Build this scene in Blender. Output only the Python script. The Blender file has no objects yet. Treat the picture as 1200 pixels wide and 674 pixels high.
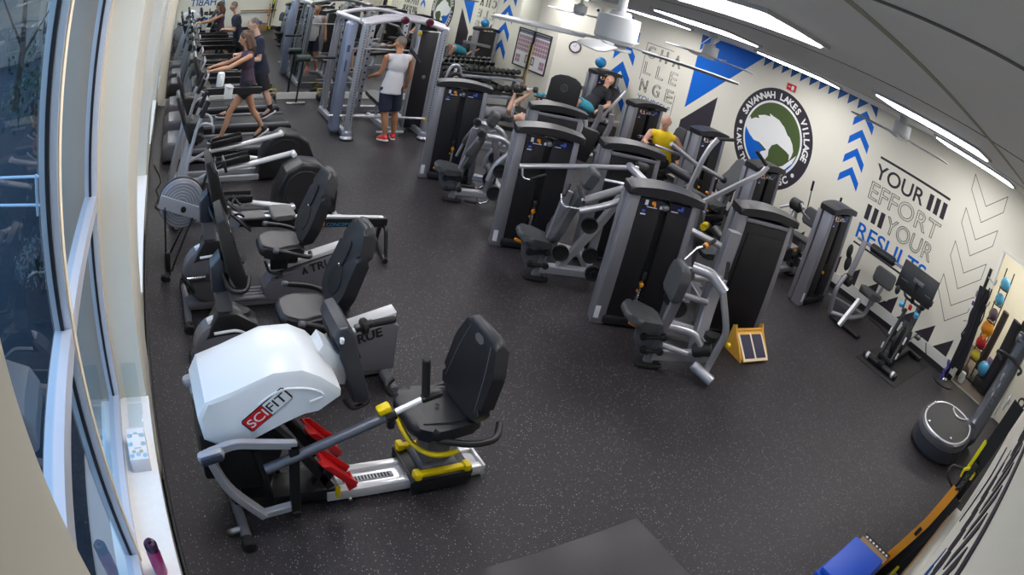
import bpy, bmesh, math, random
from mathutils import Vector, Matrix, Euler, noise
V = Vector
PI = math.pi
SC = bpy.context.scene
COL = SC.collection
random.seed(7)

# ------------------------------------------------------------------ materials
MATS = {}
def mat(name, color, rough=0.5, metal=0.0, spec=0.5, coat=0.0, noise_amt=0.0, noise_scale=40.0, bump=0.0, bump_scale=300.0, emit=None, estr=0.0):
    m = bpy.data.materials.new(name); m.use_nodes = True
    nt = m.node_tree; b = nt.nodes['Principled BSDF']
    b.inputs['Base Color'].default_value = (*color, 1)
    b.inputs['Roughness'].default_value = rough
    b.inputs['Metallic'].default_value = metal
    b.inputs['Specular IOR Level'].default_value = spec
    b.inputs['Coat Weight'].default_value = coat
    if emit:
        b.inputs['Emission Color'].default_value = (*emit, 1)
        b.inputs['Emission Strength'].default_value = estr
    if noise_amt > 0 or bump > 0:
        tc = nt.nodes.new('ShaderNodeTexCoord')
    if noise_amt > 0:
        n = nt.nodes.new('ShaderNodeTexNoise'); n.inputs['Scale'].default_value = noise_scale; n.inputs['Detail'].default_value = 3
        nt.links.new(tc.outputs['Object'], n.inputs['Vector'])
        r = nt.nodes.new('ShaderNodeMapRange')
        r.inputs['To Min'].default_value = 1 - noise_amt; r.inputs['To Max'].default_value = 1 + noise_amt
        nt.links.new(n.outputs['Fac'], r.inputs['Value'])
        x = nt.nodes.new('ShaderNodeVectorMath'); x.operation = 'SCALE'; x.inputs[0].default_value = color
        nt.links.new(r.outputs['Result'], x.inputs['Scale'])
        nt.links.new(x.outputs['Vector'], b.inputs['Base Color'])
    if bump > 0:
        n2 = nt.nodes.new('ShaderNodeTexNoise'); n2.inputs['Scale'].default_value = bump_scale
        nt.links.new(tc.outputs['Object'], n2.inputs['Vector'])
        bp = nt.nodes.new('ShaderNodeBump'); bp.inputs['Strength'].default_value = bump; bp.inputs['Distance'].default_value = 0.002
        nt.links.new(n2.outputs['Fac'], bp.inputs['Height']); nt.links.new(bp.outputs['Normal'], b.inputs['Normal'])
    MATS[name] = m
    return m

# ------------------------------------------------------------------ mesh builder
def frame_from(z, up=V((0, 0, 1))):
    z = V(z).normalized()
    if abs(z.dot(up)) > 0.999: up = V((0, 1, 0)) if abs(z.y) < .9 else V((1, 0, 0))
    x = up.cross(z).normalized(); y = z.cross(x)
    return x, y, z

def fillet(pts, r, n=4):
    pts = [V(p) for p in pts]
    if r <= 0 or len(pts) < 3: return pts
    out = [pts[0]]
    for i in range(1, len(pts) - 1):
        a, b, c = pts[i - 1], pts[i], pts[i + 1]
        u = a - b; w = c - b
        k = min(r, u.length * .48, w.length * .48)
        p = b + u.normalized() * k; q = b + w.normalized() * k
        for j in range(n + 1):
            t = j / n
            out.append(p * (1 - t) ** 2 + b * 2 * t * (1 - t) + q * t * t)
    out.append(pts[-1])
    return out

class B:
    """collects shapes into one bmesh; done() links it as ONE object"""
    def __init__(s, M=None):
        s.bm = bmesh.new(); s.M = M or Matrix(); s.mi = 0
    def _add(s, vs, fs):
        bv = [s.bm.verts.new(s.M @ V(v)) for v in vs]
        out = []
        for f in fs:
            try:
                ff = s.bm.faces.new([bv[i] for i in f]); ff.material_index = s.mi; out.append(ff)
            except ValueError: pass
        return bv, out
    def box(s, c, d, rot=None, bev=0.0, seg=2, taper=None):
        c = V(c); h = V(d) * .5
        R = rot.to_matrix() if isinstance(rot, Euler) else (rot if rot is not None else Matrix.Identity(3))
        vs = []
        for x in (-1, 1):
            for y in (-1, 1):
                for z in (-1, 1):
                    k = (taper if (taper and z > 0) else 1)
                    kx, ky = (k, k) if not isinstance(k, tuple) else k
                    vs.append(c + R @ V((x * h.x * kx, y * h.y * ky, z * h.z)))
        bv, fs = s._add(vs, [(0, 1, 3, 2), (4, 6, 7, 5), (0, 4, 5, 1), (2, 3, 7, 6), (0, 2, 6, 4), (1, 5, 7, 3)])
        if bev > 0:
            es = set()
            for f in fs: es.update(f.edges)
            r = bmesh.ops.bevel(s.bm, geom=list(es), offset=min(bev, min(d) * .49), segments=seg, affect='EDGES', profile=.5, clamp_overlap=True)
            for f in r['faces']: f.material_index = s.mi
        return s
    def cyl(s, p, q, r, r2=None, n=14, bev=0.0):
        p, q = V(p), V(q); r2 = r if r2 is None else r2
        if bev > 0:
            L = (q - p).length; d = (q - p) / L; b = min(bev, L * .45, r * .9, r2 * .9)
            return s.lathe([(0, 0), (r - b, 0), (r, b), (r2, L - b), (r2 - b, L), (0, L)], p, d, n)
        x, y, z = frame_from(q - p)
        vs = [];
        for k in range(n):
            a = 2 * PI * k / n; e = x * math.cos(a) + y * math.sin(a)
            vs += [p + e * r, q + e * r2]
        fs = [(2 * k, 2 * ((k + 1) % n), 2 * ((k + 1) % n) + 1, 2 * k + 1) for k in range(n)]
        fs += [tuple(2 * k for k in reversed(range(n))), tuple(2 * k + 1 for k in range(n))]
        s._add(vs, fs); return s
    def lathe(s, prof, o=(0, 0, 0), d=(0, 0, 1), n=20):
        o = V(o); x, y, z = frame_from(d)
        rings = []; vs = []
        for r, h in prof:
            if r <= 1e-6: rings.append([len(vs)]); vs.append(o + z * h)
            else:
                rings.append(list(range(len(vs), len(vs) + n)))
                for k in range(n):
                    a = 2 * PI * k / n; vs.append(o + z * h + (x * math.cos(a) + y * math.sin(a)) * r)
        fs = []
        for A, Bq in zip(rings, rings[1:]):
            for k in range(n):
                j = (k + 1) % n
                if len(A) == 1 and len(Bq) == 1: continue
                if len(A) == 1: fs.append((A[0], Bq[j], Bq[k])) if False else fs.append((A[0], Bq[k], Bq[j])[::-1])
                elif len(Bq) == 1: fs.append((A[k], A[j], Bq[0]))
                else: fs.append((A[k], A[j], Bq[j], Bq[k]))
        if len(rings[0]) > 1: fs.append(tuple(reversed(rings[0])))
        if len(rings[-1]) > 1: fs.append(tuple(rings[-1]))
        s._add(vs, fs); return s
    def tube(s, pts, r, bend=0.0, n=10, rect=None, up=(0, 0, 1), closed=False, taper=None, nb=4):
        """sweep a round section r, or rect=(width along side, height along up), along a polyline"""
        P = fillet(pts, bend, nb); m = len(P)
        T = []
        for i in range(m):
            if closed: t = P[(i + 1) % m] - P[i - 1]
            elif i == 0: t = P[1] - P[0]
            elif i == m - 1: t = P[-1] - P[-2]
            else: t = (P[i + 1] - P[i]).normalized() + (P[i] - P[i - 1]).normalized()
            T.append(t.normalized())
        x, y, z = frame_from(T[0], V(up))
        rings = []; vs = []
        sec = None
        if rect:
            a, b = rect[0] / 2, rect[1] / 2; c = min(a, b) * .25
            sec = [(a, -b + c), (a, b - c), (a - c, b), (-a + c, b), (-a, b - c), (-a, -b + c), (-a + c, -b), (a - c, -b)]
        for i in range(m):
            if i:
                q = T[i - 1].rotation_difference(T[i]); x = q @ x; y = q @ y
                x = (x - T[i] * x.dot(T[i])).normalized(); y = T[i].cross(x)
            k = 1.0
            if 0 < i < m - 1 and rect: 
                cs = (P[i] - P[i - 1]).normalized().dot(T[i]); k = 1 / max(cs, .6)
            rr = r if taper is None else r + (taper - r) * i / (m - 1)
            ring = []
            if rect:
                f = 1.0 if taper is None else 1 + (taper - 1) * i / (m - 1)
                for (u, w) in sec: ring.append(len(vs)); vs.append(P[i] + x * u * f + y * w * f)
            else:
                for j in range(n):
                    a = 2 * PI * j / n; ring.append(len(vs)); vs.append(P[i] + (x * math.cos(a) + y * math.sin(a)) * rr)
            rings.append(ring)
        fs = []
        N = len(rings[0])
        prs = list(zip(rings, rings[1:])) + ([(rings[-1], rings[0])] if closed else [])
        for A, Q in prs:
            for k in range(N):
                j = (k + 1) % N; fs.append((A[k], A[j], Q[j], Q[k]))
        if not closed: fs += [tuple(reversed(rings[0])), tuple(rings[-1])]
        s._add(vs, fs); return s
    def prism(s, poly, o=(0, 0, 0), x=(1, 0, 0), y=(0, 0, 1), depth=.1, center=True, bev=0.0, seg=2):
        """extrude a 2D outline (in the x,y frame at o) along x cross y"""
        o, x, y = V(o), V(x).normalized(), V(y).normalized(); n = x.cross(y).normalized()
        a = sum(p[0] * q[1] - q[0] * p[1] for p, q in zip(poly, poly[1:] + poly[:1]))
        if a < 0: poly = list(reversed(poly))
        b = -depth / 2 if center else 0
        N = len(poly)
        vs = [o + x * p[0] + y * p[1] + n * b for p in poly] + [o + x * p[0] + y * p[1] + n * (b + depth) for p in poly]
        fs = [tuple(reversed(range(N))), tuple(range(N, 2 * N))] + [(k, (k + 1) % N, N + (k + 1) % N, N + k) for k in range(N)]
        bv, ff = s._add(vs, fs)
        if bev > 0 and len(ff) >= 2:
            es = set(ff[0].edges) | set(ff[1].edges)
            r = bmesh.ops.bevel(s.bm, geom=list(es), offset=bev, segments=seg, affect='EDGES', profile=.5, clamp_overlap=True)
            for f in r['faces']: f.material_index = s.mi
        return s
    def ball(s, c, r, rot=None, nu=16, nv=10):
        c = V(c); r = (r, r, r) if not isinstance(r, (tuple, list)) else r
        R = rot.to_matrix() if isinstance(rot, Euler) else (rot if rot is not None else Matrix.Identity(3))
        vs = [c + R @ V((0, 0, -r[2]))]
        for i in range(1, nv):
            t = PI * i / nv - PI / 2
            for k in range(nu):
                a = 2 * PI * k / nu
                vs.append(c + R @ V((r[0] * math.cos(t) * math.cos(a), r[1] * math.cos(t) * math.sin(a), r[2] * math.sin(t))))
        vs.append(c + R @ V((0, 0, r[2])))
        fs = [(0, 1 + (k + 1) % nu, 1 + k) for k in range(nu)]
        for i in range(nv - 2):
            for k in range(nu):
                a = 1 + i * nu + k; b = 1 + i * nu + (k + 1) % nu
                fs.append((a, b, b + nu, a + nu))
        L = len(vs) - 1; st = 1 + (nv - 2) * nu
        fs += [(st + k, st + (k + 1) % nu, L) for k in range(nu)]
        s._add(vs, fs); return s
    def torus(s, c, d, R, r, n=24, m=8, a0=0, a1=2 * PI):
        c = V(c); x, y, z = frame_from(d)
        full = abs(a1 - a0 - 2 * PI) < 1e-6
        k = n if full else n + 1
        P = [c + (x * math.cos(a0 + (a1 - a0) * i / n) + y * math.sin(a0 + (a1 - a0) * i / n)) * R for i in range(k)]
        return s.tube(P, r, 0, m, closed=full, up=z)
    def done(s, name, m, parent=None, ang=38, recalc=True):
        if recalc: bmesh.ops.recalc_face_normals(s.bm, faces=s.bm.faces)
        me = bpy.data.meshes.new(name); s.bm.to_mesh(me); s.bm.free()
        for p in me.polygons: p.use_smooth = True
        try: me.set_sharp_from_angle(angle=math.radians(ang))
        except Exception: pass
        for x in (m if isinstance(m, (list, tuple)) else [m]): me.materials.append(MATS[x] if isinstance(x, str) else x)
        o = bpy.data.objects.new(name, me); COL.objects.link(o)
        if parent: o.parent = parent
        return o

def tag(o, label=None, cat=None, group=None, kind=None):
    if label: o['label'] = label
    if cat: o['category'] = cat
    if group: o['group'] = group
    if kind: o['kind'] = kind
    return o
def thing(name, label, cat, loc=(0, 0, 0), rz=0.0, group=None):
    o = bpy.data.objects.new(name, None); COL.objects.link(o)
    o.empty_display_size = .1
    o.location = loc; o.rotation_euler = (0, 0, rz)
    return tag(o, label, cat, group)
def struct(o): o['kind'] = 'structure'; return o
def dup(root, loc, rz, label=None, group=None):
    r = root.copy(); COL.objects.link(r); r.location = loc; r.rotation_euler = (root.rotation_euler.x, root.rotation_euler.y, rz)
    if label: r['label'] = label
    if group: r['group'] = group
    for ch in list(root.children):
        c = ch.copy(); COL.objects.link(c); c.parent = r
        for g in list(ch.children):
            d = g.copy(); COL.objects.link(d); d.parent = c
    return r
def text_mesh(body, size=1.0, outline=0.0, extrude=0.0, align='LEFT', spacing=1.0, bold=0.0):
    """lettering as a mesh in the XY plane"""
    cu = bpy.data.curves.new('lettering', 'FONT'); cu.body = body; cu.size = size; cu.align_x = align; cu.space_character = spacing
    cu.resolution_u = 4
    if outline > 0: cu.fill_mode = 'NONE'; cu.bevel_depth = outline; cu.bevel_resolution = 0
    else: cu.extrude = extrude; cu.offset = bold
    ob = bpy.data.objects.new('lettering', cu); COL.objects.link(ob)
    dg = bpy.context.evaluated_depsgraph_get()
    me = bpy.data.meshes.new_from_object(ob.evaluated_get(dg))
    bpy.data.objects.remove(ob); bpy.data.curves.remove(cu)
    return me
def add_text(b, body, M, size, **kw):
    me = text_mesh(body, size, **kw)
    me.transform(b.M @ M)
    n0 = len(b.bm.faces)
    b.bm.from_mesh(me); b.bm.faces.ensure_lookup_table()
    for f in b.bm.faces[n0:]: f.material_index = b.mi
    bpy.data.meshes.remove(me)
    return b
def text_width(body, size, **kw):
    me = text_mesh(body, size, **kw); xs = [v.co.x for v in me.vertices]; ys = [v.co.y for v in me.vertices]
    bpy.data.meshes.remove(me); return min(xs), max(xs), min(ys), max(ys)
def fit_text(b, body, o, x, y, w, h, **kw):
    """put lettering with lower left corner o, width w along x, height h along y"""
    x0, x1, y0, y1 = text_width(body, 1.0)
    x, y = V(x).normalized(), V(y).normalized(); n = x.cross(y); o = V(o)
    ol = kw.get('outline', 0)
    sx, sy = w / (x1 - x0), h / (y1 - y0)
    M = Matrix(((x.x * sx, y.x * sy, n.x, 0), (x.y * sx, y.y * sy, n.y, 0), (x.z * sx, y.z * sy, n.z, 0), (0, 0, 0, 1)))
    M.translation = o - x * x0 * sx - y * y0 * sy
    if ol: kw['outline'] = ol / ((sx + sy) / 2)
    return add_text(b, body, M, 1.0, **kw)

# ------------------------------------------------------------------ render settings
SC.view_settings.view_transform = 'Standard'; SC.view_settings.look = 'None'
SC.view_settings.gamma = 1.0; SC.view_settings.use_curve_mapping = False
SC.cycles.use_denoising = True
SC.cycles.max_bounces = 7; SC.cycles.glossy_bounces = 4; SC.cycles.transparent_max_bounces = 10
SC.cycles.caustics_reflective = False; SC.cycles.caustics_refractive = False
SC.cycles.sample_clamp_indirect = 6.0
LAMP = 13.8; SKY = 2.0; EXPO = 0.0
# ------------------------------------------------------------------ colours
mat('wall_paint', (.80, .765, .66), .6, noise_amt=.02, noise_scale=3)
mat('reveal_paint', (.72, .68, .58), .6)
mat('white_paint', (.82, .82, .80), .45)
mat('ceiling_paint', (.74, .74, .76), .7)
mat('trim_white', (.66, .66, .62), .5)
mat('trim_black', (.015, .014, .016), .5)
mat('sill_stone', (.88, .86, .82), .35, noise_amt=.05, noise_scale=30)
mat('aluminium', (.62, .63, .68), .38, .35)
mat('gasket', (.006, .006, .012), .5)
mat('sealant', (.78, .68, .52), .6)
mat('mural_blue', (.002, .13, .60), .6, spec=.25)
mat('mural_navy', (.004, .09, .33), .55)
mat('mural_dark', (.026, .019, .030), .55)
mat('mural_line', (.10, .095, .08), .6)
mat('mural_white', (.88, .88, .86), .55)
mat('mural_olive', (.062, .10, .022), .55)
mat('storage_paint', (.84, .80, .66), .6)
mat('storage_floor', (.13, .10, .085), .6, noise_amt=.2, noise_scale=60)
mat('seam', (.33, .33, .26), .7)
mat('seam_dark', (.10, .10, .11), .7)
mat('light_panel', (1, 1, 1), .5, emit=(1.0, .985, 1.0), estr=LAMP)
mat('housing_white', (.40, .41, .42), .4)

def rubber():
    m = bpy.data.materials.new('rubber_floor'); m.use_nodes = True; MATS['rubber_floor'] = m
    nt = m.node_tree; b = nt.nodes['Principled BSDF']; L = nt.links.new
    tc = nt.nodes.new('ShaderNodeTexCoord'); co = tc.outputs['Object']
    def N(t, **k):
        n = nt.nodes.new(t)
        for a, v in k.items(): setattr(n, a, v)
        return n
    def math_(op, a, bb=None):
        n = N('ShaderNodeMath', operation=op)
        for i, v in enumerate((a, bb)):
            if v is None: continue
            if isinstance(v, (int, float)): n.inputs[i].default_value = v
            else: L(v, n.inputs[i])
        return n.outputs[0]
    # flecks of coloured rubber
    vo = N('ShaderNodeTexVoronoi'); vo.inputs['Scale'].default_value = 55; L(co, vo.inputs['Vector'])
    sep = N('ShaderNodeSeparateColor'); L(vo.outputs['Color'], sep.inputs[0])
    near = math_('LESS_THAN', vo.outputs['Distance'], .17)
    pick = math_('GREATER_THAN', sep.outputs[0], .42)
    fleck = math_('MULTIPLY', near, pick)
    vo2 = N('ShaderNodeTexVoronoi'); vo2.inputs['Scale'].default_value = 95; L(co, vo2.inputs['Vector'])
    sep2 = N('ShaderNodeSeparateColor'); L(vo2.outputs['Color'], sep2.inputs[0])
    fl2 = math_('MULTIPLY', math_('LESS_THAN', vo2.outputs['Distance'], .3), math_('GREATER_THAN', sep2.outputs[1], .5))
    no = N('ShaderNodeTexNoise'); no.inputs['Scale'].default_value = 1.3; no.inputs['Detail'].default_value = 4; L(co, no.inputs['Vector'])
    base = N('ShaderNodeMix', data_type='RGBA'); base.inputs['A'].default_value = (.016, .0145, .0175, 1); base.inputs['B'].default_value = (.027, .022, .026, 1)
    L(no.outputs['Fac'], base.inputs['Factor'])
    m2 = N('ShaderNodeMix', data_type='RGBA'); L(base.outputs['Result'], m2.inputs['A']); m2.inputs['B'].default_value = (.06, .056, .064, 1); L(fl2, m2.inputs['Factor'])
    hue = N('ShaderNodeMix', data_type='RGBA'); hue.inputs['A'].default_value = (.30, .29, .33, 1); hue.inputs['B'].default_value = (.42, .40, .36, 1); L(sep.outputs[1], hue.inputs['Factor'])
    m3 = N('ShaderNodeMix', data_type='RGBA'); L(m2.outputs['Result'], m3.inputs['A']); L(hue.outputs['Result'], m3.inputs['B']); L(fleck, m3.inputs['Factor'])
    # wavy interlocking tile joints
    sx = N('ShaderNodeSeparateXYZ'); L(co, sx.inputs[0])
    def joint(u, v):
        w = math_('MULTIPLY', math_('SINE', math_('MULTIPLY', v, 70.0)), .012)
        f = math_('FRACT', math_('DIVIDE', math_('ADD', u, w), .92))
        return math_('LESS_THAN', math_('ABSOLUTE', math_('SUBTRACT', f, .5)), .0045)
    j = math_('MAXIMUM', joint(sx.outputs[0], sx.outputs[1]), joint(sx.outputs[1], sx.outputs[0]))
    m4 = N('ShaderNodeMix', data_type='RGBA'); L(m3.outputs['Result'], m4.inputs['A']); m4.inputs['B'].default_value = (.008, .008, .008, 1)
    L(math_('MULTIPLY', j, .45), m4.inputs['Factor'])
    L(m4.outputs['Result'], b.inputs['Base Color'])
    b.inputs['Roughness'].default_value = .52; b.inputs['Specular IOR Level'].default_value = .45
    bp = N('ShaderNodeBump'); bp.inputs['Strength'].default_value = .35; bp.inputs['Distance'].default_value = .002
    n3 = N('ShaderNodeTexNoise'); n3.inputs['Scale'].default_value = 130; L(co, n3.inputs['Vector'])
    L(n3.outputs['Fac'], bp.inputs['Height']); L(bp.outputs['Normal'], b.inputs['Normal'])
rubber()

def glass(name, tint, ior=1.5):
    m = bpy.data.materials.new(name); m.use_nodes = True; MATS[name] = m
    nt = m.node_tree; nt.nodes.clear()
    o = nt.nodes.new('ShaderNodeOutputMaterial'); mx = nt.nodes.new('ShaderNodeMixShader')
    t = nt.nodes.new('ShaderNodeBsdfTransparent'); t.inputs[0].default_value = (*tint, 1)
    g = nt.nodes.new('ShaderNodeBsdfGlossy'); g.inputs['Roughness'].default_value = 0.01
    f = nt.nodes.new('ShaderNodeFresnel'); f.inputs['IOR'].default_value = ior
    ge = nt.nodes.new('ShaderNodeNewGeometry'); su = nt.nodes.new('ShaderNodeMath'); su.operation = 'SUBTRACT'; su.inputs[0].default_value = 1.0; nt.links.new(ge.outputs['Backfacing'], su.inputs[1])
    mu = nt.nodes.new('ShaderNodeMath'); mu.operation = 'MULTIPLY'; nt.links.new(f.outputs[0], mu.inputs[0]); nt.links.new(su.outputs[0], mu.inputs[1])
    nt.links.new(mu.outputs[0], mx.inputs[0]); nt.links.new(t.outputs[0], mx.inputs[1]); nt.links.new(g.outputs[0], mx.inputs[2])
    nt.links.new(mx.outputs[0], o.inputs[0])
glass('window_glass', (.74, .88, .97), 1.42)
glass('acrylic', (.93, .96, .97), 1.35)
m = mat('mirror_silver', (.86, .89, .86), .0, 1.0)

X0, X1, Y0, Y1 = -.18, 8.85, -.10, 12.72
def cz(x): return 2.95 + .045 * (8.85 - x)
S = struct
def sbox(name, lo, hi, m, parent=None, bev=0):
    lo, hi = V(lo), V(hi)
    o = B().box((lo + hi) / 2, hi - lo, bev=bev).done(name, m, parent)
    if not parent: S(o)
    return o

sbox('floor', (-.46, -.3, -.06), (8.85, 13.0, 0), 'rubber_floor')
b = B(); xs = [-.7, 9.1]
b.prism([(x, cz(x)) for x in xs] + [(x, cz(x) + .06) for x in reversed(xs)], (0, 6.35, 0), (1, 0, 0), (0, 0, 1), 13.4)
S(b.done('ceiling', 'ceiling_paint'))
# ceiling joints
b = B(); k = 0
b.prism([(x, cz(x) - .004) for x in (-.4, 8.8)] + [(x, cz(x) + .001) for x in (8.8, -.4)], (0, .95, 0), (1, 0, 0), (0, 0, 1), .045)
S(b.done('trim_1', 'seam'))
b = B()
for x in (1.46,):
    b.box((x, 6.3, cz(x) - .001), (.03, 12.6, .006))
for x in (3.9, 6.9):
    b.box((x, 6.3, cz(x) - .001), (.012, 12.6, .006))
S(b.done('trim_2', 'seam_dark'))
# rear wall (behind the camera line), mirror wall, mural wall
sbox('wall_rear', (-.46, -.3, 0), (8.85, Y0, 3.45), 'wall_paint')
sbox('wall_far', (-.46, 12.76, 0), (9.0, 12.95, 3.45), 'wall_paint')
D0, D1, DZ = .36, 1.35, 2.06
b = B()
b.box((8.93, (D1 + 12.72) / 2, 1.72), (.16, 12.72 - D1, 3.44))
b.box((8.93, (Y0 + D0) / 2, 1.72), (.16, D0 - Y0, 3.44))
b.box((8.93, (D0 + D1) / 2, (DZ + 3.44) / 2), (.16, D1 - D0, 3.44 - DZ))
S(b.done('wall_right', 'wall_paint'))
b = B()
b.box((8.84, 6.5, .16), (.03, 10.3, .15)); S(b.done('baseboard_right', 'trim_white'))
b = B(); b.box((8.835, 6.5, .04), (.04, 10.3, .085)); S(b.done('trim_3', 'trim_black'))
b = B(); b.box((4.2, Y0 + .012, .06), (8.6, .025, .12)); S(b.done('baseboard_rear', 'trim_black'))
# door casing to the store room
b = B()
b.box((8.87, D1 + .02, DZ / 2), (.10, .04, DZ + .04)); b.box((8.87, D0 - .02, DZ / 2), (.10, .04, DZ + .04)); b.box((8.87, (D0 + D1) / 2, DZ + .02), (.10, D1 - D0 + .08, .04))
S(b.done('door_1', 'white_paint'))
# store room
sbox('floor_store', (8.85, -.3, -.06), (11.4, 2.0, 0.002), 'storage_floor')
b = B(); b.box((8.87, (D0 + D1) / 2, .006), (.035, D1 - D0, .012)); S(b.done('trim_4', 'seam'))
sbox('wall_store_back', (11.3, -.3, 0), (11.4, 2.0, 2.6), 'storage_paint')
sbox('wall_store_left', (9.01, 1.75, 0), (11.4, 1.85, 2.6), 'storage_paint')
sbox('wall_store_right', (9.01, -.3, 0), (11.4, -.2, 2.6), 'storage_paint')
sbox('ceiling_store', (9.01, -.3, 2.5), (11.4, 1.85, 2.6), 'white_paint')
# pier and clipped corner at the far end of the mural wall
b = B(); b.prism([(8.26, 12.76), (8.26, 11.84), (8.85, 11.2), (8.86, 11.2), (8.86, 12.76)], (0, 0, 1.72), (1, 0, 0), (0, 1, 0), 3.44)
S(b.done('wall_pier', 'wall_paint'))
sbox('trim_5', (8.245, 12.655, 0), (8.262, 12.715, 2.1), 'trim_white')
b = B(); b.box((8.53, 11.55, 2.6), (.05, .35, .4)); b.bm.free()
# mirror with its white base rail
MR = sbox('window_mirror', (0.0, 12.72, .13), (8.255, 12.755, 2.95), 'mirror_silver')
MR.name = 'wall_mirror'; tag(MR, 'wall of mirror glass along the far end behind the machines', 'mirror'); MR['kind'] = 'thing'
sbox('baseboard_far', (-.1, 12.69, 0), (8.255, 12.72, .13), 'trim_white')

# window wall
P1 = 2.91; Wn = [(.45, 2.91), (4.08, 6.58), (7.75, 10.25), (11.4, 12.5)]
SILL = .69
ys = [-.3] + [v for w in Wn for v in w] + [12.76]
b = B()
for a, c in zip(ys[::2], ys[1::2]): b.box(((-.18 - .43) / 2, (a + c) / 2, 1.75), (.25, c - a, 3.5))
for a, c in Wn: b.box(((-.20 - .43) / 2, (a + c) / 2, (SILL - .04) / 2), (.23, c - a, SILL - .04))
S(b.done('wall_left', 'reveal_paint'))
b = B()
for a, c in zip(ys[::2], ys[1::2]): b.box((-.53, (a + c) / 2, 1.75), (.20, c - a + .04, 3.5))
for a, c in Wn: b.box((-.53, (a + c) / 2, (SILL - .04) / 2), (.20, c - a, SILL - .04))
S(b.done('wall_left_outer', mat('outer_wall_shaded', (.13, .145, .16), .7, noise_amt=.12, noise_scale=30)))  # outer wall colour darkened to put in the shade on the exterior jambs
b = B()
for a, c in Wn: b.box(((-.165 - .5) / 2, (a + c) / 2, SILL - .018), (.335, c - a - .002, .036))
S(b.done('trim_7', 'sill_stone'))
b = B(); b.box((-.172, 6.3, .05), (.016, 12.6, .1)); S(b.done('baseboard_left', 'trim_black'))
for i, (a, c) in enumerate(Wn):
    w = bpy.data.objects.new('window_%d' % (i + 1), None); COL.objects.link(w); S(w)
    f = B(); top = 3.3
    xf, dx = -.395, .07         # frame depth from x=-.43 to -.36
    mid = a + (c - a) * .528
    for y in (a + .03, c - .03): f.box((xf, y, (SILL + top) / 2), (dx, .06, top - SILL))
    f.box((xf, mid, (SILL + top) / 2), (dx, .065, top - SILL))
    for z, hh in ((SILL + .035, .07), (1.885, .075), (top, .08)):
        for p, q in ((a + .06, mid - .0325), (mid + .0325, c - .06)): f.box((xf, (p + q) / 2, z), (dx, q - p, hh))
    f.done('window_frame', 'aluminium', w)
    s = B()
    for y in (a + .0625, mid - .035, mid + .035, c - .0625): s.box((-.398, y, (SILL + top) / 2), (.016, .012, top - SILL - .1))
    s.done('gasket', 'gasket', w)
    t = B(); t.box((-.357, mid, (SILL + top) / 2), (.006, .045, top - SILL)); t.box((-.357, c - .006, (SILL + top) / 2), (.012, .012, top - SILL)); t.done('sealant', 'sealant', w)
    for p, q in ((a + .06, mid - .0325), (mid + .0325, c - .06)):
        for z0, z1 in ((SILL + .07, 1.848), (1.922, top - .04)):
            g = B(); g.box((-.400, (p + q) / 2, (z0 + z1) / 2), (.006, q - p, z1 - z0)); g.done('pane', 'window_glass', w)

# ------------------------------------------------------------------ mural
WX = 8.85
def decal(name, label, cat='wall decal', group=None, m='mural_blue', polys=(), lay=1):
    b = B()
    for p in polys: b.prism(p, (WX - .002 * lay, 0, 0), (0, 1, 0), (0, 0, 1), .002, center=False)
    return tag(b.done(name, m), label, cat, group)
def circ(cy, cz_, r, n=64, a0=0, a1=2 * PI): return [(cy + r * math.cos(a0 + (a1 - a0) * i / n), cz_ + r * math.sin(a0 + (a1 - a0) * i / n)) for i in range(n if abs(a1 - a0 - 2 * PI) < 1e-6 else n + 1)]
def arrow(cy, c, hw, rise, th): return [(cy + hw, c - rise - th), (cy + hw, c - rise), (cy, c), (cy - hw, c - rise), (cy - hw, c - rise - th), (cy, c - th)]
def outline(poly, w=.006, closed=True):
    """thin painted line along a path, as quads"""
    out = []; n = len(poly)
    for i in range(n if closed else n - 1):
        p, q = V((*poly[i], 0)), V((*poly[(i + 1) % n], 0)); d = (q - p).normalized(); s = V((-d.y, d.x, 0)) * w; e = d * w
        out.append([tuple((p - e + s)[:2]), tuple((p - e - s)[:2]), tuple((q + e - s)[:2]), tuple((q + e + s)[:2])])
    return out
EC, EZ = 6.13, 1.64
em = thing('emblem', 'round wall emblem with white eagle head on olive and blue', 'emblem', (0, 0, 0))
def ep(name, m, polys, lay):
    b = B()
    for p in polys: b.prism(p, (WX - .002 * lay, EC, EZ), (0, 1, 0), (0, 0, 1), .002, center=False)
    return b.done(name, m, em)
ep('outer_ring', 'mural_dark', [circ(0, 0, .868)], 1)
ep('inner_ring', 'mural_white', [circ(0, 0, .645)], 2)
ep('olive_disc', 'mural_olive', [circ(0, 0, .605)], 3)
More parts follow.
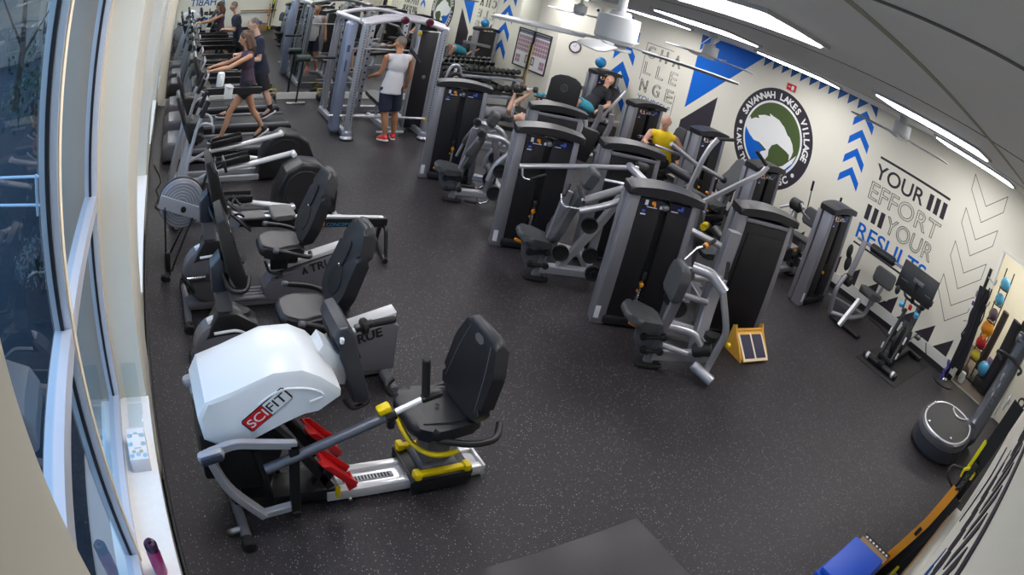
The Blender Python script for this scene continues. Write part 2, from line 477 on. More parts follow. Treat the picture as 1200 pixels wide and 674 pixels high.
# picture in emblem coordinates: +u = towards the right as seen (that is -y)
def U(l): return [(-u, v) for u, v in l]
sw = [(.605 * math.cos(a), .605 * math.sin(a)) for a in [math.radians(d) for d in range(185, 345, 6)]]
ep('blue_water', 'mural_blue', [U(sw + [(.56, -.15), (.50, -.30), (.38, -.43), (.20, -.50), (0, -.47), (-.12, -.36), (-.12, -.25), (-.3, -.16), (-.42, -.10), (-.52, -.02)])], 4)
ep('wave_line', 'mural_white', [U([(.585, -.08), (.54, -.24), (.43, -.385), (.27, -.485), (.05, -.53), (-.12, -.50), (.05, -.475), (.22, -.44), (.37, -.35), (.49, -.2)])], 5)
eagle = [(-.60, -.02), (-.60, .10), (-.56, .18), (-.53, .14), (-.45, .20), (-.36, .22), (-.40, .26), (-.26, .32), (-.14, .335), (-.17, .38), (-.06, .36), (.06, .345), (.12, .31), (.20, .27), (.30, .17), (.36, .15), (.45, .06), (.50, -.04), (.49, -.14), (.46, -.22), (.44, -.13), (.37, -.10), (.24, -.07), (.14, -.05), (.04, -.12), (.00, -.22), (.02, -.32), (-.03, -.42), (-.10, -.36), (-.20, -.37), (-.14, -.30), (-.04, -.24), (-.14, -.20), (-.24, -.17), (-.36, -.18), (-.48, -.12)]
ep('eagle_head', 'mural_white', [U(eagle)], 6)
b = B()
def ring_text(s, a_mid, r, size, step, flip=False):
    n = len(s)
    for i, ch in enumerate(s):
        if ch == ' ': continue
        a = a_mid + (-(i - (n - 1) / 2) * step if not flip else (i - (n - 1) / 2) * step)
        # a: angle seen from the room, anticlockwise from the right
        c = V((WX - .007, EC - r * math.cos(a), EZ + r * math.sin(a)))
        rad = V((0, -math.cos(a), math.sin(a))); tan = V((0, -math.sin(a), -math.cos(a)))   # clockwise tangent as seen
        xx, yy = (tan, rad) if not flip else (-tan, -rad)
        x0, x1, y0, y1 = text_width(ch, size)
        M = Matrix(((xx.x, yy.x, -1, 0), (xx.y, yy.y, 0, 0), (xx.z, yy.z, 0, 0), (0, 0, 0, 1))); M.translation = c - xx * (x0 + x1) / 2 - yy * size * .33
        add_text(b, ch, M, size, bold=.006)
ring_text('SAVANNAH LAKES VILLAGE', math.radians(78), .74, .165, math.radians(8.0))
ring_text('LAKE', math.radians(203), .74, .14, math.radians(8.0), True)
ring_text('THURMOND', math.radians(250), .74, .13, math.radians(7.2), True)
ring_text('- SC', math.radians(299), .74, .165, math.radians(8.6), True)
for a in (math.radians(326), math.radians(179)):
    b.prism(circ(-.74 * math.cos(a), .74 * math.sin(a), .035, 16), (WX - .007, EC, EZ), (0, 1, 0), (0, 0, 1), .002, center=False)
b.done('ring_lettering', 'mural_white', em)

def word(name, label, body, yl, yr, z0, z1, m, outl=0.0, bold=0.0):
    b = B(); fit_text(b, body, (WX - .003, yl, z0), (0, -1, 0), (0, 0, 1), yl - yr, z1 - z0, outline=outl) if outl else fit_text(b, body, (WX - .003, yl, z0), (0, -1, 0), (0, 0, 1), yl - yr, z1 - z0, bold=bold)
    return tag(b.done(name, m), label, 'lettering')
def bars(y0, y1, z0, z1, n=3):
    w = (y0 - y1) / (n * 1.6 - .6)
    return [[(y0 - k * w * 1.6, z0), (y0 - k * w * 1.6 - w, z0), (y0 - k * w * 1.6 - w, z1), (y0 - k * w * 1.6, z1)] for k in range(n)]
word('slogan_word', 'dark word YOUR under the top bar of the slogan', 'YOUR', 3.99, 3.02, 1.91, 2.14, 'mural_dark', bold=.012)
word('slogan_word', 'outlined word EFFORT in the wall slogan', 'EFFORT', 4.0, 2.58, 1.57, 1.84, 'mural_line', .004)
word('slogan_word', 'outlined word YOUR in the third line of the slogan', 'YOUR', 3.53, 2.57, 1.24, 1.49, 'mural_line', .004)
word('slogan_word', 'blue word RESULTS at the bottom of the wall slogan', 'RESULTS', 4.0, 2.57, .92, 1.16, 'mural_blue', bold=.01)
decal('slogan_bar', 'long dark bar above the wall slogan', m='mural_dark', polys=[[(3.98, 2.225), (2.56, 2.225), (2.56, 2.262), (3.98, 2.262)]])
decal('slogan_bar', 'long dark bar below the blue word RESULTS', m='mural_dark', polys=[[(4.0, .82), (2.56, .82), (2.56, .85), (4.0, .85)]])
for k, p in enumerate(bars(2.93, 2.575, 1.915, 2.16)): decal('slogan_stripe', ['left', 'middle', 'right'][k] + ' one of three dark blocks after the dark word YOUR', 'wall decal', 'dark blocks in the slogan', 'mural_dark', [p])
for k, p in enumerate(bars(3.96, 3.59, 1.245, 1.485)): decal('slogan_stripe', ['left', 'middle', 'right'][k] + ' one of three dark blocks before the outlined word YOUR', 'wall decal', 'dark blocks in the slogan', 'mural_dark', [p])
for k, c in enumerate((2.81, 2.495, 2.18, 1.865)):
    decal('chevron_decal', ['top whole', 'second', 'third', 'bottom'][k] + ' blue chevron in the column right of the round emblem', 'wall decal', 'blue chevrons beside the emblem', 'mural_blue', [arrow(4.445, c, .2, .19, .135)])
decal('chevron_decal', 'half blue chevron touching the ceiling above the chevron column', 'wall decal', 'blue chevrons beside the emblem', 'mural_navy', [[(4.41, 2.95), (4.25, 2.95), (4.24, 2.78)]])
for k, c in enumerate((2.86, 2.34, 1.82, 1.30)):
    decal('chevron_decal', ['highest', 'second', 'third', 'lowest'][k] + ' large blue chevron at the far end of the mural wall', 'wall decal', 'large blue chevrons by the corner', 'mural_blue', [arrow(10.25, c, .33, .33, .22)])
for k in range(4):
    dz = -.52 * k
    b_ = [(2.25, 2.80 + dz), (2.25, 2.57 + dz), (1.92, 2.22 + dz), (1.59, 2.55 + dz), (1.59, 2.79 + dz), (1.92, 2.47 + dz)]
    decal('chevron_decal', ['topmost', 'second', 'third', 'lowest'][k] + ' outlined chevron pointing down beside the store room door', 'wall decal', 'outlined chevrons by the door', 'mural_line', outline(b_, .005))
ordw = ['first', 'second', 'third', 'fourth', 'fifth', 'sixth', 'seventh', 'eighth', 'ninth', 'tenth', 'eleventh', 'twelfth']
for k in range(11):
    y = 6.68 - k * .2045
    decal('triangle_decal', ordw[k] + ' navy triangle from the large blue panel in the row under the ceiling', 'wall decal', 'row of triangles under the ceiling', 'mural_navy', [[(y, 2.948), (y - .19, 2.948), (y, 2.775)]])
for k in range(18):
    y = 1.62 + k * .415
    decal('triangle_decal', ('%s dark triangle from the store room door along the bottom of the mural' % (ordw[k] if k < 12 else ['thirteenth', 'fourteenth', 'fifteenth', 'sixteenth', 'seventeenth', 'eighteenth'][k - 12])), 'wall decal', 'dark triangles along the baseboard', 'mural_dark', [[(y, .52), (y, .235), (y + .31, .235)]])
decal('panel_decal', 'large blue angular panel left of the round emblem', m='mural_blue', polys=[[(8.25, 2.52), (7.77, 2.94), (6.70, 2.94), (8.26, 1.43)]])
decal('panel_decal', 'narrow blue slanted strip above the large blue panel', m='mural_blue', polys=[[(8.02, 2.93), (7.90, 2.93), (8.23, 2.61), (8.23, 2.73)]])
decal('panel_decal', 'small navy triangle at the ceiling above the slanted strip', m='mural_navy', polys=[[(8.24, 2.94), (8.05, 2.94), (8.23, 2.75)]])
decal('panel_decal', 'dark purple angular panel below the large blue panel', m='mural_dark', polys=[[(7.53, 1.88), (8.28, 1.17), (8.28, .35), (7.53, .35)]])
for k, row in enumerate(('CHA', 'LLE', 'NGE')):
    z = (2.10, 1.74, 1.37)[k]
    for j, ch in enumerate(row):
        y = 9.57 - j * .375
        b = B(); fit_text(b, ch, (WX - .003, y, z), (0, -1, 0), (0, 0, 1), .20, .25, outline=.004)
        tag(b.done('letter_decal', 'mural_line'), 'outlined letter %s, %s of the %s row of three' % (ch, ['first', 'second', 'last'][j], ['top', 'middle', 'bottom'][k]), 'lettering', 'outlined letters in three rows')
word('slogan_word', 'blue word YOURSELF below the outlined letters', 'YOURSELF', 9.58, 8.62, 1.19, 1.29, 'mural_navy', bold=.01)
decal('frame_line', 'thin dark line around the upper left of the outlined letters', m='mural_line', polys=outline([(8.87, 2.40), (9.64, 2.40), (9.64, 1.59)], .006, False))
decal('frame_line', 'thin dark line right of the outlined letters', m='mural_line', polys=outline([(8.57, 1.56), (8.57, 1.14)], .006, False))
# rear wall lettering, which the mirror shows and the camera sees at a grazing angle
def rear(name, label, body, xl, xr, z0, z1, m):
    b = B(); fit_text(b, body, (xl, Y0 + .003, z0), (-1, 0, 0), (0, 0, 1), xl - xr, z1 - z0, bold=.012)
    return tag(b.done(name, m), label, 'lettering')
rear('slogan_word', 'dark slogan words A HABIT on the rear wall', 'A HABIT', 2.10, .55, 1.12, 1.42, 'mural_navy')
def rbars(label, x0, x1, z0, z1, n, m, slant=0, gapf=1.35):
    w = (x0 - x1) / (n * gapf - gapf + 1); b = B()
    for k in range(n):
        a = x0 - k * w * gapf
        b.prism([(a, z0), (a - w, z0), (a - w - slant, z1), (a - slant, z1)], (0, Y0 + .003, 0), (1, 0, 0), (0, 0, 1), .004)
    tag(b.done('stripe_decal', m), label, 'wall decal', 'stripe rows on the rear wall')
rbars('lower dark row of short blocks on the rear wall', 2.15, .75, .72, .86, 6, 'mural_dark')
rbars('blue row of short blocks low on the rear wall', 2.2, .75, .44, .60, 8, 'mural_blue')
rbars('dark slanted stripes near the top of the rear wall lettering', 2.75, .45, 2.16, 2.36, 13, 'mural_dark', .10, 2.1)
rbars('middle dark slanted stripes on the rear wall lettering', 2.6, .5, 1.84, 2.04, 13, 'mural_dark', -.08, 2.1)
rbars('blue slanted stripes on the rear wall above the words', 2.3, .5, 1.53, 1.71, 12, 'mural_navy', .06, 2.1)
rbars('long dark bar along the top of the rear wall lettering', 3.2, .30, 2.43, 2.475, 1, 'mural_dark')
# ------------------------------------------------------------------ ceiling lamps
LP = []
def lamp(x, y, place, lx=.62, ly=1.22):
    t = thing('ceiling_light', 'ceiling light panel ' + place, 'ceiling light', (x, y, cz(x) - .012), 0, 'ceiling light panels')
    t.rotation_euler = (0, math.atan(.045), 0)
    f = B()
    for sx in (-1, 1): f.box((sx * (lx / 2 + .015), 0, 0), (.03, ly + .06, .03))
    for sy in (-1, 1): f.box((0, sy * (ly / 2 + .015), 0), (lx, .03, .03))
    f.done('frame', 'housing_white', t)
    d = B(); d.box((0, 0, -.010), (lx - .02, ly - .02, .035), bev=.006); d.done('diffuser', 'light_panel', t)
rows = [(2.0, 'nearest the rear wall'), (5.2, 'second from the rear wall'), (8.4, 'third from the rear wall'), (11.4, 'nearest the mirror')]
for x, cn in ((0.6, 'by the windows'), (2.8, 'over the cardio aisle'), (5.6, 'over the weight machines'), (7.75, 'along the mural wall')):
    for y, rn in rows:
        lamp(x, y + (.55 if x == 2.8 and y == 2.0 else 0), cn + ' ' + rn)
lamp(10.0, .9, 'inside the store room'); 
bpy.data.objects  # store lamp sits at its own ceiling
for o in COL.objects:
    if o.get('label', '').endswith('inside the store room'): o.location = (10.0, .75, 2.485); o.rotation_euler = (0, 0, 0)
mat('frame_silver', (.29, .285, .32), .36, .55)
mat('frame_light', (.50, .50, .54), .3, .6)
mat('chrome', (.62, .62, .65), .2, 1.0)
mat('shroud', (.011, .0105, .0135), .42)
mat('shroud_panel', (.016, .015, .019), .5)
mat('cap_dark', (.015, .014, .017), .36)
mat('pad_grey', (.055, .058, .062), .5, bump=.25, bump_scale=500)
mat('pad_black', (.017, .0175, .022), .36, bump=.3, bump_scale=400)
mat('rubber_black', (.009, .009, .010), .6)
mat('plastic_black', (.012, .012, .013), .35)
mat('plastic_grey', (.11, .11, .125), .4)
mat('orange', (.85, .30, .005), .4)
mat('yellow', (.85, .62, .0), .4)
mat('red', (.62, .012, .015), .4)
mat('placard', (.008, .008, .028), .35)
mat('placard_white', (.75, .75, .82), .5)
mat('placard_blue', (.05, .12, .5), .5)
mat('steel', (.5, .5, .52), .28, 1.0)
mat('plate_iron', (.03, .03, .033), .45, .3)
mat('rail_white', (.80, .80, .82), .25, .3)
mat('white_plastic', (.82, .83, .85), .3)

def pad(b, p0, p1, ws, th, wdir=(0, 1, 0), bev=.02, n=22):
    """upholstered pad on a centre line p0-p1; ws = [(t, width)]; thickness along p x w"""
    p0, p1, w = V(p0), V(p1), V(wdir).normalized()
    d = p1 - p0; L = d.length; y = d / L
    w = (w - y * w.dot(y)).normalized()
    pts = []
    ts = [i / n for i in range(n + 1)]
    def wid(t):
        for (a, wa), (c, wc) in zip(ws, ws[1:]):
            if a <= t <= c:
                k = (t - a) / (c - a); k = k * k * (3 - 2 * k); return wa + (wc - wa) * k
        return ws[-1][1]
    for t in ts:
        e = min(t, 1 - t) * L; r = .045; W = wid(t) / 2
        if e < r: W -= (r - math.sqrt(max(r * r - (r - e) ** 2, 0))) * .8
        pts.append((W, t * L))
    poly = pts + [(-a, c) for a, c in reversed(pts)]
    return b.prism(poly, p0, w, y, th, True, bev, 4)

def tower(t, h=1.38, w=.77, dep=.17, back=False, stack=True, blue=False, labels=True):
    """weight-stack column: left and right frame posts, black shrouds and the curved cap"""
    for nm, u0, u1, v0, v1 in (('left_post', 0, .14, 0, .16), ('right_post', w - .085, w, 0, .16)):
        b = B(); tp = .10 if nm == 'left_post' else .075
        a0 = u0 + .055 if nm == 'left_post' else u0 - .02
        lo = [(u0, v0), (u1, v0), (u1, v1), (u0, v1)]; k = .035
        hi = [(a0, v0), (a0 + tp - .01, v0), (a0 + tp - .01, v1), (a0, v1)]
        vs = [V((x, y, 0)) for x, y in lo] + [V((x, y, h - .03)) for x, y in hi]
        bv, ff = b._add(vs, [(3, 2, 1, 0), (4, 5, 6, 7), (0, 1, 5, 4), (1, 2, 6, 5), (2, 3, 7, 6), (3, 0, 4, 7)])
        es = {e for f in ff for e in f.edges}
        bmesh.ops.bevel(b.bm, geom=list(es), offset=.014, segments=2, affect='EDGES', profile=.5)
        if labels and nm == 'left_post' and not back:
            b.mi = 1; b.box((.045, -.001, .13), (.05, .004, .13))
        b.done(nm, ['frame_silver', 'placard_white'], t)
    # rear posts
    b = B()
    for u in (.07, w - .06): b.box((u, dep + .04, h / 2 - .02), (.09, .07, h - .06), bev=.012)
    b.box((w / 2, dep + .04, .06), (w - .1, .07, .08), bev=.01); b.box((w / 2, .08, .045), (w - .2, .10, .07), bev=.01)
    b.done('rear_frame', 'frame_silver', t)
    b = B()
    u0, u1 = .115, w - .075; m = (u0 + u1) / 2
    vf = .015
    if not back:
        # front shroud in two halves with the central slot of the weight stack
        for a, c in ((u0, m - .035), (m + .035, u1)):
            b.prism([(a + .012, .05), (c, .05), (c, h - .05), (a + .04 if a == u0 else a, h - .05)], (0, vf + .03, 0), (1, 0, 0), (0, 0, 1), .06, True, .012)
        b.prism([(m - .05, .05), (m + .05, .05), (m + .05, h - .05), (m - .05, h - .05)], (0, vf + .07, 0), (1, 0, 0), (0, 0, 1), .03)
        b.box((m, vf + .01, .065), (u1 - u0, .09, .09), bev=.02)
    else:
        b.prism([(u0 - .02, .04), (u1, .04), (u1 - .02, h - .10), (u0 + .03, h - .10)], (0, vf + .02, 0), (1, 0, 0), (0, 0, 1), .08, True, .02)
        b.prism([(u0 + .05, .12), (u1 - .05, .12), (u1 - .05, h - .2), (u0 + .07, h - .2)], (0, vf - .028, 0), (1, 0, 0), (0, 0, 1), .02, True, .008)
    # sides and rear of the enclosure
    b.box((u0 - .005, dep / 2 + .08, h / 2), (.02, dep - .1, h - .1)); b.box((u1 + .01, dep / 2 + .08, h / 2), (.02, dep - .1, h - .1)); b.box((m, dep + .02, h / 2), (u1 - u0, .03, h - .1))
    b.done('shroud', 'shroud', t)
    if back:
        b = B(); b.box((m, vf - .012, h - .075), (u1 - u0 - .03, .03, .045), bev=.01); b.done('top_rail', 'frame_silver', t)
        b = B(); fit_text(b, 'LIFE FITNESS', (m + .04, vf - .040, .45), (0, 0, 1), (-1, 0, 0), .62, .065); b.done('embossed_lettering', 'plastic_black', t)
    # curved cap
    b = B(); N = 12; x0, x1 = .02, w + .01
    up = [(x0 + (x1 - x0) * i / N, h + .035 + .045 * math.sin(PI * i / N)) for i in range(N + 1)]
    lo = [(x, z - .075 - .012 * math.sin(PI * (x - x0) / (x1 - x0))) for x, z in reversed(up)]
    b.prism(up + lo, (0, dep / 2 + .01, 0), (1, 0, 0), (0, 0, 1), dep + .10, True, .03, 3)
    b.done('cap', 'cap_dark', t, 50)
    if not back and stack:
        b = B()
        for k in range(16): b.box((m, vf + .052, .10 + k * .028), (.062, .012, .022))
        b.done('weight_stack', 'plate_iron', t)
        b = B(); b.box((m, vf + .043, .33), (.022, .012, .46)); b.mi = 1
        for k in range(15): b.box((m + .012, vf + .036, .12 + k * .028), (.012, .003, .012))
        b.done('stack_scale', ['steel', 'placard_white'], t)
        b = B(); b.cyl((m, vf + .04, .47), (m, vf - .01, .47), .022, bev=.005); b.ball((m - .03, vf + .02, .40), .016); b.done('selector_pin', 'orange', t)
        b = B(); b.box((m, vf + .02, .555), (.05, .05, .09), bev=.015); b.done('pin_holder', 'rubber_black', t)
        b = B(); b.lathe([(0, 0), (.036, 0), (.036, .01), (.026, .025), (0, .03)], (m, vf - .005, h - .105), (0, -1, 0)); b.done('badge', 'steel', t)
        z = h - .10
        b = B(); b.box((u0 + .17, vf - .003, z), (.22, .008, .085)); b.box((u1 - .135, vf - .003, z), (.21, .008, .095)); b.box((u0 + .09, vf - .003, z - .085), (.065, .008, .07))
        b.mi = 1
        for (x, y, ww, hh) in ((u0 + .10, z + .01, .03, .05), (u0 + .16, z - .03, .10, .008), (u0 + .25, z - .015, .03, .03), (u1 - .19, z - .028, .07, .008), (u0 + .09, z - .105, .05, .012)):
            b.box((x, vf - .008, y), (ww, .004, hh))
        b.mi = 2; b.ball((u0 + .17, vf - .006, z + .012), (.022, .004, .02)); b.ball((u0 + .185, vf - .006, z - .01), (.012, .004, .02))
        b.mi = 3; b.ball((u1 - .12, vf - .006, z + .01), (.016, .004, .028)); b.ball((u1 - .15, vf - .006, z), (.02, .004, .012)); b.ball((u0 + .09, vf - .006, z - .075), (.02, .004, .014))
        b.done('instruction_placard', ['placard', 'placard_white', 'orange' if not blue else 'placard_blue', 'placard_blue'], t)

def pulley(t, c, r=.085, ax=(0, 1, 0)):
    c = V(c); a = V(ax).normalized()
    b = B(); b.lathe([(0, -.02), (r * .3, -.02), (r * .35, -.012), (r * .8, -.012), (r, -.02), (r, -.012), (r * .9, 0), (r, .012), (r, .02), (r * .8, .012), (r * .35, .012), (r * .3, .02), (0, .02)], c, a, 22)
    return b.done('pulley', 'rubber_black', t)

def seat_base(t, v=-.66, u=.42, rise=1.0, lean=.13, top=True):
    b = B(); b.prism([(u - .13, -.05), (u - .1, -.085), (u + .1, -.085), (u + .13, -.05), (u + .13, .05), (u + .1, .085), (u - .1, .085), (u - .13, .05)], (0, v, .02), (1, 0, 0), (0, 1, 0), .04, True, .008); b.done('foot_plate', 'rubber_black', t)
    b = B(); b.tube([(u, v, .03), (u + lean, v, rise)], 0, rect=(.05, .09), up=(1, 0, 0)); b.done('seat_post', 'frame_silver', t)
    # geared seat adjuster
    b = B(); b.prism([(u - .22, .42), (u - .20, .25), (u - .12, .13), (u - .02, .10), (u + .05, .2), (u + .07, .36), (u + .02, .43)], (0, v, 0), (1, 0, 0), (0, 0, 1), .05, True, .01); b.done('seat_adjuster', 'plastic_grey', t)
    b = B()
    for (x, z) in ((u - .13, .30), (u + .06, .32), (u - .09, .17), (u + .07, .17)): b.cyl((x, v - .06, z), (x, v + .06, z), .035, n=14, bev=.008)
    b.tube([(u - .12, v - .045, .30), (u + .06, v - .045, .32)], .018); b.tube([(u - .09, v - .045, .17), (u + .07, v - .045, .17)], .018)
    b.done('seat_roller', 'rubber_black', t)
    b = B(); b.box((u - .26, v - .02, .40), (.09, .03, .03), Euler((0, .35, 0)), bev=.01); b.done('seat_lever', 'orange', t)
def seat_pad(t, p0, p1, w=.36, m='pad_grey', th=.075):
    b = B(); pad(b, p0, p1, [(0, w * .62), (.35, w), (1, w * .72)], th, bev=.028); b.done('seat', m, t)
def grip(t, p, q, r=.019, m='rubber_black', nm='grip'):
    b = B(); b.cyl(p, q, r, n=12, bev=.006); return b.done(nm, m, t)

def shoulder_press(loc, rz):
    t = thing('shoulder_press_machine', 'weight machine with two long horizontal lever arms, middle of the front row', 'exercise machine', loc, rz)
    tower(t); v = -.66
    seat_base(t, v); seat_pad(t, (.13, v, .50), (.50, v, .42))
    b = B(); pad(b, (.47, v, .47), (.68, v, 1.02), [(0, .30), (.2, .35), (.62, .25), (1, .19)], .075, bev=.025); b.done('backrest', 'pad_grey', t)
    b = B(); pad(b, (.69, v, 1.07), (.765, v, 1.27), [(0, .21), (1, .23)], .10, bev=.03); b.done('headrest', 'pad_grey', t)
    b = B(); b.tube([(.44, v, .13), (1.02, v, .14)], 0, rect=(.10, .09), up=(0, 0, 1)); b.tube([(1.0, v, .14), (1.02, -.05, .12)], 0, rect=(.09, .09), up=(0, 0, 1)); b.tube([(1.02, -.04, .08), (.75, .05, .08)], 0, rect=(.09, .09)); b.done('base_beam', 'frame_light', t)
    b = B(); b.tube([(.62, v, .14), (1.02, -.45, .62), (1.28, -.45, 1.2)], 0, .15, rect=(.08, .08), up=(0, 1, 0)); b.tube([(.72, v, .92), (1.24, -.5, 1.12)], .042, n=12); b.tube([(1.02, -.45, .1), (1.02, -.45, .62)], 0, rect=(.08, .08)); b.done('rear_support', 'frame_light', t)
    b = B(); b.cyl((1.28, -.18, 1.25), (1.28, -.98, 1.27), .045, n=16); b.done('pivot_shaft', 'frame_light', t)
    b = B(); b.cyl((1.36, -.14, 1.25), (1.50, -.18, 1.24), .075, n=18, bev=.02); b.cyl((1.30, -.92, 1.27), (1.30, -1.06, 1.27), .06, n=18, bev=.02); b.done('counterweight', 'rubber_black', t)
    b = B(); b.tube([(.10, -.2, 1.03), (.9, -.2, 1.17), (1.38, -.2, 1.25)], .03, .1, n=12); b.done('lever_arm', 'frame_light', t)
    b = B(); b.tube([(.60, -1.0, .93), (.86, -1.0, 1.03), (1.28, -.96, 1.27)], .034, .12, n=12); b.done('lever_arm', 'frame_light', t)
    for (o, nm) in (((.10, -.22, 1.03), 0), ((.60, -1.0, .95), 1)):
        o = V(o)
        b = B()
        if nm == 0: b.tube([o + V((.03, 0, 0)), o + V((.05, -.03, -.11)), o + V((.16, -.04, -.11))], .014, .03)
        else: b.tube([o, o + V((-.16, .05, -.02)), o + V((-.17, .14, .07))], .014, .04); b.tube([o + V((.03, .06, .06)), o + V((-.02, .16, .16))], .014)
        b.done('handle', 'chrome', t)
        if nm == 0: grip(t, o + V((.13, -.05, -.10)), o + V((.27, -.10, -.01)))
        else:
            grip(t, o + V((-.155, .12, .06)), o + V((-.10, .20, .17))); grip(t, o + V((.02, .08, .08)), o + V((-.02, .17, .18)))
    b = B(); b.tube([(.86, -.72, 1.2), (1.1, -.80, 1.22), (1.22, -.85, 1.05), (1.24, -.86, .92)], .016, .1, n=8); b.done('cable_loop', 'frame_light', t)
    for c in ((.84, v - .03, .68), (.94, v, .34), (1.0, v - .06, .17), (.62, v - .02, .33)): pulley(t, c)
    return t

def arm_curl(loc, rz):
    t = thing('arm_curl_machine', 'weight machine with tall grey backrest and curved elbow arms, farthest of the front row', 'exercise machine', loc, rz)
    tower(t, labels=True); v = -.72
    seat_base(t, v, .43); seat_pad(t, (.14, v, .45), (.50, v, .40))
    b = B(); pad(b, (.51, v, .48), (.70, v, 1.02), [(0, .30), (.2, .34), (.62, .24), (1, .18)], .075, bev=.025); b.done('backrest', 'pad_grey', t)
    b = B(); pad(b, (.72, v, 1.06), (.79, v, 1.25), [(0, .20), (1, .22)], .10, bev=.03); b.done('headrest', 'pad_grey', t)
    b = B(); b.tube([(.46, v, .13), (1.10, v, .14), (1.05, -.1, .12), (.75, .05, .1)], 0, rect=(.09, .09)); b.done('base_beam', 'frame_light', t)
    for s, nm in ((-1, 0), (1, 1)):
        vv = v + s * .27
        b = B(); b.tube([(.66, vv + s * .05, 1.0), (.90, vv, .98), (1.02, vv, .85), (.84, vv, .62), (.80, vv, .42)], .036, .09, n=12); b.done('elbow_arm', 'frame_light', t)
        b = B(); pad(b, (.48, vv, .70), (.60, vv, .94), [(0, .12), (1, .12)], .07, (0, 1, 0), .025); b.done('arm_pad', 'pad_grey', t)
        b = B(); b.cyl((.60, vv - .06, 1.02), (.60, vv + .06, 1.02), .05, n=16, bev=.012); b.done('roller_pad', 'pad_black', t)
        b = B(); b.tube([(.42, vv, .52), (.50, vv, .78), (.60, vv, 1.0)], .018, .08); b.done('cuff_bracket', 'frame_silver', t)
        b = B(); b.tube([(.85, vv, .48), (.86, vv + s * .02, .15), (.74, vv, .10), (.72, vv, .18)], .014, .04); b.done('handle', 'chrome', t)
        grip(t, (.55, vv, .12), (.72, vv, .11))
        pulley(t, (.92, vv - .04, .58), .09); pulley(t, (.90, vv - .04, .28), .09)
    b = B(); b.tube([(.84, v, .14), (.92, v, .6), (.78, v, 1.0)], 0, .1, rect=(.08, .07), up=(0, 1, 0)); b.tube([(.84, v - .3, .45), (.84, v + .3, .45)], .03); b.done('rear_support', 'frame_silver', t)
    return t

def row_machine(loc, rz):
    t = thing('seated_row_machine', 'weight machine with small grey back pad and low swinging arm, nearest of the front row', 'exercise machine', loc, rz)
    tower(t); v = -.62
    seat_base(t, v, .44, 1.0, .11); seat_pad(t, (.06, v, .52), (.43, v, .45), .38)
    b = B(); pad(b, (.44, v, .70), (.47, v, 1.03), [(0, .30), (.6, .32), (1, .24)], .085, bev=.03); b.done('back_pad', 'pad_grey', t)
    b = B(); b.tube([(.46, v, .12), (1.0, v, .16), (1.02, -.1, .12), (.75, .02, .1)], 0, rect=(.09, .10)); b.done('base_beam', 'frame_light', t)
    b = B(); b.tube([(.90, v + .05, .16), (.98, -.35, .55), (1.02, -.3, 1.30)], 0, .15, rect=(.13, .10), up=(0, 1, 0)); b.done('rear_upright', 'frame_silver', t)
    b = B()
    b.tube([(.58, v, .92), (.98, -.38, .85)], .034, n=12); b.tube([(.56, v + .05, .72), (.92, -.40, .60)], .03, n=12)
    b.tube([(.52, v, .42), (.80, v - .02, .40), (.95, v - .1, .22)], .035, .1, n=12); b.tube([(.50, v - .05, .25), (.75, v - .1, .22)], .03, n=10)
    b.done('cross_brace', 'frame_light', t)
    b = B(); b.tube([(.55, v - .02, 1.02), (.72, v - .10, 1.02), (.84, v - .2, .92)], .048, .06, n=12); b.done('swing_head', 'frame_light', t)
    b = B(); b.tube([(.83, v - .18, .92), (1.00, v - .22, .55), (.99, v - .2, .38), (.96, v - .18, .05)], 0, .12, rect=(.055, .05), up=(0, 1, 0)); b.done('lever_arm', 'frame_light', t)
    b = B(); b.cyl((.84, v - .12, .13), (1.02, v - .28, .06), .05, n=16, bev=.01); b.done('arm_pivot', 'frame_light', t)
    b = B(); b.cyl((.84, v - .02, .22), (.98, v - .1, .30), .07, n=16, bev=.015); b.lathe([(0, 0), (.07, 0), (.07, .05), (0, .05)], (.95, v - .06, .38), (0, 0, 1)); b.done('damper', 'rubber_black', t)
    b = B(); b.tube([(.82, v - .17, .93), (.83, v - .16, 1.02)], .02); b.tube([(.5, v + .1, 1.02), (.64, v + .22, 1.10), (.72, v + .25, 1.12)], .014, .03); b.done('handle', 'chrome', t)
    grip(t, (.83, v - .16, 1.0), (.82, v - .12, 1.17)); grip(t, (.70, v + .24, 1.11), (.86, v + .34, 1.17))
    b = B(); b.cyl((.73, v + .26, 1.12), (.76, v + .28, 1.13), .026); b.done('adjust_collar', 'orange', t)
    b = B(); b.ball((1.08, v - .2, .42), .025); b.done('adjust_knob', 'yellow', t)
    for c in ((.60, v + .1, .55), (.70, -.1, .45)): pulley(t, c)
    return t

shoulder_press((3.75, 5.77, 0), math.radians(-23))
arm_curl((3.76, 7.91, 0), math.radians(-22))
row_machine((3.95, 4.10, 0), math.radians(-26))
def inv(t):
    """world point -> the thing's own coordinates"""
    M = Matrix.Translation(t.location) @ Euler((0, 0, t.rotation_euler.z)).to_matrix().to_4x4()
    I = M.inverted(); return lambda x, y, z: I @ V((x, y, z))
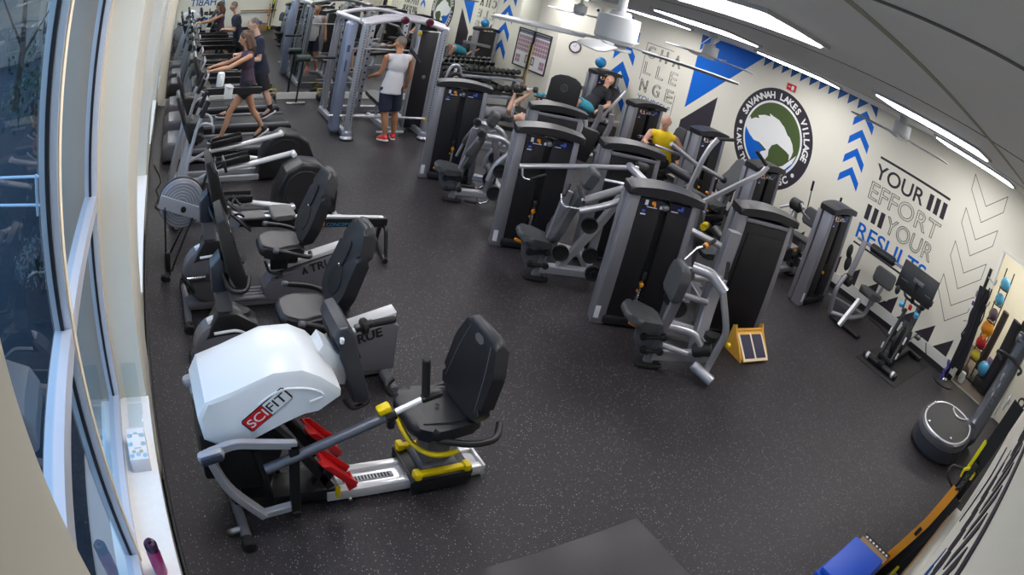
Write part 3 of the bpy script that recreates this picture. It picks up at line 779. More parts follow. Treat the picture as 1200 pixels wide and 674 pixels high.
# ---- second row: backs towards the cardio row, users on the far side
def second_row(loc, rz, label, build):
    t = thing('weight_machine', label, 'exercise machine', (*loc, 0), math.radians(rz), 'machines of the second row'); tower(t, back=True); build(t); return t
def far_seat(t, u=.40, v=1.05, d=1):
    b = B(); b.tube([(u, .38, .10), (u, v, .10)], 0, rect=(.09, .10)); b.box((u, v, .03), (.40, .12, .05), bev=.012); b.tube([(u, v, .08), (u - .10 * d, v, .95)], 0, rect=(.06, .09), up=(1, 0, 0)); b.done('base_beam', 'frame_silver', t)
    b = B(); pad(b, (u + .02 * d, v, .47), (u + .40 * d, v, .52), [(0, .30), (.6, .36), (1, .28)], .075, bev=.028); b.done('seat', 'pad_grey', t)
    b = B(); pad(b, (u - .04 * d, v, .52), (u - .20 * d, v, 1.06), [(0, .30), (.25, .34), (.65, .26), (1, .2)], .075, bev=.025); b.done('backrest', 'pad_grey', t)
def g_(t):
    far_seat(t, .48, 1.0)
    for v, nm in ((.72, 0), (1.28, 1)):
        b = B(); b.tube([(1.30, v + .1, .62), (1.32, v + .08, .80), (1.40, v + .06, 1.18), (1.38, v + .06, 1.34)], 0, .1, rect=(.06, .07), up=(1, 0, 0)); b.tube([(.85, v, .62), (1.30, v + .1, .66)], .035); b.done('lever_arm', 'frame_silver', t)
    b = B(); b.tube([(.80, .45, 1.30), (.95, .62, 1.26), (1.02, .68, 1.10), (.96, .66, .92), (.85, .6, .80)], .026, .08); b.tube([(.80, .50, 1.22), (.90, .60, 1.18), (.95, .64, 1.08), (.90, .6, .95)], .016, .06); b.done('guide_loop', 'rail_white', t)
    b = B(); b.box((1.02, .72, .84), (.34, .16, .50), Euler((0, .2, 0)), bev=.03); b.done('drive_box', 'shroud', t)
second_row((4.63, 6.90), -21, 'weight machine with black back and bent grey side arm, farthest of the second row', g_)
def h_(t):
    far_seat(t, .45, .95)
    b = B(); b.cyl((.50, .50, 1.16), (.50, .72, 1.16), .06, n=18, bev=.015); b.cyl((.60, .62, .9), (.60, .75, .9), .08, n=18, bev=.015); b.done('counterweight', 'rubber_black', t)
    b = B(); b.tube([(.50, .6, 1.15), (.72, .9, 1.0), (.9, 1.1, .7)], .035, .1); b.done('lever_arm', 'frame_light', t)
second_row((4.66, 5.41), -24, 'weight machine with plain black back in the middle of the second row', h_)
def d_(t):
    far_seat(t, .20, 1.05, 1)
    b = B(); b.tube([(-.10, .65, 1.18), (.34, .65, 1.54), (.50, .65, 1.66), (.555, .65, 1.77)], 0, .10, rect=(.05, .045), up=(0, 1, 0)); b.done('lever_arm', 'frame_light', t)
    grip(t, (.54, .65, 1.77), (.36, .66, 1.90), .022)
    b = B(); b.tube([(.02, 1.45, .98), (.10, 1.45, 1.45), (.16, 1.45, 1.64), (.23, 1.45, 1.76)], 0, .12, rect=(.055, .045), up=(0, 1, 0)); b.done('lever_arm', 'frame_light', t)
    grip(t, (.22, 1.45, 1.755), (.46, 1.45, 1.81), .022)
    b = B(); b.cyl((-.10, .60, 1.16), (.02, 1.5, 1.0), .04); b.tube([(-.05, .38, .1), (-.06, .8, .6), (-.08, .85, 1.15)], 0, .1, rect=(.09, .07), up=(0, 1, 0)); b.done('pivot_frame', 'frame_silver', t)
    b = B(); b.tube([(-.42, .10, 1.03), (.04, .10, .92)], .035, n=12); b.done('cross_brace', 'frame_light', t)
    b = B(); b.cyl((-.12, .42, .98), (-.06, .50, .98), .04); b.ball((-.10, .40, 1.02), .025); b.done('range_knob', 'yellow', t)
    b = B(); b.cyl((.14, .9, .62), (.14, 1.2, .62), .06, n=16, bev=.015); b.cyl((.42, .9, .72), (.42, 1.2, .72), .06, n=16, bev=.015); b.done('roller_pad', 'pad_black', t)
second_row((5.12, 3.70), -26, 'weight machine with embossed black back and two long raised arms, nearest of the second row', d_)

# ---- row along the mural wall; users sit facing the windows
def wall_machine(loc, name, label, build, h=1.38, w=.77):
    t = thing(name, label, 'exercise machine', (*loc, 0), 0, 'machines along the mural wall'); tower(t, h=h, w=w); build(t); return t
def i_(t):
    v = -.50
    seat_base(t, v, .58, 1.0, .10); seat_pad(t, (.28, v, .50), (.66, v, .46))
    b = B(); pad(b, (.64, v, .52), (.78, v, 1.22), [(0, .30), (.2, .34), (.62, .27), (1, .22)], .075, bev=.025); b.done('backrest', 'pad_grey', t)
    b = B(); b.tube([(.6, v, .12), (.75, .0, .1)], 0, rect=(.08, .09)); b.done('base_beam', 'frame_silver', t)
    for s in (-1, 1):
        b = B(); b.tube([(.75, v + s * .1, .8), (.62, v + s * .34, .82), (.30, v + s * .34, .88), (.02, v + s * .2, .92)], .026, .08); b.done('lever_arm', 'frame_light', t)
        grip(t, (.10, v + s * .22, .91), (-.04, v + s * .18, .93))
    b = B(); b.cyl((-.40, v, .42), (-.40, v - .1, .42), .13, n=22, bev=.02); b.cyl((-.18, v, .55), (-.18, v - .1, .55), .10, n=22, bev=.02); b.done('weight_plate', 'plate_iron', t)
    b = B(); b.tube([(-.42, v - .04, .40), (-.10, v - .04, .66), (.2, v, .6)], .02); b.done('plate_arm', 'chrome', t)
wall_machine((7.25, 7.9), 'arm_machine', 'weight machine beside the man in the yellow tank top', i_)
def j_(t):
    v = -.66
    seat_base(t, v, .22, .7, .04); seat_pad(t, (-.22, v, .50), (.22, v, .48), .42)
    b = B(); pad(b, (.16, v, .66), (.50, v, 1.22), [(0, .28), (.35, .32), (.62, .24), (1, .20)], .08, bev=.03); b.done('backrest', 'pad_grey', t)
    b = B(); b.tube([(.25, v, .12), (.62, -.05, .1)], 0, rect=(.08, .09)); b.tube([(.25, v, .3), (.42, v, .95)], 0, rect=(.06, .08), up=(0, 1, 0)); b.tube([(.22, v, .12), (-.60, v, .14)], 0, rect=(.08, .09)); b.done('base_beam', 'frame_silver', t)
    b = B(); b.tube([(-.42, v, 1.03), (.06, v - .02, .90)], .034, n=12); b.tube([(-1.1, v + .1, 1.30), (-.62, v, 1.08), (-.42, v, 1.03)], .034, .1, n=12); b.tube([(-.5, v, 1.04), (-.62, v, .5), (-.4, v, .14)], 0, .08, rect=(.06, .06), up=(0, 1, 0)); b.done('lever_arm', 'frame_light', t)
    b = B(); b.cyl((.04, v - .03, .90), (.10, v - .05, .88), .05, bev=.01); b.done('arm_end', 'rubber_black', t)
    b = B(); b.cyl((-.80, v - .26, .90), (-.80, v + .28, .90), .075, n=18, bev=.02); b.cyl((-.42, v - .24, .62), (-.42, v + .24, .62), .065, n=18, bev=.02); b.done('shin_roller', 'pad_black', t)
    b = B(); b.box((-.10, v - .12, .33), (.5, .16, .10), bev=.02); b.ball((-.3, v - .2, .62), .02); b.done('linkage', 'shroud', t)
    grip(t, (.10, v - .26, .40), (.16, v - .26, .56)); grip(t, (.10, v + .26, .40), (.16, v + .26, .56))
    b = B(); b.cyl((-.33, v - .10, .70), (-.33, v - .14, .70), .02); b.done('range_knob', 'orange', t)
wall_machine((7.5, 6.6), 'leg_extension_machine', 'weight machine with tilted grey backrest left of the round emblem', j_)
def k_(t):
    v = -.55
    seat_base(t, v, .98, .55, .04)
    b = B(); pad(b, (.84, v, .60), (1.16, v, .56), [(0, .38), (.5, .44), (1, .42)], .07, bev=.028); b.done('seat', 'pad_grey', t)
    b = B(); b.tube([(1.10, v, .30), (1.22, v, .62), (1.30, v, 1.0)], 0, .1, rect=(.07, .05), up=(0, 1, 0)); b.tube([(1.02, v, .12), (.80, -.03, .1)], 0, rect=(.08, .08)); b.done('base_beam', 'frame_light', t)
    b = B(); pad(b, (1.22, v, .74), (1.28, v, 1.02), [(0, .46), (.5, .50), (1, .44)], .08, bev=.03); b.done('back_pad', 'pad_grey', t)
    for s in (-1, 1):
        b = B(); b.tube([(1.30, v + s * .16, .88), (1.34, v + s * .28, .92), (1.30, v + s * .29, 1.28)], .012, .05); b.done('handle', 'steel', t)
        grip(t, (1.30, v + s * .29, 1.24), (1.29, v + s * .29, 1.40), .02)
    b = B(); b.cyl((.45, v - .12, 1.12), (.45, v + .06, 1.12), .09, n=18, bev=.02); b.cyl((.68, v - .05, .34), (.68, v + .05, .34), .11, bev=.02); b.done('cam', 'rubber_black', t)
    b = B(); b.tube([(.30, v - .25, 1.16), (.45, v - .1, 1.18), (.62, v + .05, 1.05), (.70, v, .40)], .025, .08); b.tube([(.30, v + .15, 1.0), (.45, v, 1.12), (.66, v - .2, .98)], .02, .06); b.tube([(.45, v, 1.1), (.32, v, .7), (.4, v, .12)], .03, .1); b.tube([(.4, v, .1), (1.0, v, .1)], 0, rect=(.08, .08)); b.done('mechanism', 'frame_light', t)
    b = B(); b.box((.70, v - .12, .46), (.05, .03, .04), bev=.01); b.done('seat_knob', 'orange', t)
wall_machine((7.2, 5.13), 'hip_machine', 'weight machine with two wide dark pads and upright handles below the emblem', k_)
def e_(t):
    v = -.68
    b = B(); b.box((.40, v - .02, .03), (.10, .50, .05), bev=.012); b.tube([(.36, v - .25, .04), (.36, v + .3, .04)], .03); b.done('foot_plate', 'rubber_black', t)
    b = B(); b.tube([(.24, v + .05, .05), (.44, v - .02, .46)], 0, rect=(.10, .05), up=(0, 1, 0)); b.done('foot_rest', 'rail_white', t)
    b = B(); b.tube([(.30, v + .3, .10), (.22, v + .32, .45), (.36, v + .30, .66)], .035, .12); b.tube([(.30, v + .3, .10), (.50, v + .05, .12), (.95, v, .14), (.98, v, .45)], .035, .1); b.tube([(.95, v, .12), (.80, -.02, .1)], 0, rect=(.08, .08)); b.tube([(1.0, v - .02, .3), (1.12, v - .05, .6)], .025); b.done('base_frame', 'frame_silver', t)
    b = B(); pad(b, (.64, v + .02, .52), (.98, v, .48), [(0, .20), (.45, .36), (1, .34)], .09, bev=.035); b.done('seat', 'pad_grey', t)
    b = B(); pad(b, (1.00, v - .06, .64), (1.04, v - .06, .88), [(0, .36), (1, .36)], .11, bev=.045); b.done('back_pad', 'pad_grey', t)
    b = B(); b.tube([(.50, v + .32, .55), (.62, v + .34, .8), (.74, v + .36, 1.10)], 0, rect=(.06, .08), up=(0, 1, 0)); b.cyl((.76, v + .50, 1.10), (.78, v - .40, 1.10), .018); b.done('lever_arm', 'frame_silver', t)
    b = B(); b.cyl((.765, v + .24, 1.10), (.775, v - .22, 1.10), .065, n=20, bev=.02); b.done('chest_roller', 'pad_black', t)
    b = B(); b.cyl((.45, v + .22, .58), (.45, v + .36, .58), .08, n=18, bev=.02); b.ball((.40, v + .36, .80), (.05, .05, .11)); b.ball((.32, v + .36, .98), (.045, .045, .10)); b.done('cam', 'rubber_black', t)
    b = B(); b.tube([(1.10, v - .05, .10), (1.20, v - .2, .06), (1.15, v - .5, .02)], .010, .1, n=6); b.done('cable', 'rubber_black', t)
    b = B(); b.ball((1.10, v - .20, .48), .02); b.tube([(1.0, v - .1, .46), (1.10, v - .2, .48)], .01); b.done('seat_knob', 'steel', t)
wall_machine((7.33, 3.78), 'abdominal_machine', 'weight machine with saddle seat and black chest roller beside the exercise bike', e_)
# ---- leg press in the far corner
def leg_press():
    t = thing('leg_press', 'leg press with big arched black foot plate, in the far corner under the clock', 'exercise machine', (8.02, 10.05, 0), 0)
    tower(t, h=1.50, w=.72)
    yy = -.12
    b = B(); b.prism([(-.32, -.30), (.32, -.30), (.32, .14), (.26, .21), (.16, .26), (0, .28), (-.16, .26), (-.26, .21), (-.32, .14)], (-.66, yy + .02, 1.08), V((-.50, .86, 0)), V((.05, 0, 1)), .05, True, .015, 3); fp = b.done('foot_plate', 'rubber_black', t)
    b = B(); b.torus((-.684, yy + .005, 1.10), (-.86, -.5, 0), .07, .008, 24, 6); b.torus((-.684, yy + .005, 1.10), (-.86, -.5, 0), .03, .006, 16, 6); b.done('plate_emblem', 'plastic_grey', fp)
    b = B(); b.tube([(-.62, yy + .12, .90), (-.55, yy + .12, .50), (-.40, yy + .12, .12)], 0, rect=(.10, .10), up=(0, 1, 0)); b.tube([(-.50, yy + .12, .10), (.60, yy + .12, .10)], 0, rect=(.12, .10)); b.tube([(-.3, .25, 1.12), (.5, .25, 1.04)], 0, rect=(.07, .08)); b.done('main_frame', 'frame_silver', t)
    b = B(); b.tube([(-.2, yy, .52), (.72, yy, .56)], 0, rect=(.10, .08)); b.tube([(.30, yy - .2, .56), (.86, yy - .2, .60), (1.0, yy - .4, .5)], .035, .1); b.tube([(.08, yy - .16, .50), (.50, yy - .16, 1.04), (.66, yy - .16, 1.25)], 0, .1, rect=(.07, .07), up=(0, 1, 0)); b.tube([(.05, yy + .16, .50), (.50, yy + .16, 1.06), (.66, yy + .16, 1.26)], 0, .1, rect=(.05, .06), up=(0, 1, 0)); b.tube([(.4, yy, .56), (.5, yy, .9)], .03); b.done('carriage', 'frame_light', t)
    b = B(); pad(b, (.03, yy, .64), (.47, yy, 1.26), [(0, .50), (.6, .50), (1, .44)], .09, bev=.03); b.done('backrest', 'pad_black', t)
    b = B(); pad(b, (-.26, yy, .68), (.06, yy, .63), [(0, .36), (1, .42)], .08, bev=.03); b.done('seat', 'pad_black', t)
    b = B(); b.box((.35, yy - .05, .30), (.6, .3, .34), bev=.03); b.done('linkage_cover', 'shroud', t)
leg_press()
b = B(); b.ball((8.27, 10.22, 1.70), .115, nu=24, nv=16); tag(b.done('exercise_ball', mat('ball_blue', (.02, .20, .48), .18)), 'shiny blue ball resting on top of the leg press column', 'ball')
mat('arm_grey', (.13, .14, .17), .35, .4)
mat('console_grey', (.042, .045, .055), .35)
mat('cage_grey', (.24, .245, .27), .4)
mat('silver_plastic', (.42, .43, .47), .35, .3)
mat('grey_plastic', (.13, .128, .145), .4)
mat('dark_blue_plastic', (.028, .036, .055), .3)
mat('shell_white', (.80, .84, .88), .28)
mat('seat_taupe', (.12, .112, .108), .5, bump=.2, bump_scale=500)
mat('screen', (.006, .006, .009), .15)
mat('belt', (.022, .022, .024), .55)
mat('lettering_blue', (.05, .25, .5), .3)  # plain blue, no emission, for the rower's rail lettering
mat('bottle_white', (.8, .8, .78), .3)
EX = (1, 0, 0); EY = (0, 1, 0); EZv = (0, 0, 1)
def side(b, poly, y, w, bev=.012, seg=2): return b.prism(poly, (0, y, 0), EX, EZv, w, True, bev, seg)

def recumbent_bike(y, label, seatx, seatz):
    t = thing('recumbent_bike', label, 'exercise bike', (0, y, 0), 0, 'recumbent bikes in the cardio row')
    b = B(); b.cyl((.24, -.33, .045), (.24, .36, .045), .036, n=12); b.mi = 1
    b.cyl((.24, -.40, .045), (.24, -.32, .045), .046, n=14, bev=.01); b.cyl((.24, .34, .045), (.24, .42, .045), .046, n=14, bev=.01)
    b.done('front_stabiliser', ['grey_plastic', 'plastic_black'], t)
    b = B(); b.box((1.0, 0, .07), (1.5, .16, .07), bev=.015); b.box((.80, 0, .115), (.42, .20, .03), bev=.01)
    for k in (-1, 0, 1): b.box((.82, k * .05, .133), (.36, .012, .01))
    b.cyl((1.72, -.3, .045), (1.72, .3, .045), .04, n=12, bev=.01); b.done('base_beam', 'grey_plastic', t)
    # round drive housing
    b = B(); b.lathe([(0, -.09), (.22, -.09), (.25, -.07), (.25, .07), (.22, .09), (0, .09)], (.47, 0, .36), EY, 32); side(b, [(.42, .10), (.80, .10), (.80, .30), (.70, .50), (.45, .60), (.30, .5)], 0, .15, .02); b.done('drive_housing', 'grey_plastic', t)
    b = B(); b.torus((.47, 0, .36), EY, .245, .035, 28, 8, math.radians(60), math.radians(245)); b.tube([(.70, -.08, .48), (.56, -.092, .555), (.38, -.092, .54)], .014, .05); b.done('rim_trim', 'shell_white', t)
    b = B(); side(b, [(.30, .48), (.42, .68), (.56, .68), (.72, .58), (.74, .46), (.56, .55)], 0, .19, .02); b.torus((.62, 0, .63), EZv, .05, .012, 16, 6); b.lathe([(0, 0), (.042, 0), (.048, .08), (.0, .08)], (.62, 0, .57), EZv, 16); b.done('shroud', 'plastic_black', t)
    b = B(); b.tube([(.49, 0, .62), (.46, 0, .80), (.44, 0, .96)], 0, rect=(.10, .12), up=(1, 0, 0)); b.done('console_mast', 'grey_plastic', t)
    b = B(); side(b, [(.38, .84), (.50, .84), (.52, 1.0), (.44, 1.10), (.37, 1.02)], 0, .15, .02); b.done('mast_cover', 'dark_blue_plastic', t)
    b = B(); side(b, [(.40, 1.38), (.45, 1.40), (.52, 1.25), (.62, .98), (.62, .90), (.55, .90), (.47, 1.05)], 0, .36, .02, 3); c = b.done('console', 'plastic_black', t)
    s = B(); s.box((.545, 0, 1.18), (.008, .30, .26), Euler((0, math.radians(-20), 0)), bev=.003); s.done('screen', 'screen', c)
    s = B(); s.box((.59, 0, 1.0), (.02, .30, .10), Euler((0, math.radians(-20), 0)), bev=.005); s.done('control_strip', 'silver_plastic', c)
    b = B(); b.tube([(.46, -.06, .98), (.50, -.17, .90), (.62, -.19, .90), (.64, -.12, .97)], .02, .05); b.tube([(.46, .06, .98), (.50, .17, .90), (.62, .19, .90), (.64, .12, .97)], .02, .05); b.done('console_handle', 'plastic_black', t)
    for s_, a in ((-1, (.25, .37)), (1, (.67, .36))):
        b = B(); b.tube([(.46, s_ * .11, .37), (a[0], s_ * .13, a[1])], .018); b.cyl((.46, s_ * .09, .37), (.46, s_ * .13, .37), .035); cr = b.done('crank', 'chrome', t)
        b = B(); b.box((a[0], s_ * .19, a[1]), (.20, .10, .03), Euler((0, .9, 0)), bev=.01); b.torus((a[0] + .0, s_ * .19, a[1] - .03), (1, 0, .3), .055, .012, 16, 6); b.done('pedal', 'plastic_black', cr)
    b = B(); side(b, [(1.00, .08), (1.80, .08), (1.80, .46), (1.74, .50), (1.06, .30), (.98, .2)], 0, .19, .02); b.done('seat_tower', 'grey_plastic', t)
    b = B(); side(b, [(1.05, .32), (1.78, .52), (1.78, .56), (1.05, .36)], 0, .12, .008); b.done('seat_rail', 'rail_white', t)
    b = B(); fit_text(b, 'TRUE', (1.42, -.099, .33), (.965, 0, .26), (-.26, 0, .965), .26, .075, bold=.03); b.mi = 1; fit_text(b, 'C900', (1.06, -.099, .27), (.965, 0, .26), (-.26, 0, .965), .11, .03)
    b.prism([(0, 0), (.03, .075), (.06, 0), (.04, 0), (.03, .03), (.02, 0)], (1.34, -.0985, .31), (.965, 0, .26), (-.26, 0, .965), .003); b.done('brand_lettering', ['trim_black', 'trim_black'], t)
    x0, z0 = seatx, seatz
    b = B(); b.box((x0 + .2, 0, z0 - .10), (.20, .16, .14), bev=.02); b.box((x0 + .12, -.08, z0 - .15), (.16, .05, .10), bev=.01); b.tube([(x0 - .02, -.12, z0 - .10), (x0 + .02, -.14, z0 - .20), (x0 + .14, -.14, z0 - .22)], .012, .03); b.done('seat_carriage', 'plastic_black', t)
    b = B(); pad(b, (x0 - .07, 0, z0 - .02), (x0 + .34, 0, z0 - .02), [(0, .26), (.35, .40), (1, .34)], .085, EY, .035); b.done('seat', 'pad_black', t)
    b = B(); pad(b, (x0 - .045, 0, z0 + .026), (x0 + .30, 0, z0 + .026), [(0, .22), (.35, .34), (.75, .27), (1, .25)], .022, EY, .010); b.done('seat_top', 'seat_taupe', t)
    p, q = V((x0 + .33, 0, z0 + .02)), V((x0 + .55, 0, z0 + .64))
    b = B(); pad(b, p, q, [(0, .32), (.3, .42), (.65, .39), (1, .24)], .10, EY, .045); bk = b.done('backrest', 'pad_black', t)
    d = (q - p).normalized(); n = V((-d.z, 0, d.x))
    c0 = p + (q - p) * .60 + n * .05
    b = B(); pad(b, c0 - d * .10 + n * .006, c0 + d * .10 + n * .006, [(0, .06), (1, .06)], .012, EY, .004); b.done('grip_slot', 'trim_black', bk)  # flat black inlay puts in the shade of the open slot
    b = B(); b.torus(c0 - d * .075 + n * .013, n, .022, .004, 12, 6, -2.6, -.5); b.done('slot_glint', 'chrome', bk)
    b = B(); pad(b, p + (q - p) * .15 + n * .05, p + (q - p) * .48 + n * .05, [(0, .16), (.5, .22), (1, .12)], .012, EY, .005); b.done('lumbar_panel', 'plastic_black', bk)
    b = B(); b.tube([(x0 + .30, 0, z0 - .05), (x0 + .40, 0, z0 + .02), (x0 + .46, 0, z0 + .25)], .03, .05); b.done('back_bracket', 'plastic_black', t)
    for s_ in (-1, 1):
        b = B(); b.tube([(x0 + .38, s_ * .16, z0 - .03), (x0 + .36, s_ * .27, z0 - .02), (x0 + .24, s_ * .29, z0 + .02), (x0 + .06, s_ * .27, z0 + .06)], .02, .08); h = b.done('seat_handle', 'plastic_black', t)
        b = B(); b.cyl((x0 + .07, s_ * .273, z0 + .058), (x0 + .02, s_ * .27, z0 + .066), .023, n=12, bev=.008); b.done('pulse_grip', 'plastic_grey', h)
    return t
recumbent_bike(4.93, 'grey recumbent bike with black seat, the farther one next to the rowing machine', 1.0, .58)
recumbent_bike(3.80, 'grey recumbent bike with black seat, right behind the white recumbent stepper', .95, .61)

# ---------------------------------------------------------------- recumbent stepper in front
def stepper():
    t = thing('recumbent_stepper', 'white recumbent stepper with yellow trimmed black seat on a silver rail, nearest machine', 'exercise machine', (0, 2.66, 0))
    b = B()
    def ring(y, dz, k):
        P = [(.14, .74), (.12, .88), (.17, 1.00), (.32, 1.10), (.55, 1.19), (.70, 1.19), (.80, 1.14), (.91, 1.0), (.91, .94), (.80, .86), (.72, .85), (.60, .80), (.36, .68), (.24, .68)]
        return [V((.52 + (x - .52) * k, y, .92 + (z - .92) * k - (dz if z > 1.05 else dz * .3 if z > .98 else 0))) for x, z in P]
    rings = [ring(-.215, .085, .95), ring(-.205, .07, 1.0), ring(-.12, .012, 1.0), ring(-.04, 0, 1.0), ring(.04, 0, 1.0), ring(.12, .012, 1.0), ring(.205, .07, 1.0), ring(.215, .085, .95)]
    N = 14; vs = [v for r in rings for v in r]; fs = [tuple(range(N)), tuple(reversed(range(7 * N, 8 * N)))]
    for r in range(7):
        for k in range(N): fs.append((r * N + k, (r + 1) * N + k, (r + 1) * N + (k + 1) % N, r * N + (k + 1) % N))
    b._add(vs, fs); sh = b.done('shell', 'shell_white', t, 26)
    b = B(); b.tube([(.46, -.217, .945), (.53, -.217, 1.0), (.60, -.217, 1.03), (.72, -.217, 1.02), (.80, -.217, .985), (.82, -.217, .955), (.74, -.217, .93)], .006, .05, n=6); b.done('side_panel', 'white_plastic', sh)
    lx = V((.76, 0, .65)).normalized(); lz = V((-lx.z, 0, lx.x)); o = V((.425, -.2165, .775))
    b = B(); b.prism([(0, 0), (.29, 0), (.30, .012), (.30, .085), (.29, .097), (0, .097), (-.01, .085), (-.01, .012)], o, lx, lz, .004); b.mi = 1; b.prism([(0, .006), (.145, .006), (.145, .091), (0, .091)], o + V((0, -.003, 0)), lx, lz, .004)
    b.mi = 2; b.prism([(.15, .006), (.29, .006), (.29, .091), (.15, .091)], o + V((0, -.003, 0)), lx, lz, .004); b.done('logo_plate', ['trim_black', 'red', 'shell_white'], sh)
    b = B(); fit_text(b, 'SCI', o + V((0, -.006, 0)) + lx * .012 + lz * .022, lx, lz, .125, .055, bold=.008); b.mi = 1; fit_text(b, 'FIT', o + V((0, -.006, 0)) + lx * .158 + lz * .022, lx, lz, .12, .055, bold=.008); b.done('logo_lettering', ['white_plastic', 'trim_black'], sh)
    b = B(); b.prism([(.20, .20), (.20, .70), (.40, .72), (.60, .78), (.62, .5), (.52, .2)], (0, .02, 0), EX, EZv, .22, True, .02); b.box((.16, .0, .55), (.10, .30, .35), bev=.02); b.done('drive_body', 'plastic_black', t)
    b = B(); b.cyl((.28, -.34, .05), (.28, .38, .05), .036, n=16); b.mi = 1; b.cyl((.28, -.42, .05), (.28, -.34, .05), .045, n=16, bev=.008); b.cyl((.28, .38, .05), (.28, .46, .05), .045, n=16, bev=.008); b.done('front_stabiliser', ['grey_plastic', 'rubber_black'], t)
    b = B(); b.tube([(.27, -.27, .06), (.20, -.28, .05), (.18, -.26, .02)], .02, .03); b.done('kick_lever', 'steel', t)
    b = B(); b.box((.62, 0, .075), (.70, .20, .09), bev=.012); b.tube([(.30, 0, .08), (.26, 0, .40)], 0, rect=(.14, .08)); b.tube([(.52, -.12, .10), (.44, -.12, .55)], .022); b.tube([(.62, .12, .10), (.5, .12, .55)], .022); b.done('base_frame', 'plastic_black', t)
    # silver rail with its row of slots
    b = B(); b.box((1.42, -.085, .06), (1.08, .05, .08), bev=.006); b.box((1.42, .085, .06), (1.08, .05, .08), bev=.006); b.box((1.42, 0, .05), (1.08, .13, .05)); b.box((1.955, 0, .06), (.02, .23, .10), bev=.004); b.done('rail', 'rail_white', t)
    b = B(); b.box((1.16, -.005, .077), (.40, .05, .006), bev=.002); b.mi = 1
    for k in range(15): b.box((1.02 + k * .022, -.005, .081), (.010, .034, .005))
    b.done('slot_strip', ['silver_plastic', 'trim_black'], t)
    b = B(); b.cyl((1.02, -.12, .05), (1.02, -.15, .05), .012); b.done('rail_bolt', 'steel', t)
    # seat carriage
    b = B(); b.box((1.63, 0, .125), (.42, .34, .05), bev=.012); b.box((1.63, -.15, .075), (.42, .03, .10), bev=.01); b.box((1.63, .15, .075), (.42, .03, .10), bev=.01); b.done('carriage', 'plastic_black', t)
    b = B()
    for s in (-1, 1):
        b.box((1.63, s * .135, .165), (.40, .045, .045), bev=.015); b.box((1.46, s * .14, .17), (.05, .07, .06), bev=.015); b.box((1.80, s * .14, .17), (.05, .07, .06), bev=.015)
    b.done('carriage_trim', 'yellow', t)
    b = B(); b.box((1.63, 0, .17), (.28, .24, .05), bev=.02, taper=.85); b.box((1.62, 0, .33), (.19, .17, .34), bev=.03, taper=(.85, .9)); b.done('seat_post', 'grey_plastic', t)
    b = B(); pad(b, (1.37, 0, .55), (1.83, 0, .53), [(0, .32), (.3, .44), (1, .36)], .085, EY, .035); b.done('seat', 'pad_black', t)
    b = B(); b.torus((1.60, 0, .598), EZv, .01, .004, 8, 4); b.tube([(1.45, -.14, .592), (1.70, -.165, .588), (1.76, -.1, .586), (1.76, .1, .586)], .004, .05, n=5); b.done('seat_piping', 'plastic_black', t)
    p, q = V((1.76, 0, .56)), V((1.85, 0, 1.11))
    b = B(); pad(b, p, q, [(0, .38), (.25, .48), (.6, .47), (1, .34)], .085, EY, .04); bk = b.done('backrest', 'pad_black', t)
    d = (q - p).normalized(); n = V((-d.z, 0, d.x))
    b = B(); c0 = p + (q - p) * .86 + n * .0435
    pad(b, c0 - d * .025, c0 + d * .025, [(0, .10), (1, .10)], .004, EY, .001); b.done('backrest_badge', 'plastic_grey', bk)
    b = B(); pts = [p + d * .10 + n * .043 + V((0, -.19, 0)), p + d * .34 + n * .043 + V((0, -.16, 0)), p + d * .50 + n * .043 + V((0, -.12, 0))]
    b.tube(pts, .003, .05, n=5); b.tube([v + V((0, -2 * v.y, 0)) for v in pts], .003, .05, n=5); b.done('stitching', 'plastic_grey', bk)
    b = B(); b.tube([(1.78, 0, .50), (1.86, 0, .56), (1.90, 0, .8)], 0, .05, rect=(.10, .03), up=(1, 0, 0)); b.done('back_bracket', 'steel', t)
    b = B(); b.tube([(1.52, -.20, .50), (1.72, -.29, .50), (1.86, -.30, .52), (1.92, -.20, .55)], .022, .08); b.tube([(1.40, .20, .55), (1.36, .24, .60), (1.42, .27, .62)], .02, .05); b.tube([(1.6, .22, .52), (1.78, .27, .52), (1.88, .22, .55)], .022, .08); b.done('side_handle', 'plastic_black', t)
    b = B(); b.tube([(1.40, .14, .50), (1.38, .0, .46), (1.42, -.12, .40), (1.52, -.21, .38), (1.66, -.22, .40)], .017, .10); b.done('release_bar', 'yellow', t)
    b = B(); b.box((1.86, -.20, .40), (.10, .03, .02), bev=.008); b.done('release_lever', 'yellow', t)
    # swinging arms either side
    for s in (-1, 1):
        yy = s * .29
        e0, e1, e2 = (V((1.16, yy, .84)), V((1.36, yy, .925)), V((1.32, yy, 1.17))) if s < 0 else (V((.94, yy, .86)), V((1.19, yy, 1.0)), V((1.40, yy, 1.03)))
        ad = (e1 - e0).normalized()
        b = B(); b.tube([(.46, yy, .56), e0], .028, n=14); arm = b.done('arm_tube', 'arm_grey', t)
        b = B(); b.tube([e0 - ad * .05, e1], .018, n=12); b.done('inner_rod', 'rail_white', arm)
        b = B(); b.cyl(e0 - ad * .03, e0 + ad * .03, .036, n=14, bev=.006); b.box(e0 + V((0, -.02, -.04)), (.04, .03, .07), bev=.01); b.done('clamp', 'plastic_black', arm)
        b = B(); b.box(e0 + V((-.04, 0, .045)), (.075, .055, .045), Euler((0, -.4, 0)), bev=.012); b.done('clamp_knob', 'yellow', arm)
        b = B(); b.box(e1 + V((.02, 0, .005)), (.12, .05, .035), Euler((0, -.25, 0)), bev=.012)
        if s > 0: b.cyl(e1 + V((.0, 0, 0)), e1 + V((.04, 0, .006)), .05, n=18, bev=.01)
        b.done('grip_bracket', 'plastic_black', arm)
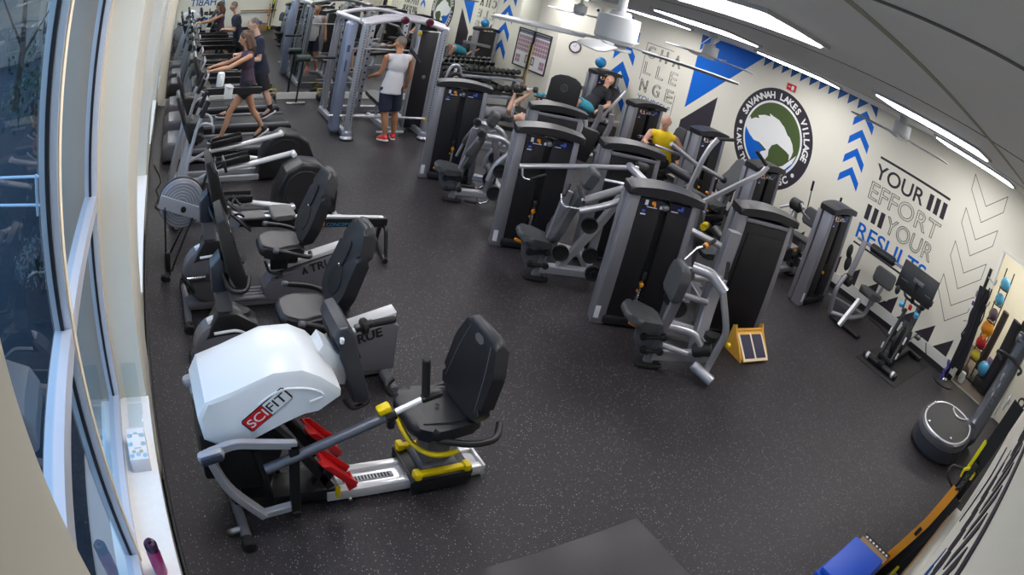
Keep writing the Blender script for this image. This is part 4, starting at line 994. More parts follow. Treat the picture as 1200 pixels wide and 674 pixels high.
        b = B(); b.cyl(e1 + V((-.01, 0, .005)), e2, .022, n=14, bev=.006); b.done('hand_grip', 'rubber_black', arm)
        b = B(); b.tube([(.15, yy, .72), (.30, yy, .77), (.64, yy, .72)], 0, .05, rect=(.035, .05)); b.done('upper_link', 'silver_plastic', t)
        b = B(); b.tube([(.14, yy - s * .02, .70), (.22, yy - s * .02, .42), (.42, yy - s * .02, .17)], 0, .12, rect=(.05, .07), up=(0, 1, 0)); b.tube([(.40, yy - s * .02, .17), (.63, yy - s * .02, .22)], 0, rect=(.045, .05)); b.done('lower_link', 'silver_plastic', t)
        b = B(); b.tube([(.63, yy, .72), (.62, yy, .18)], 0, rect=(.035, .055), up=(1, 0, 0)); b.cyl((.62, yy - .03, .18), (.62, yy + .03, .18), .03, bev=.006); b.done('link_post', 'plastic_black', t)
        b = B(); b.box((.155, yy + s * .03, .73), (.16, .06, .075), Euler((0, -.25, 0)), bev=.028); b.done('pivot_cap', 'silver_plastic', t)
        b = B(); b.box((.155, yy + s * .055, .727), (.13, .03, .055), Euler((0, -.25, 0)), bev=.02); b.done('pivot_pad', 'dark_blue_plastic', t)
    # red foot plates on black cranks
    for s in (-1, 1):
        yy = s * .14; o = V((1.0, yy, .24)); pd = V((-.66, 0, .75)); pn = V((.75, 0, .66))
        b = B()
        b.prism([(-.06, -.03), (.05, -.02), (.075, .26), (.05, .30), (.02, .27), (-.03, .27), (-.05, .31), (-.075, .28)], o, (0, 1, 0), pd, .012, True, .004)
        for q in (-.07, .07): b.prism([(0, -.02), (.05, .0), (.035, .24), (0, .27)], o + V((0, q, 0)), pn, pd, .010, True, .003)
        b.box(o + V((.01, 0, -.02)), (.06, .13, .015), Euler((0, -.5, 0)), bev=.004)
        b.done('foot_plate', 'red', t)
        b = B(); b.tube([(.52, yy, .74), (.72, yy, .50), (.88, yy, .22)], 0, .1, rect=(.06, .07), up=(0, 1, 0)); b.box((.84, yy, .30), (.09, .07, .16), Euler((0, .5, 0)), bev=.015); b.done('foot_lever', 'plastic_black', t)
    b = B(); b.box((.93, -.16, .16), (.03, .03, .09), bev=.008); b.done('lock_pin', 'yellow', t)
    # display on its neck
    b = B(); b.prism([(.80, 1.05), (.86, 1.14), (1.02, 1.02), (1.0, .86), (.88, .88)], (0, .04, 0), EX, EZv, .16, True, .02); b.done('display_neck', 'shell_white', t)
    b = B(); b.prism([(.92, 1.26), (.97, 1.27), (1.02, 1.20), (1.06, 1.02), (1.13, .80), (1.10, .76), (1.03, .78), (.99, .95), (.95, 1.10), (.90, 1.20)], (0, .05, 0), EX, EZv, .30, True, .02, 3); dsp = b.done('display', 'console_grey', t)
    b = B(); b.box((1.035, .05, 1.12), (.012, .22, .16), Euler((0, math.radians(-20), 0)), bev=.004); b.done('screen', 'screen', dsp)
    b = B(); b.box((.935, -.09, 1.20), (.02, .06, .03), bev=.004); b.done('badge', 'white_plastic', dsp)
    b = B(); b.tube([(.98, -.08, .80), (1.02, -.10, .74), (1.14, -.05, .74), (1.16, .14, .78)], .014, .04); b.done('display_handle', 'plastic_black', t)
    return t
stepper()

# ---------------------------------------------------------------- rowing machine
def rower():
    t = thing('rowing_machine', 'rowing machine with round grey flywheel and long low rail', 'rowing machine', (0, 5.75, 0))
    b = B(); b.lathe([(0, -.07), (.20, -.07), (.245, -.05), (.245, .05), (.20, .07), (0, .07)], (.24, 0, .68), EY, 40); fw = b.done('flywheel_cage', 'cage_grey', t)
    b = B()
    for r in (.07, .10, .13, .16, .19, .22): b.torus((.24, -.071, .68), EY, r, .004, 36, 6)
    b.done('cage_ring', 'silver_plastic', fw)
    b = B(); b.torus((.24, 0, .68), EY, .247, .012, 40, 8); b.done('cage_rim', 'plastic_black', fw)
    b = B(); b.tube([(-.0, -.09, .74), (.50, -.09, .56)], 0, rect=(.02, .13), up=(0, 0, 1)); b.mi = 1; b.cyl((.26, -.10, .645), (.26, -.115, .645), .03); b.done('arm_plate', ['silver_plastic', 'plastic_black'], t)
    b = B(); b.tube([(.46, 0, .58), (.88, 0, .44)], 0, rect=(.10, .13)); b.done('chain_box', 'silver_plastic', t)
    b = B(); b.tube([(.80, 0, .44), (2.46, 0, .34)], 0, rect=(.07, .10)); b.done('rail', 'plastic_black', t)
    b = B(); b.tube([(.86, 0, .492), (2.42, 0, .398)], 0, rect=(.05, .012)); b.done('rail_track', 'rail_white', t)
    b = B(); fit_text(b, 'CONCEPT 2', (1.80, -.0375, .345), (1, 0, -.06), (.06, 0, 1), .30, .035, bold=.01); b.mi = 1; b.box((1.76, -.0365, .37), (.04, .004, .045)); b.done('rail_lettering', ['lettering_blue', 'orange'], t)
    b = B(); b.box((1.02, 0, .49), (.24, .18, .03), bev=.01); pad(b, (1.20, .0, .50), (1.45, 0, .50), [(0, .30), (1, .26)], .05, EY, .02); b.done('seat', 'seat_taupe', t)
    b = B(); b.tube([(2.44, -.17, .02), (2.44, -.08, .30), (2.44, .08, .30), (2.44, .17, .02)], .022, .04); b.tube([(2.40, -.26, .03), (2.48, .26, .03)], .03); b.done('rear_leg', 'plastic_black', t)
    b = B(); b.tube([(.06, -.09, .68), (.07, -.15, .04)], .012); b.tube([(.36, -.09, .55), (.12, -.20, .06)], .012); b.tube([(.06, .09, .68), (.07, .15, .04)], .012); b.tube([(.36, .09, .55), (.12, .20, .06)], .012); b.box((.09, -.17, .13), (.05, .05, .24), bev=.01); b.cyl((.08, -.30, .03), (.08, .30, .03), .024); b.cyl((.03, -.3, .04), (.03, -.25, .04), .035, bev=.008); b.done('front_leg', 'plastic_black', t)
    b = B()
    for s in (-1, 1): b.box((.86, s * .13, .50), (.30, .11, .02), Euler((0, .7, 0)), bev=.006); b.tube([(.80, s * .13, .56), (.84, s * .20, .60), (.90, s * .13, .54)], .012, .02)
    b.done('foot_rest', 'plastic_black', t)
    b = B(); b.cyl((.72, -.22, .60), (.72, .22, .60), .017, n=10); b.done('handle', 'plastic_black', t)
    b = B(); b.tube([(.42, 0, .62), (.50, 0, .95), (.66, 0, 1.02)], .016, .05); b.box((.68, 0, 1.03), (.03, .18, .13), Euler((0, -.3, 0)), bev=.01); b.done('monitor', 'plastic_black', t)
rower()

# ---------------------------------------------------------------- elliptical trainers
def elliptical(y, label, swap):
    t = thing('elliptical_trainer', label, 'elliptical trainer', (0, y, 0), 0, 'elliptical trainers')
    b = B(); b.prism([(1.44, .02), (1.46, .34), (1.56, .56), (1.74, .66), (1.96, .63), (2.12, .52), (2.22, .30), (2.22, .02)], (0, 0, 0), EX, EZv, .34, True, .045, 4); b.done('drive_housing', 'plastic_black', t, 30)
    b = B(); b.lathe([(0, 0), (.225, 0), (.235, .008), (.24, 0), (.25, 0), (.25, .012), (0, .012)], (1.79, -.176, .34), EY, 36); b.done('drive_disc', 'trim_black', t)
    b = B(); b.tube([(1.50, -.13, .06), (.20, -.13, .06)], 0, rect=(.05, .07)); b.tube([(1.50, .13, .06), (.20, .13, .06)], 0, rect=(.05, .07)); b.cyl((.22, -.30, .05), (.22, .30, .05), .035, n=12, bev=.01); b.cyl((2.18, -.24, .03), (2.26, -.26, .03), .03, bev=.006); b.cyl((2.18, .24, .03), (2.26, .26, .03), .03, bev=.006); b.box((2.2, 0, .03), (.06, .5, .04), bev=.01); b.done('base_frame', 'silver_plastic', t)
    for s, hi in ((-1, swap), (1, not swap)):
        yy = s * .22
        a, c = ((1.70, .66), (1.14, .54)) if hi else ((1.66, .16), (1.10, .25))
        b = B(); b.tube([(a[0], yy, a[1]), (c[0], yy, c[1]), (.70, yy, c[1] - .06)], .034, n=12); b.cyl((a[0], yy - s * .10, a[1]), (a[0], yy + s * .02, a[1]), .036, bev=.01); b.done('stride_arm', 'rail_white', t)
        b = B(); ang = -.18 if hi else .02
        b.box((.93, yy, c[1] + .05), (.44, .17, .04), Euler((0, ang, 0)), bev=.012); b.box((.93, yy - .085, c[1] + .085), (.44, .02, .06), Euler((0, ang, 0)), bev=.008); b.box((.93, yy + .085, c[1] + .085), (.44, .02, .06), Euler((0, ang, 0)), bev=.008); b.box((.72, yy, c[1] + .07), (.02, .17, .07), bev=.008)
        pd = b.done('pedal', 'plastic_black', t)
        b = B()
        for k in range(9): b.box((.77 + k * .04, yy, c[1] + .074 + (k - 4) * .04 * (-math.sin(ang))), (.012, .14, .006))
        b.done('tread_rib', 'plastic_grey', pd)
        b = B(); b.tube([(.72, yy, c[1] - .04), (.30, yy, .30), (.33, yy, .72), (.42, yy, 1.15), (.52, yy * 1.1, 1.42)], .022, .10); ar = b.done('swing_arm', 'silver_plastic', t)
        b = B(); b.cyl((.46, yy * 1.05, 1.26), (.53, yy * 1.1, 1.45), .027, n=12, bev=.008); b.done('hand_grip', 'rubber_black', ar)
    for s in (-1, 1):
        b = B(); b.tube([(.16, s * .10, .05), (.27, s * .10, .55), (.38, s * .08, 1.02)], 0, rect=(.09, .085), up=(1, 0, 0)); b.done('mast', 'silver_plastic', t)
    b = B(); b.prism([(.24, 1.18), (.36, 1.22), (.50, 1.16), (.52, 1.02), (.44, .92), (.34, .95)], (0, 0, 0), EX, EZv, .34, True, .03, 3); b.cyl((.46, -.2, 1.02), (.46, .2, 1.02), .06, n=18, bev=.02); b.done('console_base', 'plastic_black', t)
    b = B(); b.box((.21, 0, 1.34), (.045, .42, .34), Euler((0, math.radians(-20), 0)), bev=.015); sc = b.done('console', 'plastic_black', t)
    b = B(); b.box((.233, 0, 1.348), (.006, .36, .28), Euler((0, math.radians(-20), 0)), bev=.002); b.done('screen', 'screen', sc)
    b = B(); b.tube([(.40, -.17, 1.10), (.50, -.21, 1.20), (.62, -.20, 1.16), (.63, -.12, 1.06)], .015, .06); b.tube([(.40, .17, 1.10), (.50, .21, 1.20), (.62, .20, 1.16), (.63, .12, 1.06)], .015, .06); b.done('fixed_handle', 'silver_plastic', t)
elliptical(6.88, 'black and silver elliptical trainer nearest the rowing machine', False)
elliptical(8.12, 'black and silver elliptical trainer nearest the treadmills', True)

# ---------------------------------------------------------------- treadmills
def treadmill(y, label):
    t = thing('treadmill', label, 'treadmill', (0, y, 0), 0, 'treadmills by the mirror')
    b = B(); b.box((1.34, 0, .15), (1.86, .56, .05), bev=.006); b.done('belt', 'belt', t)
    for s in (-1, 1):
        b = B(); b.box((1.36, s * .34, .165), (1.88, .11, .07), bev=.015); b.mi = 1; b.box((1.36, s * .40, .10), (1.86, .03, .14), bev=.01); b.done('side_rail', ['plastic_grey', 'plastic_black'], t)
    b = B(); b.box((1.4, 0, .07), (1.8, .70, .08), bev=.01); b.cyl((2.28, -.38, .12), (2.28, .38, .12), .055, n=14, bev=.01); b.box((.4, 0, .10), (.3, .7, .12), bev=.02); b.done('deck', 'plastic_black', t)
    b = B(); b.prism([(.03, .04), (.02, .24), (.10, .33), (.34, .33), (.46, .24), (.48, .06)], (0, 0, 0), EX, EZv, .74, True, .05, 3); b.done('motor_hood', 'grey_plastic', t)
    for s in (-1, 1):
        b = B(); b.tube([(.36, s * .40, .10), (.42, s * .40, .60), (.55, s * .38, 1.08)], 0, rect=(.07, .10), up=(1, 0, 0)); b.done('upright', 'silver_plastic', t)
        b = B(); b.tube([(.55, s * .38, 1.05), (.72, s * .40, 1.07), (1.50, s * .40, 1.05)], 0, .05, rect=(.06, .10)); b.done('hand_rail', 'plastic_black', t)
    b = B(); b.prism([(.40, 1.02), (.70, .98), (.74, 1.06), (.56, 1.18), (.42, 1.16)], (0, 0, 0), EX, EZv, .80, True, .025, 3); b.done('console_tray', 'plastic_black', t)
    b = B(); b.box((.47, 0, 1.38), (.06, .62, .42), Euler((0, math.radians(-18), 0)), bev=.02); sc = b.done('console', 'plastic_black', t)
    b = B(); b.box((.505, 0, 1.40), (.006, .5, .28), Euler((0, math.radians(-18), 0)), bev=.002); b.done('screen', 'screen', sc)
    b = B(); b.tube([(.60, -.25, 1.10), (.66, -.25, 1.29), (.66, .25, 1.29), (.60, .25, 1.10)], .018, .06); b.done('front_handle', 'silver_plastic', t)
treadmill(9.25, 'black treadmill under the woman in purple, nearest the elliptical trainers')
treadmill(10.50, 'black treadmill under the man in dark clothes')
treadmill(11.72, 'empty black treadmill right beside the mirror')
b = B(); b.lathe([(0, 0), (.06, 0), (.062, .16), (.05, .20), (.03, .21), (0, .21)], (.86, 8.98, 1.112), EZv, 16); b.tube([(.86, 8.92, 1.28), (.86, 8.86, 1.24), (.86, 8.88, 1.16)], .012, .03)
tag(b.done('water_jug', 'bottle_white'), 'white jug standing on the treadmill hand rail by the woman in purple', 'bottle')
b = B(); 
for k in range(5): b.box((.98 + .004 * k, 8.85, 1.128 + .012 * (k % 2)), (.10, .11 + .01 * k, .016), Euler((.03 * k, .04, .1 * k)), bev=.006)
b.box((.99, 8.800, 1.045), (.13, .014, .18), bev=.005); b.box((.99, 8.905, 1.06), (.13, .014, .14), bev=.005)
tag(b.done('towel', 'bottle_white'), 'white towel draped over the treadmill hand rail by the woman in purple', 'towel')
mat('cage_silver', (.42, .44, .50), .32, .55)
mat('cage_blue', (.27, .31, .43), .35, .5)
mat('ring_white', (.74, .72, .78), .3, .2)
mat('maroon', (.10, .008, .03), .4)
mat('dumbbell', (.010, .010, .011), .5)
mat('pad_green', (.03, .05, .045), .5)
mat('wood', (.50, .36, .18), .5, noise_amt=.15, noise_scale=12)
mat('paper', (.80, .78, .80), .6)
mat('print_pink', (.40, .24, .30), .6)
mat('print_dark', (.06, .07, .12), .6)
mat('clock_rim', (.05, .05, .05), .4)
# ---------------------------------------------------------------- cable training cage
def cage():
    t = thing('cable_cage', 'silver training cage with round posts, cable columns and bars, in front of the mirror', 'training cage', (3.22, 9.75, 0))
    W_, D_, H = 1.38, 1.85, 1.98
    for x, nm in ((0, 'left'), (W_, 'right')):
        b = B(); b.cyl((x, 0, .1), (x, 0, H), .060, n=18); b.mi = 1
        for k in range(34): b.cyl((x + (.0), -.058, .35 + k * .046), (x, -.064, .35 + k * .046), .010, n=8)
        b.done('front_post', ['cage_silver', 'trim_black'], t)
        b = B(); b.lathe([(0, 0), (.105, 0), (.11, .03), (.085, .06), (.085, .12), (.07, .15), (0, .15)], (x, 0, 0), EZv, 20); b.mi = 1; b.cyl((x, -.03, 0), (x, -.03, .02), .12); b.done('post_foot', ['cage_silver', 'rubber_black'], t)
    # wide cable columns just behind the front posts
    b = B(); b.box((-.13, .38, 1.0), (.17, .26, 1.92), bev=.05, seg=3); c = b.done('cable_column', 'cage_blue', t)
    b = B(); b.box((-.14, .246, 1.50), (.05, .004, .12)); b.box((-.14, .246, 1.2), (.03, .004, .2)); b.done('column_badge', 'print_dark', c)
    b = B(); b.box((W_ - .02, .58, .95), (.36, .16, 1.80), bev=.03); c = b.done('weight_column', 'shroud', t)
    b = B(); b.box((W_ - .20, .55, .95), (.04, .10, 1.8), bev=.01); b.box((W_ + .16, .55, .95), (.05, .10, 1.8), bev=.01); b.done('column_trim', 'cage_silver', c)
    b = B(); b.lathe([(0, 0), (.04, 0), (.03, .006), (0, .006)], (W_ + .02, .495, 1.0), (0, -1, 0), 16); b.done('column_emblem', 'plastic_grey', c)
    # rear upright frame on the left: rounded loop with cable guides
    b = B(); b.tube([(.02, D_ - .2, .06), (.02, D_ - .2, H - .08), (.02, D_ - .75, H - .02), (.02, D_ - .95, H - .1), (.0, D_ - 1.3, .08)], 0, .10, rect=(.055, .075), up=(1, 0, 0)); b.tube([(0, -.0, .06), (0, D_, .06)], 0, rect=(.09, .10)); b.tube([(.02, D_, .06), (.02, D_, H - .12), (.02, D_ - .25, H)], 0, .12, rect=(.06, .08), up=(1, 0, 0)); b.done('left_frame', 'cage_silver', t)
    b = B()
    for k in range(3): b.cyl((.02, 1.05 + k * .14, .15), (.02, 1.05 + k * .14, 1.85), .012, n=8)
    b.done('guide_rod', 'chrome', t)
    b = B()
    for k in range(9): b.box((.02, 1.16, .2 + k * .05), (.10, .24, .042), bev=.004)
    b.done('weight_stack', 'plate_iron', t)
    b = B()
    for k in range(10): b.ball((.03, 1.35 + .04 * math.sin(k * 2.0), .3 + k * .15), (.03, .04, .05))
    b.tube([(.03, 1.38, .2), (.03, 1.33, 1.85)], .012); b.done('carriage_hook', 'plastic_black', t)
    # perforated rear upright on the right half
    for x in (.72, W_):
        b = B(); b.box((x, D_ - .1, H / 2), (.08, .08, H), bev=.008); b.mi = 1
        for k in range(12): b.cyl((x, D_ - .143, .25 + k * .14), (x, D_ - .138, .25 + k * .14), .022, n=12)
        b.done('rear_upright', ['cage_silver', 'trim_black'], t)
    b = B()
    b.tube([(W_, 0, .07), (W_, D_, .07)], 0, rect=(.08, .09)); b.tube([(0, D_, .07), (W_, D_, .07)], 0, rect=(.08, .09)); b.done('floor_rail', 'cage_silver', t)
    # arched top members
    b = B()
    for y, dz in ((0, 0), (.16, .03), (D_ - .1, .0)):
        pts = [(x, y, H + dz - .02 + .13 * math.sin(PI * (x + .05) / (W_ + .1))) for x in [-.05 + (W_ + .1) * k / 10 for k in range(11)]]
        b.tube(pts, .05 if y < 1 else .04, 0, n=12)
    for x in (0, W_): b.tube([(x, -.02, H), (x, D_, H)], .045, n=12)
    b.done('top_arch', 'ring_white', t)
    for x in (.62, 1.05):
        b = B(); b.lathe([(0, 0), (.065, 0), (.065, .05), (.045, .06), (0, .05)], (x, -.05, H + .10), (0, -1, -.3), 20); b.done('pulley_cap', ['maroon'], t)
    b = B(); b.cyl((-.05, .95, 1.40), (W_ + .05, .95, 1.40), .016, n=10); b.cyl((-.28, .30, .33), (W_ + .02, .02, .36), .018, n=10); b.done('cross_bar', 'rail_white', t)
    b = B(); b.cyl((-.02, 1.35, 1.15), (-.42, 1.35, 1.15), .026, n=12, bev=.006); b.cyl((-.02, .95, 1.56), (.30, .95, 1.56), .026, n=12, bev=.006); b.done('storage_peg', 'rubber_black', t)
    b = B(); b.tube([(.90, .9, 1.84), (.95, .8, 1.72), (1.1, .75, 1.6)], .028, .05); b.tube([(1.05, .5, 1.5), (1.2, .3, 1.3)], .03); b.done('swivel_arm', 'plastic_black', t)
    b = B(); b.ball((1.16, .48, 1.80), (.035, .03, .045)); b.ball((1.34, -.02, .36), .03); b.done('cable_tag', 'yellow', t)
cage()
# adjustable bench inside the cage
def bench(loc, rz, label, name='weight_bench', tilt=.08, L=1.2):
    t = thing(name, label, 'bench', loc, rz)
    b = B(); pad(b, (-L * .18, 0, .45), (-L * .18 + L * .68 * math.cos(tilt), 0, .45 + L * .68 * math.sin(tilt)), [(0, .28), (.6, .28), (1, .24)], .07, EY, .02); b.done('back_pad', 'pad_black', t)
    b = B(); pad(b, (-L * .5, 0, .46), (-L * .2, 0, .44), [(0, .22), (1, .28)], .07, EY, .02); b.done('seat_pad', 'pad_black', t)
    b = B(); b.tube([(-L * .42, 0, .08), (L * .46, 0, .08)], 0, rect=(.07, .07)); b.tube([(-L * .3, 0, .10), (-L * .22, 0, .42)], 0, rect=(.06, .06), up=(0, 1, 0)); b.tube([(L * .1, 0, .10), (L * .18, 0, .43)], 0, rect=(.05, .06), up=(0, 1, 0)); b.cyl((-L * .45, -.25, .05), (-L * .45, .25, .05), .03); b.cyl((L * .46, -.25, .05), (L * .46, .25, .05), .03); b.box((-L * .5, 0, .05), (.12, .10, .06), bev=.02); b.done('frame', 'cage_silver', t)
    return t
bench((4.04, 10.52, 0), math.radians(93), 'dark adjustable bench standing inside the silver training cage')
# foam roller stand by the mirror
t = thing('roller_stand', 'black upright stand with a dark foam roller on top, by the mirror', 'exercise stand', (2.85, 12.25, 0))
b = B(); b.tube([(0, 0, .03), (.02, 0, .95)], .022); b.done('post', 'plastic_black', t)
b = B(); b.box((0, 0, .02), (.40, .12, .03), bev=.01); b.done('foot', 'steel', t)
b = B(); b.cyl((-.14, 0, .95), (.16, 0, .95), .075, n=18, bev=.02); b.done('roller', 'pad_green', t)
for k, x in enumerate((2.35, 3.40)):
    t = thing('kettlebell', ['dark kettlebell with yellow handle on the floor by the mirror left of the roller stand', 'dark kettlebell with yellow handle on the floor by the mirror next to the cage'][k], 'kettlebell', (x, 12.42, 0), 0, 'kettlebells by the mirror')
    b = B(); b.ball((0, 0, .10), (.10, .10, .10)); b.done('bell', 'plate_iron', t)
    b = B(); b.tube([(-.07, 0, .16), (-.08, 0, .27), (.08, 0, .27), (.07, 0, .16)], .018, .04); b.done('handle', mat('kettle_yellow%d' % k, (.45, .35, .05), .4), t)
# ---------------------------------------------------------------- dumbbell rack
RX0, RX1, RY = 6.28, 7.72, 12.0
t = thing('dumbbell_rack', 'two-tier black and silver dumbbell rack in front of the mirror', 'dumbbell rack', (0, 0, 0))
b = B()
for z, yy in ((.80, RY + .14), (.42, RY - .04)):
    b.box(((RX0 + RX1) / 2, yy, z), (RX1 - RX0, .30, .03), Euler((-.30, 0, 0)), bev=.008); 
b.done('tier', 'plastic_black', t)
b = B()
for z, yy in ((.755, RY - .02), (.375, RY - .20)): b.box(((RX0 + RX1) / 2, yy, z), (RX1 - RX0 + .04, .03, .06), bev=.008)
b.done('tier_rail', 'cage_silver', t)
for x in (RX0 + .08, RX1 - .08):
    b = B(); b.tube([(x, RY - .25, .03), (x, RY + .28, .03)], 0, rect=(.07, .06)); b.tube([(x, RY + .22, .04), (x, RY + .16, .84)], 0, rect=(.06, .09), up=(0, 1, 0)); b.tube([(x, RY + .18, .36), (x, RY - .22, .36)], 0, rect=(.05, .06)); b.done('end_frame', 'frame_silver', t)
def dumbbell(x, y, z, r, tilt, label, grp, yaw=PI / 2):
    t = thing('dumbbell', label, 'dumbbell', (x, y, z), yaw, grp); t.rotation_euler = (0, tilt, yaw)
    L = .10 + r * .5
    for s in (-1, 1):
        b = B(); b.lathe([(0, 0), (r * .8, 0), (r, .02), (r, L * .55), (r * .8, L * .6), (0, L * .6)], (s * .065, 0, 0), (s, 0, 0), 8); b.done('head', 'dumbbell', t)
    b = B(); b.cyl((-.07, 0, 0), (.07, 0, 0), .016, n=10); b.done('handle', 'chrome', t)
    return t
pos = ['first', 'second', 'third', 'fourth', 'fifth', 'sixth', 'seventh', 'eighth', 'ninth', 'tenth']
for k in range(10):
    x = RX0 + .14 + k * .130
    r = .050 + .0014 * k
    dumbbell(x, RY + .13, .815 + r + .034, r, .30, 'black dumbbell, %s from the left on the upper tier of the rack' % pos[k], 'dumbbells on the upper tier')
for k in range(8):
    x = RX0 + .14 + k * .17
    r = .066 + .002 * k
    dumbbell(x, RY - .05, .435 + r + .034, r, .30, 'large black dumbbell, %s from the left on the lower tier of the rack' % pos[k], 'dumbbells on the lower tier')
# plate-loaded pulley arch left of the rack
t = thing('pulley_arch', 'grey arched frame with a round black pulley wheel beside the dumbbell rack', 'exercise machine', (5.92, 11.7, 0))
b = B(); b.tube([(-.16, 0, .03), (-.16, 0, .80), (-.08, 0, 1.02), (.08, 0, 1.02), (.16, 0, .80), (.16, 0, .03)], .032, .14, n=12, nb=6); b.box((0, 0, .03), (.5, .4, .05), bev=.01); b.done('arch', 'cage_silver', t)
b = B(); b.lathe([(0, -.05), (.13, -.05), (.15, -.03), (.12, 0), (.15, .03), (.13, .05), (0, .05)], (0, -.06, .74), EY, 28); w_ = b.done('pulley_wheel', 'rubber_black', t)
b = B(); b.torus((0, -.115, .74), EY, .06, .012, 20, 8); b.cyl((0, -.12, .74), (0, 0, .74), .03); b.done('hub', 'steel', w_)
b = B(); b.tube([(0, -.03, .95), (0, -.03, .6), (0, -.1, .45)], .03); b.done('bracket', 'rail_white', t)
# flat bench for the lifter, and the wooden board leaning by the posters
bench((5.62, 9.28, 0), math.radians(-30), 'flat dark bench under the man lying in the grey shirt', 'flat_bench', 0.0, 1.25)
b = B(); b.box((8.215, 12.66, .78), (.022, .04, 1.56), Euler((0, .02, 0)), bev=.004); tag(b.done('wooden_board', 'wood'), 'long wooden board leaning in the corner beside the poster', 'board')
# ---------------------------------------------------------------- poster, clock, strobe
t = thing('exercise_poster', 'framed exercise chart with rows of pink figures on the pier by the mirror', 'poster', (8.255, 12.365, 1.40))
b = B()
for y, z, a, c in ((0, .475, .69, .03), (0, -.475, .69, .03), (.335, 0, .03, .97), (-.335, 0, .03, .97)): b.box((-.012, y, z), (.024, a, c))
b.done('frame', 'trim_black', t)
b = B(); b.box((-.006, 0, 0), (.008, .64, .92)); b.mi = 1
for r in range(4):
    for c in range(6): b.box((-.011, -.25 + c * .10, .27 - r * .105), (.003, .085, .088))
for r in range(2):
    for c in range(2): b.box((-.011, -.22 + c * .10, -.24 - r * .10), (.003, .09, .09))
b.mi = 2
b.prism([(-.31, .36), (.31, .36), (.31, .44), (-.31, .44)], (-.011, 0, 0), EY, EZv, .003)
b.box((-.011, .22, -.25), (.003, .12, .20)); b.mi = 0
b.box((-.0125, .22, -.25), (.003, .05, .14)); 
for k in range(9): b.box((-.0125, -.24 + k * .06, .385), (.003, .03, .01))
b.done('chart', ['paper', 'print_pink', 'print_dark'], t)
t = thing('wall_clock', 'round white wall clock with dark rim on the angled corner wall', 'clock', (8.545, 11.53, 1.79)); 
nrm = V((-.64, -.59, 0)).normalized(); t.rotation_euler = (0, 0, math.atan2(nrm.y, nrm.x))
b = B(); b.torus((.012, 0, 0), EX, .125, .016, 36, 8); b.done('rim', 'clock_rim', t)
b = B(); b.cyl((.002, 0, 0), (.012, 0, 0), .125, n=36); b.done('dial', 'paper', t)
b = B()
for k in range(12): b.box((.0135, .10 * math.sin(k * PI / 6), .10 * math.cos(k * PI / 6)), (.002, .008, .018), Euler((-k * PI / 6, 0, 0)))
b.tube([(.015, 0, 0), (.015, -.045, .03)], .004, n=6); b.tube([(.015, 0, 0), (.015, .02, .08)], .003, n=6); b.done('hand', 'trim_black', t)
t = thing('fire_alarm', 'small red fire alarm strobe high on the mural wall above the emblem', 'fire alarm', (8.845, 5.98, 2.615))
b = B(); b.box((-.02, 0, 0), (.04, .19, .12), bev=.012); b.done('body', 'red', t)
b = B(); b.box((-.045, -.045, -.005), (.03, .05, .08), bev=.012); b.mi = 1; b.box((-.042, .03, 0), (.004, .05, .012)); b.done('strobe_lens', ['white_plastic', 'white_plastic'], t)
# ---------------------------------------------------------------- ceiling fans
def fan(x, y, label, a0, zh):
    t = thing('ceiling_fan', label, 'ceiling fan', (x, y, cz(x)), 0, 'ceiling fans'); d = zh - cz(x)
    b = B(); b.lathe([(0, 0), (.075, 0), (.06, -.06), (.02, -.07), (0, -.07)], (0, 0, 0), EZv, 20); b.cyl((0, 0, -.05), (0, 0, d + .10), .028, n=14); b.done('down_rod', 'housing_white', t)
    b = B(); b.lathe([(0, .12), (.06, .12), (.07, .09), (.125, .085), (.128, .06), (.128, -.06), (.12, -.07), (.115, -.085), (.075, -.09), (.075, -.11), (.11, -.112), (.11, -.125), (.06, -.135), (0, -.135)], (0, 0, d), EZv, 32); b.done('motor_housing', 'housing_white', t)
    for k in range(4):
        a = a0 + k * PI / 2; c, s = math.cos(a), math.sin(a)
        R = Matrix.Rotation(a, 3, 'Z') @ Matrix.Rotation(-.17, 3, 'X')
        b = B(Matrix.Translation((0, 0, d - .095)) @ R.to_4x4())
        b.prism([(.17, -.055), (.62, -.07), (.74, -.055), (.76, -.03), (.76, .03), (.74, .055), (.62, .07), (.17, .055)], (0, 0, 0), EX, EY, .008, True, .003); bl = b.done('blade', 'housing_white', t)
        b = B(Matrix.Translation((0, 0, d - .095)) @ R.to_4x4()); b.prism([(.09, -.015), (.20, -.035), (.26, 0), (.20, .035), (.09, .015)], (0, 0, .008), EX, EY, .008); b.done('blade_iron', 'housing_white', bl)
fan(2.45, 2.95, 'white ceiling fan nearest to the windows and the rear wall', math.radians(-49), 2.852)
fan(7.4, 3.12, 'white ceiling fan above the wall slogan', math.radians(-75), 2.84)
fan(7.4, 6.66, 'white ceiling fan in front of the large blue panel', math.radians(-68), 2.72)
fan(7.4, 10.1, 'white ceiling fan near the angled corner wall', math.radians(-70), 2.74)
fan(2.62, 6.66, 'white ceiling fan over the middle of the cardio row', math.radians(-30), 2.80)
fan(2.62, 10.1, 'white ceiling fan over the treadmills', math.radians(-40), 2.80)

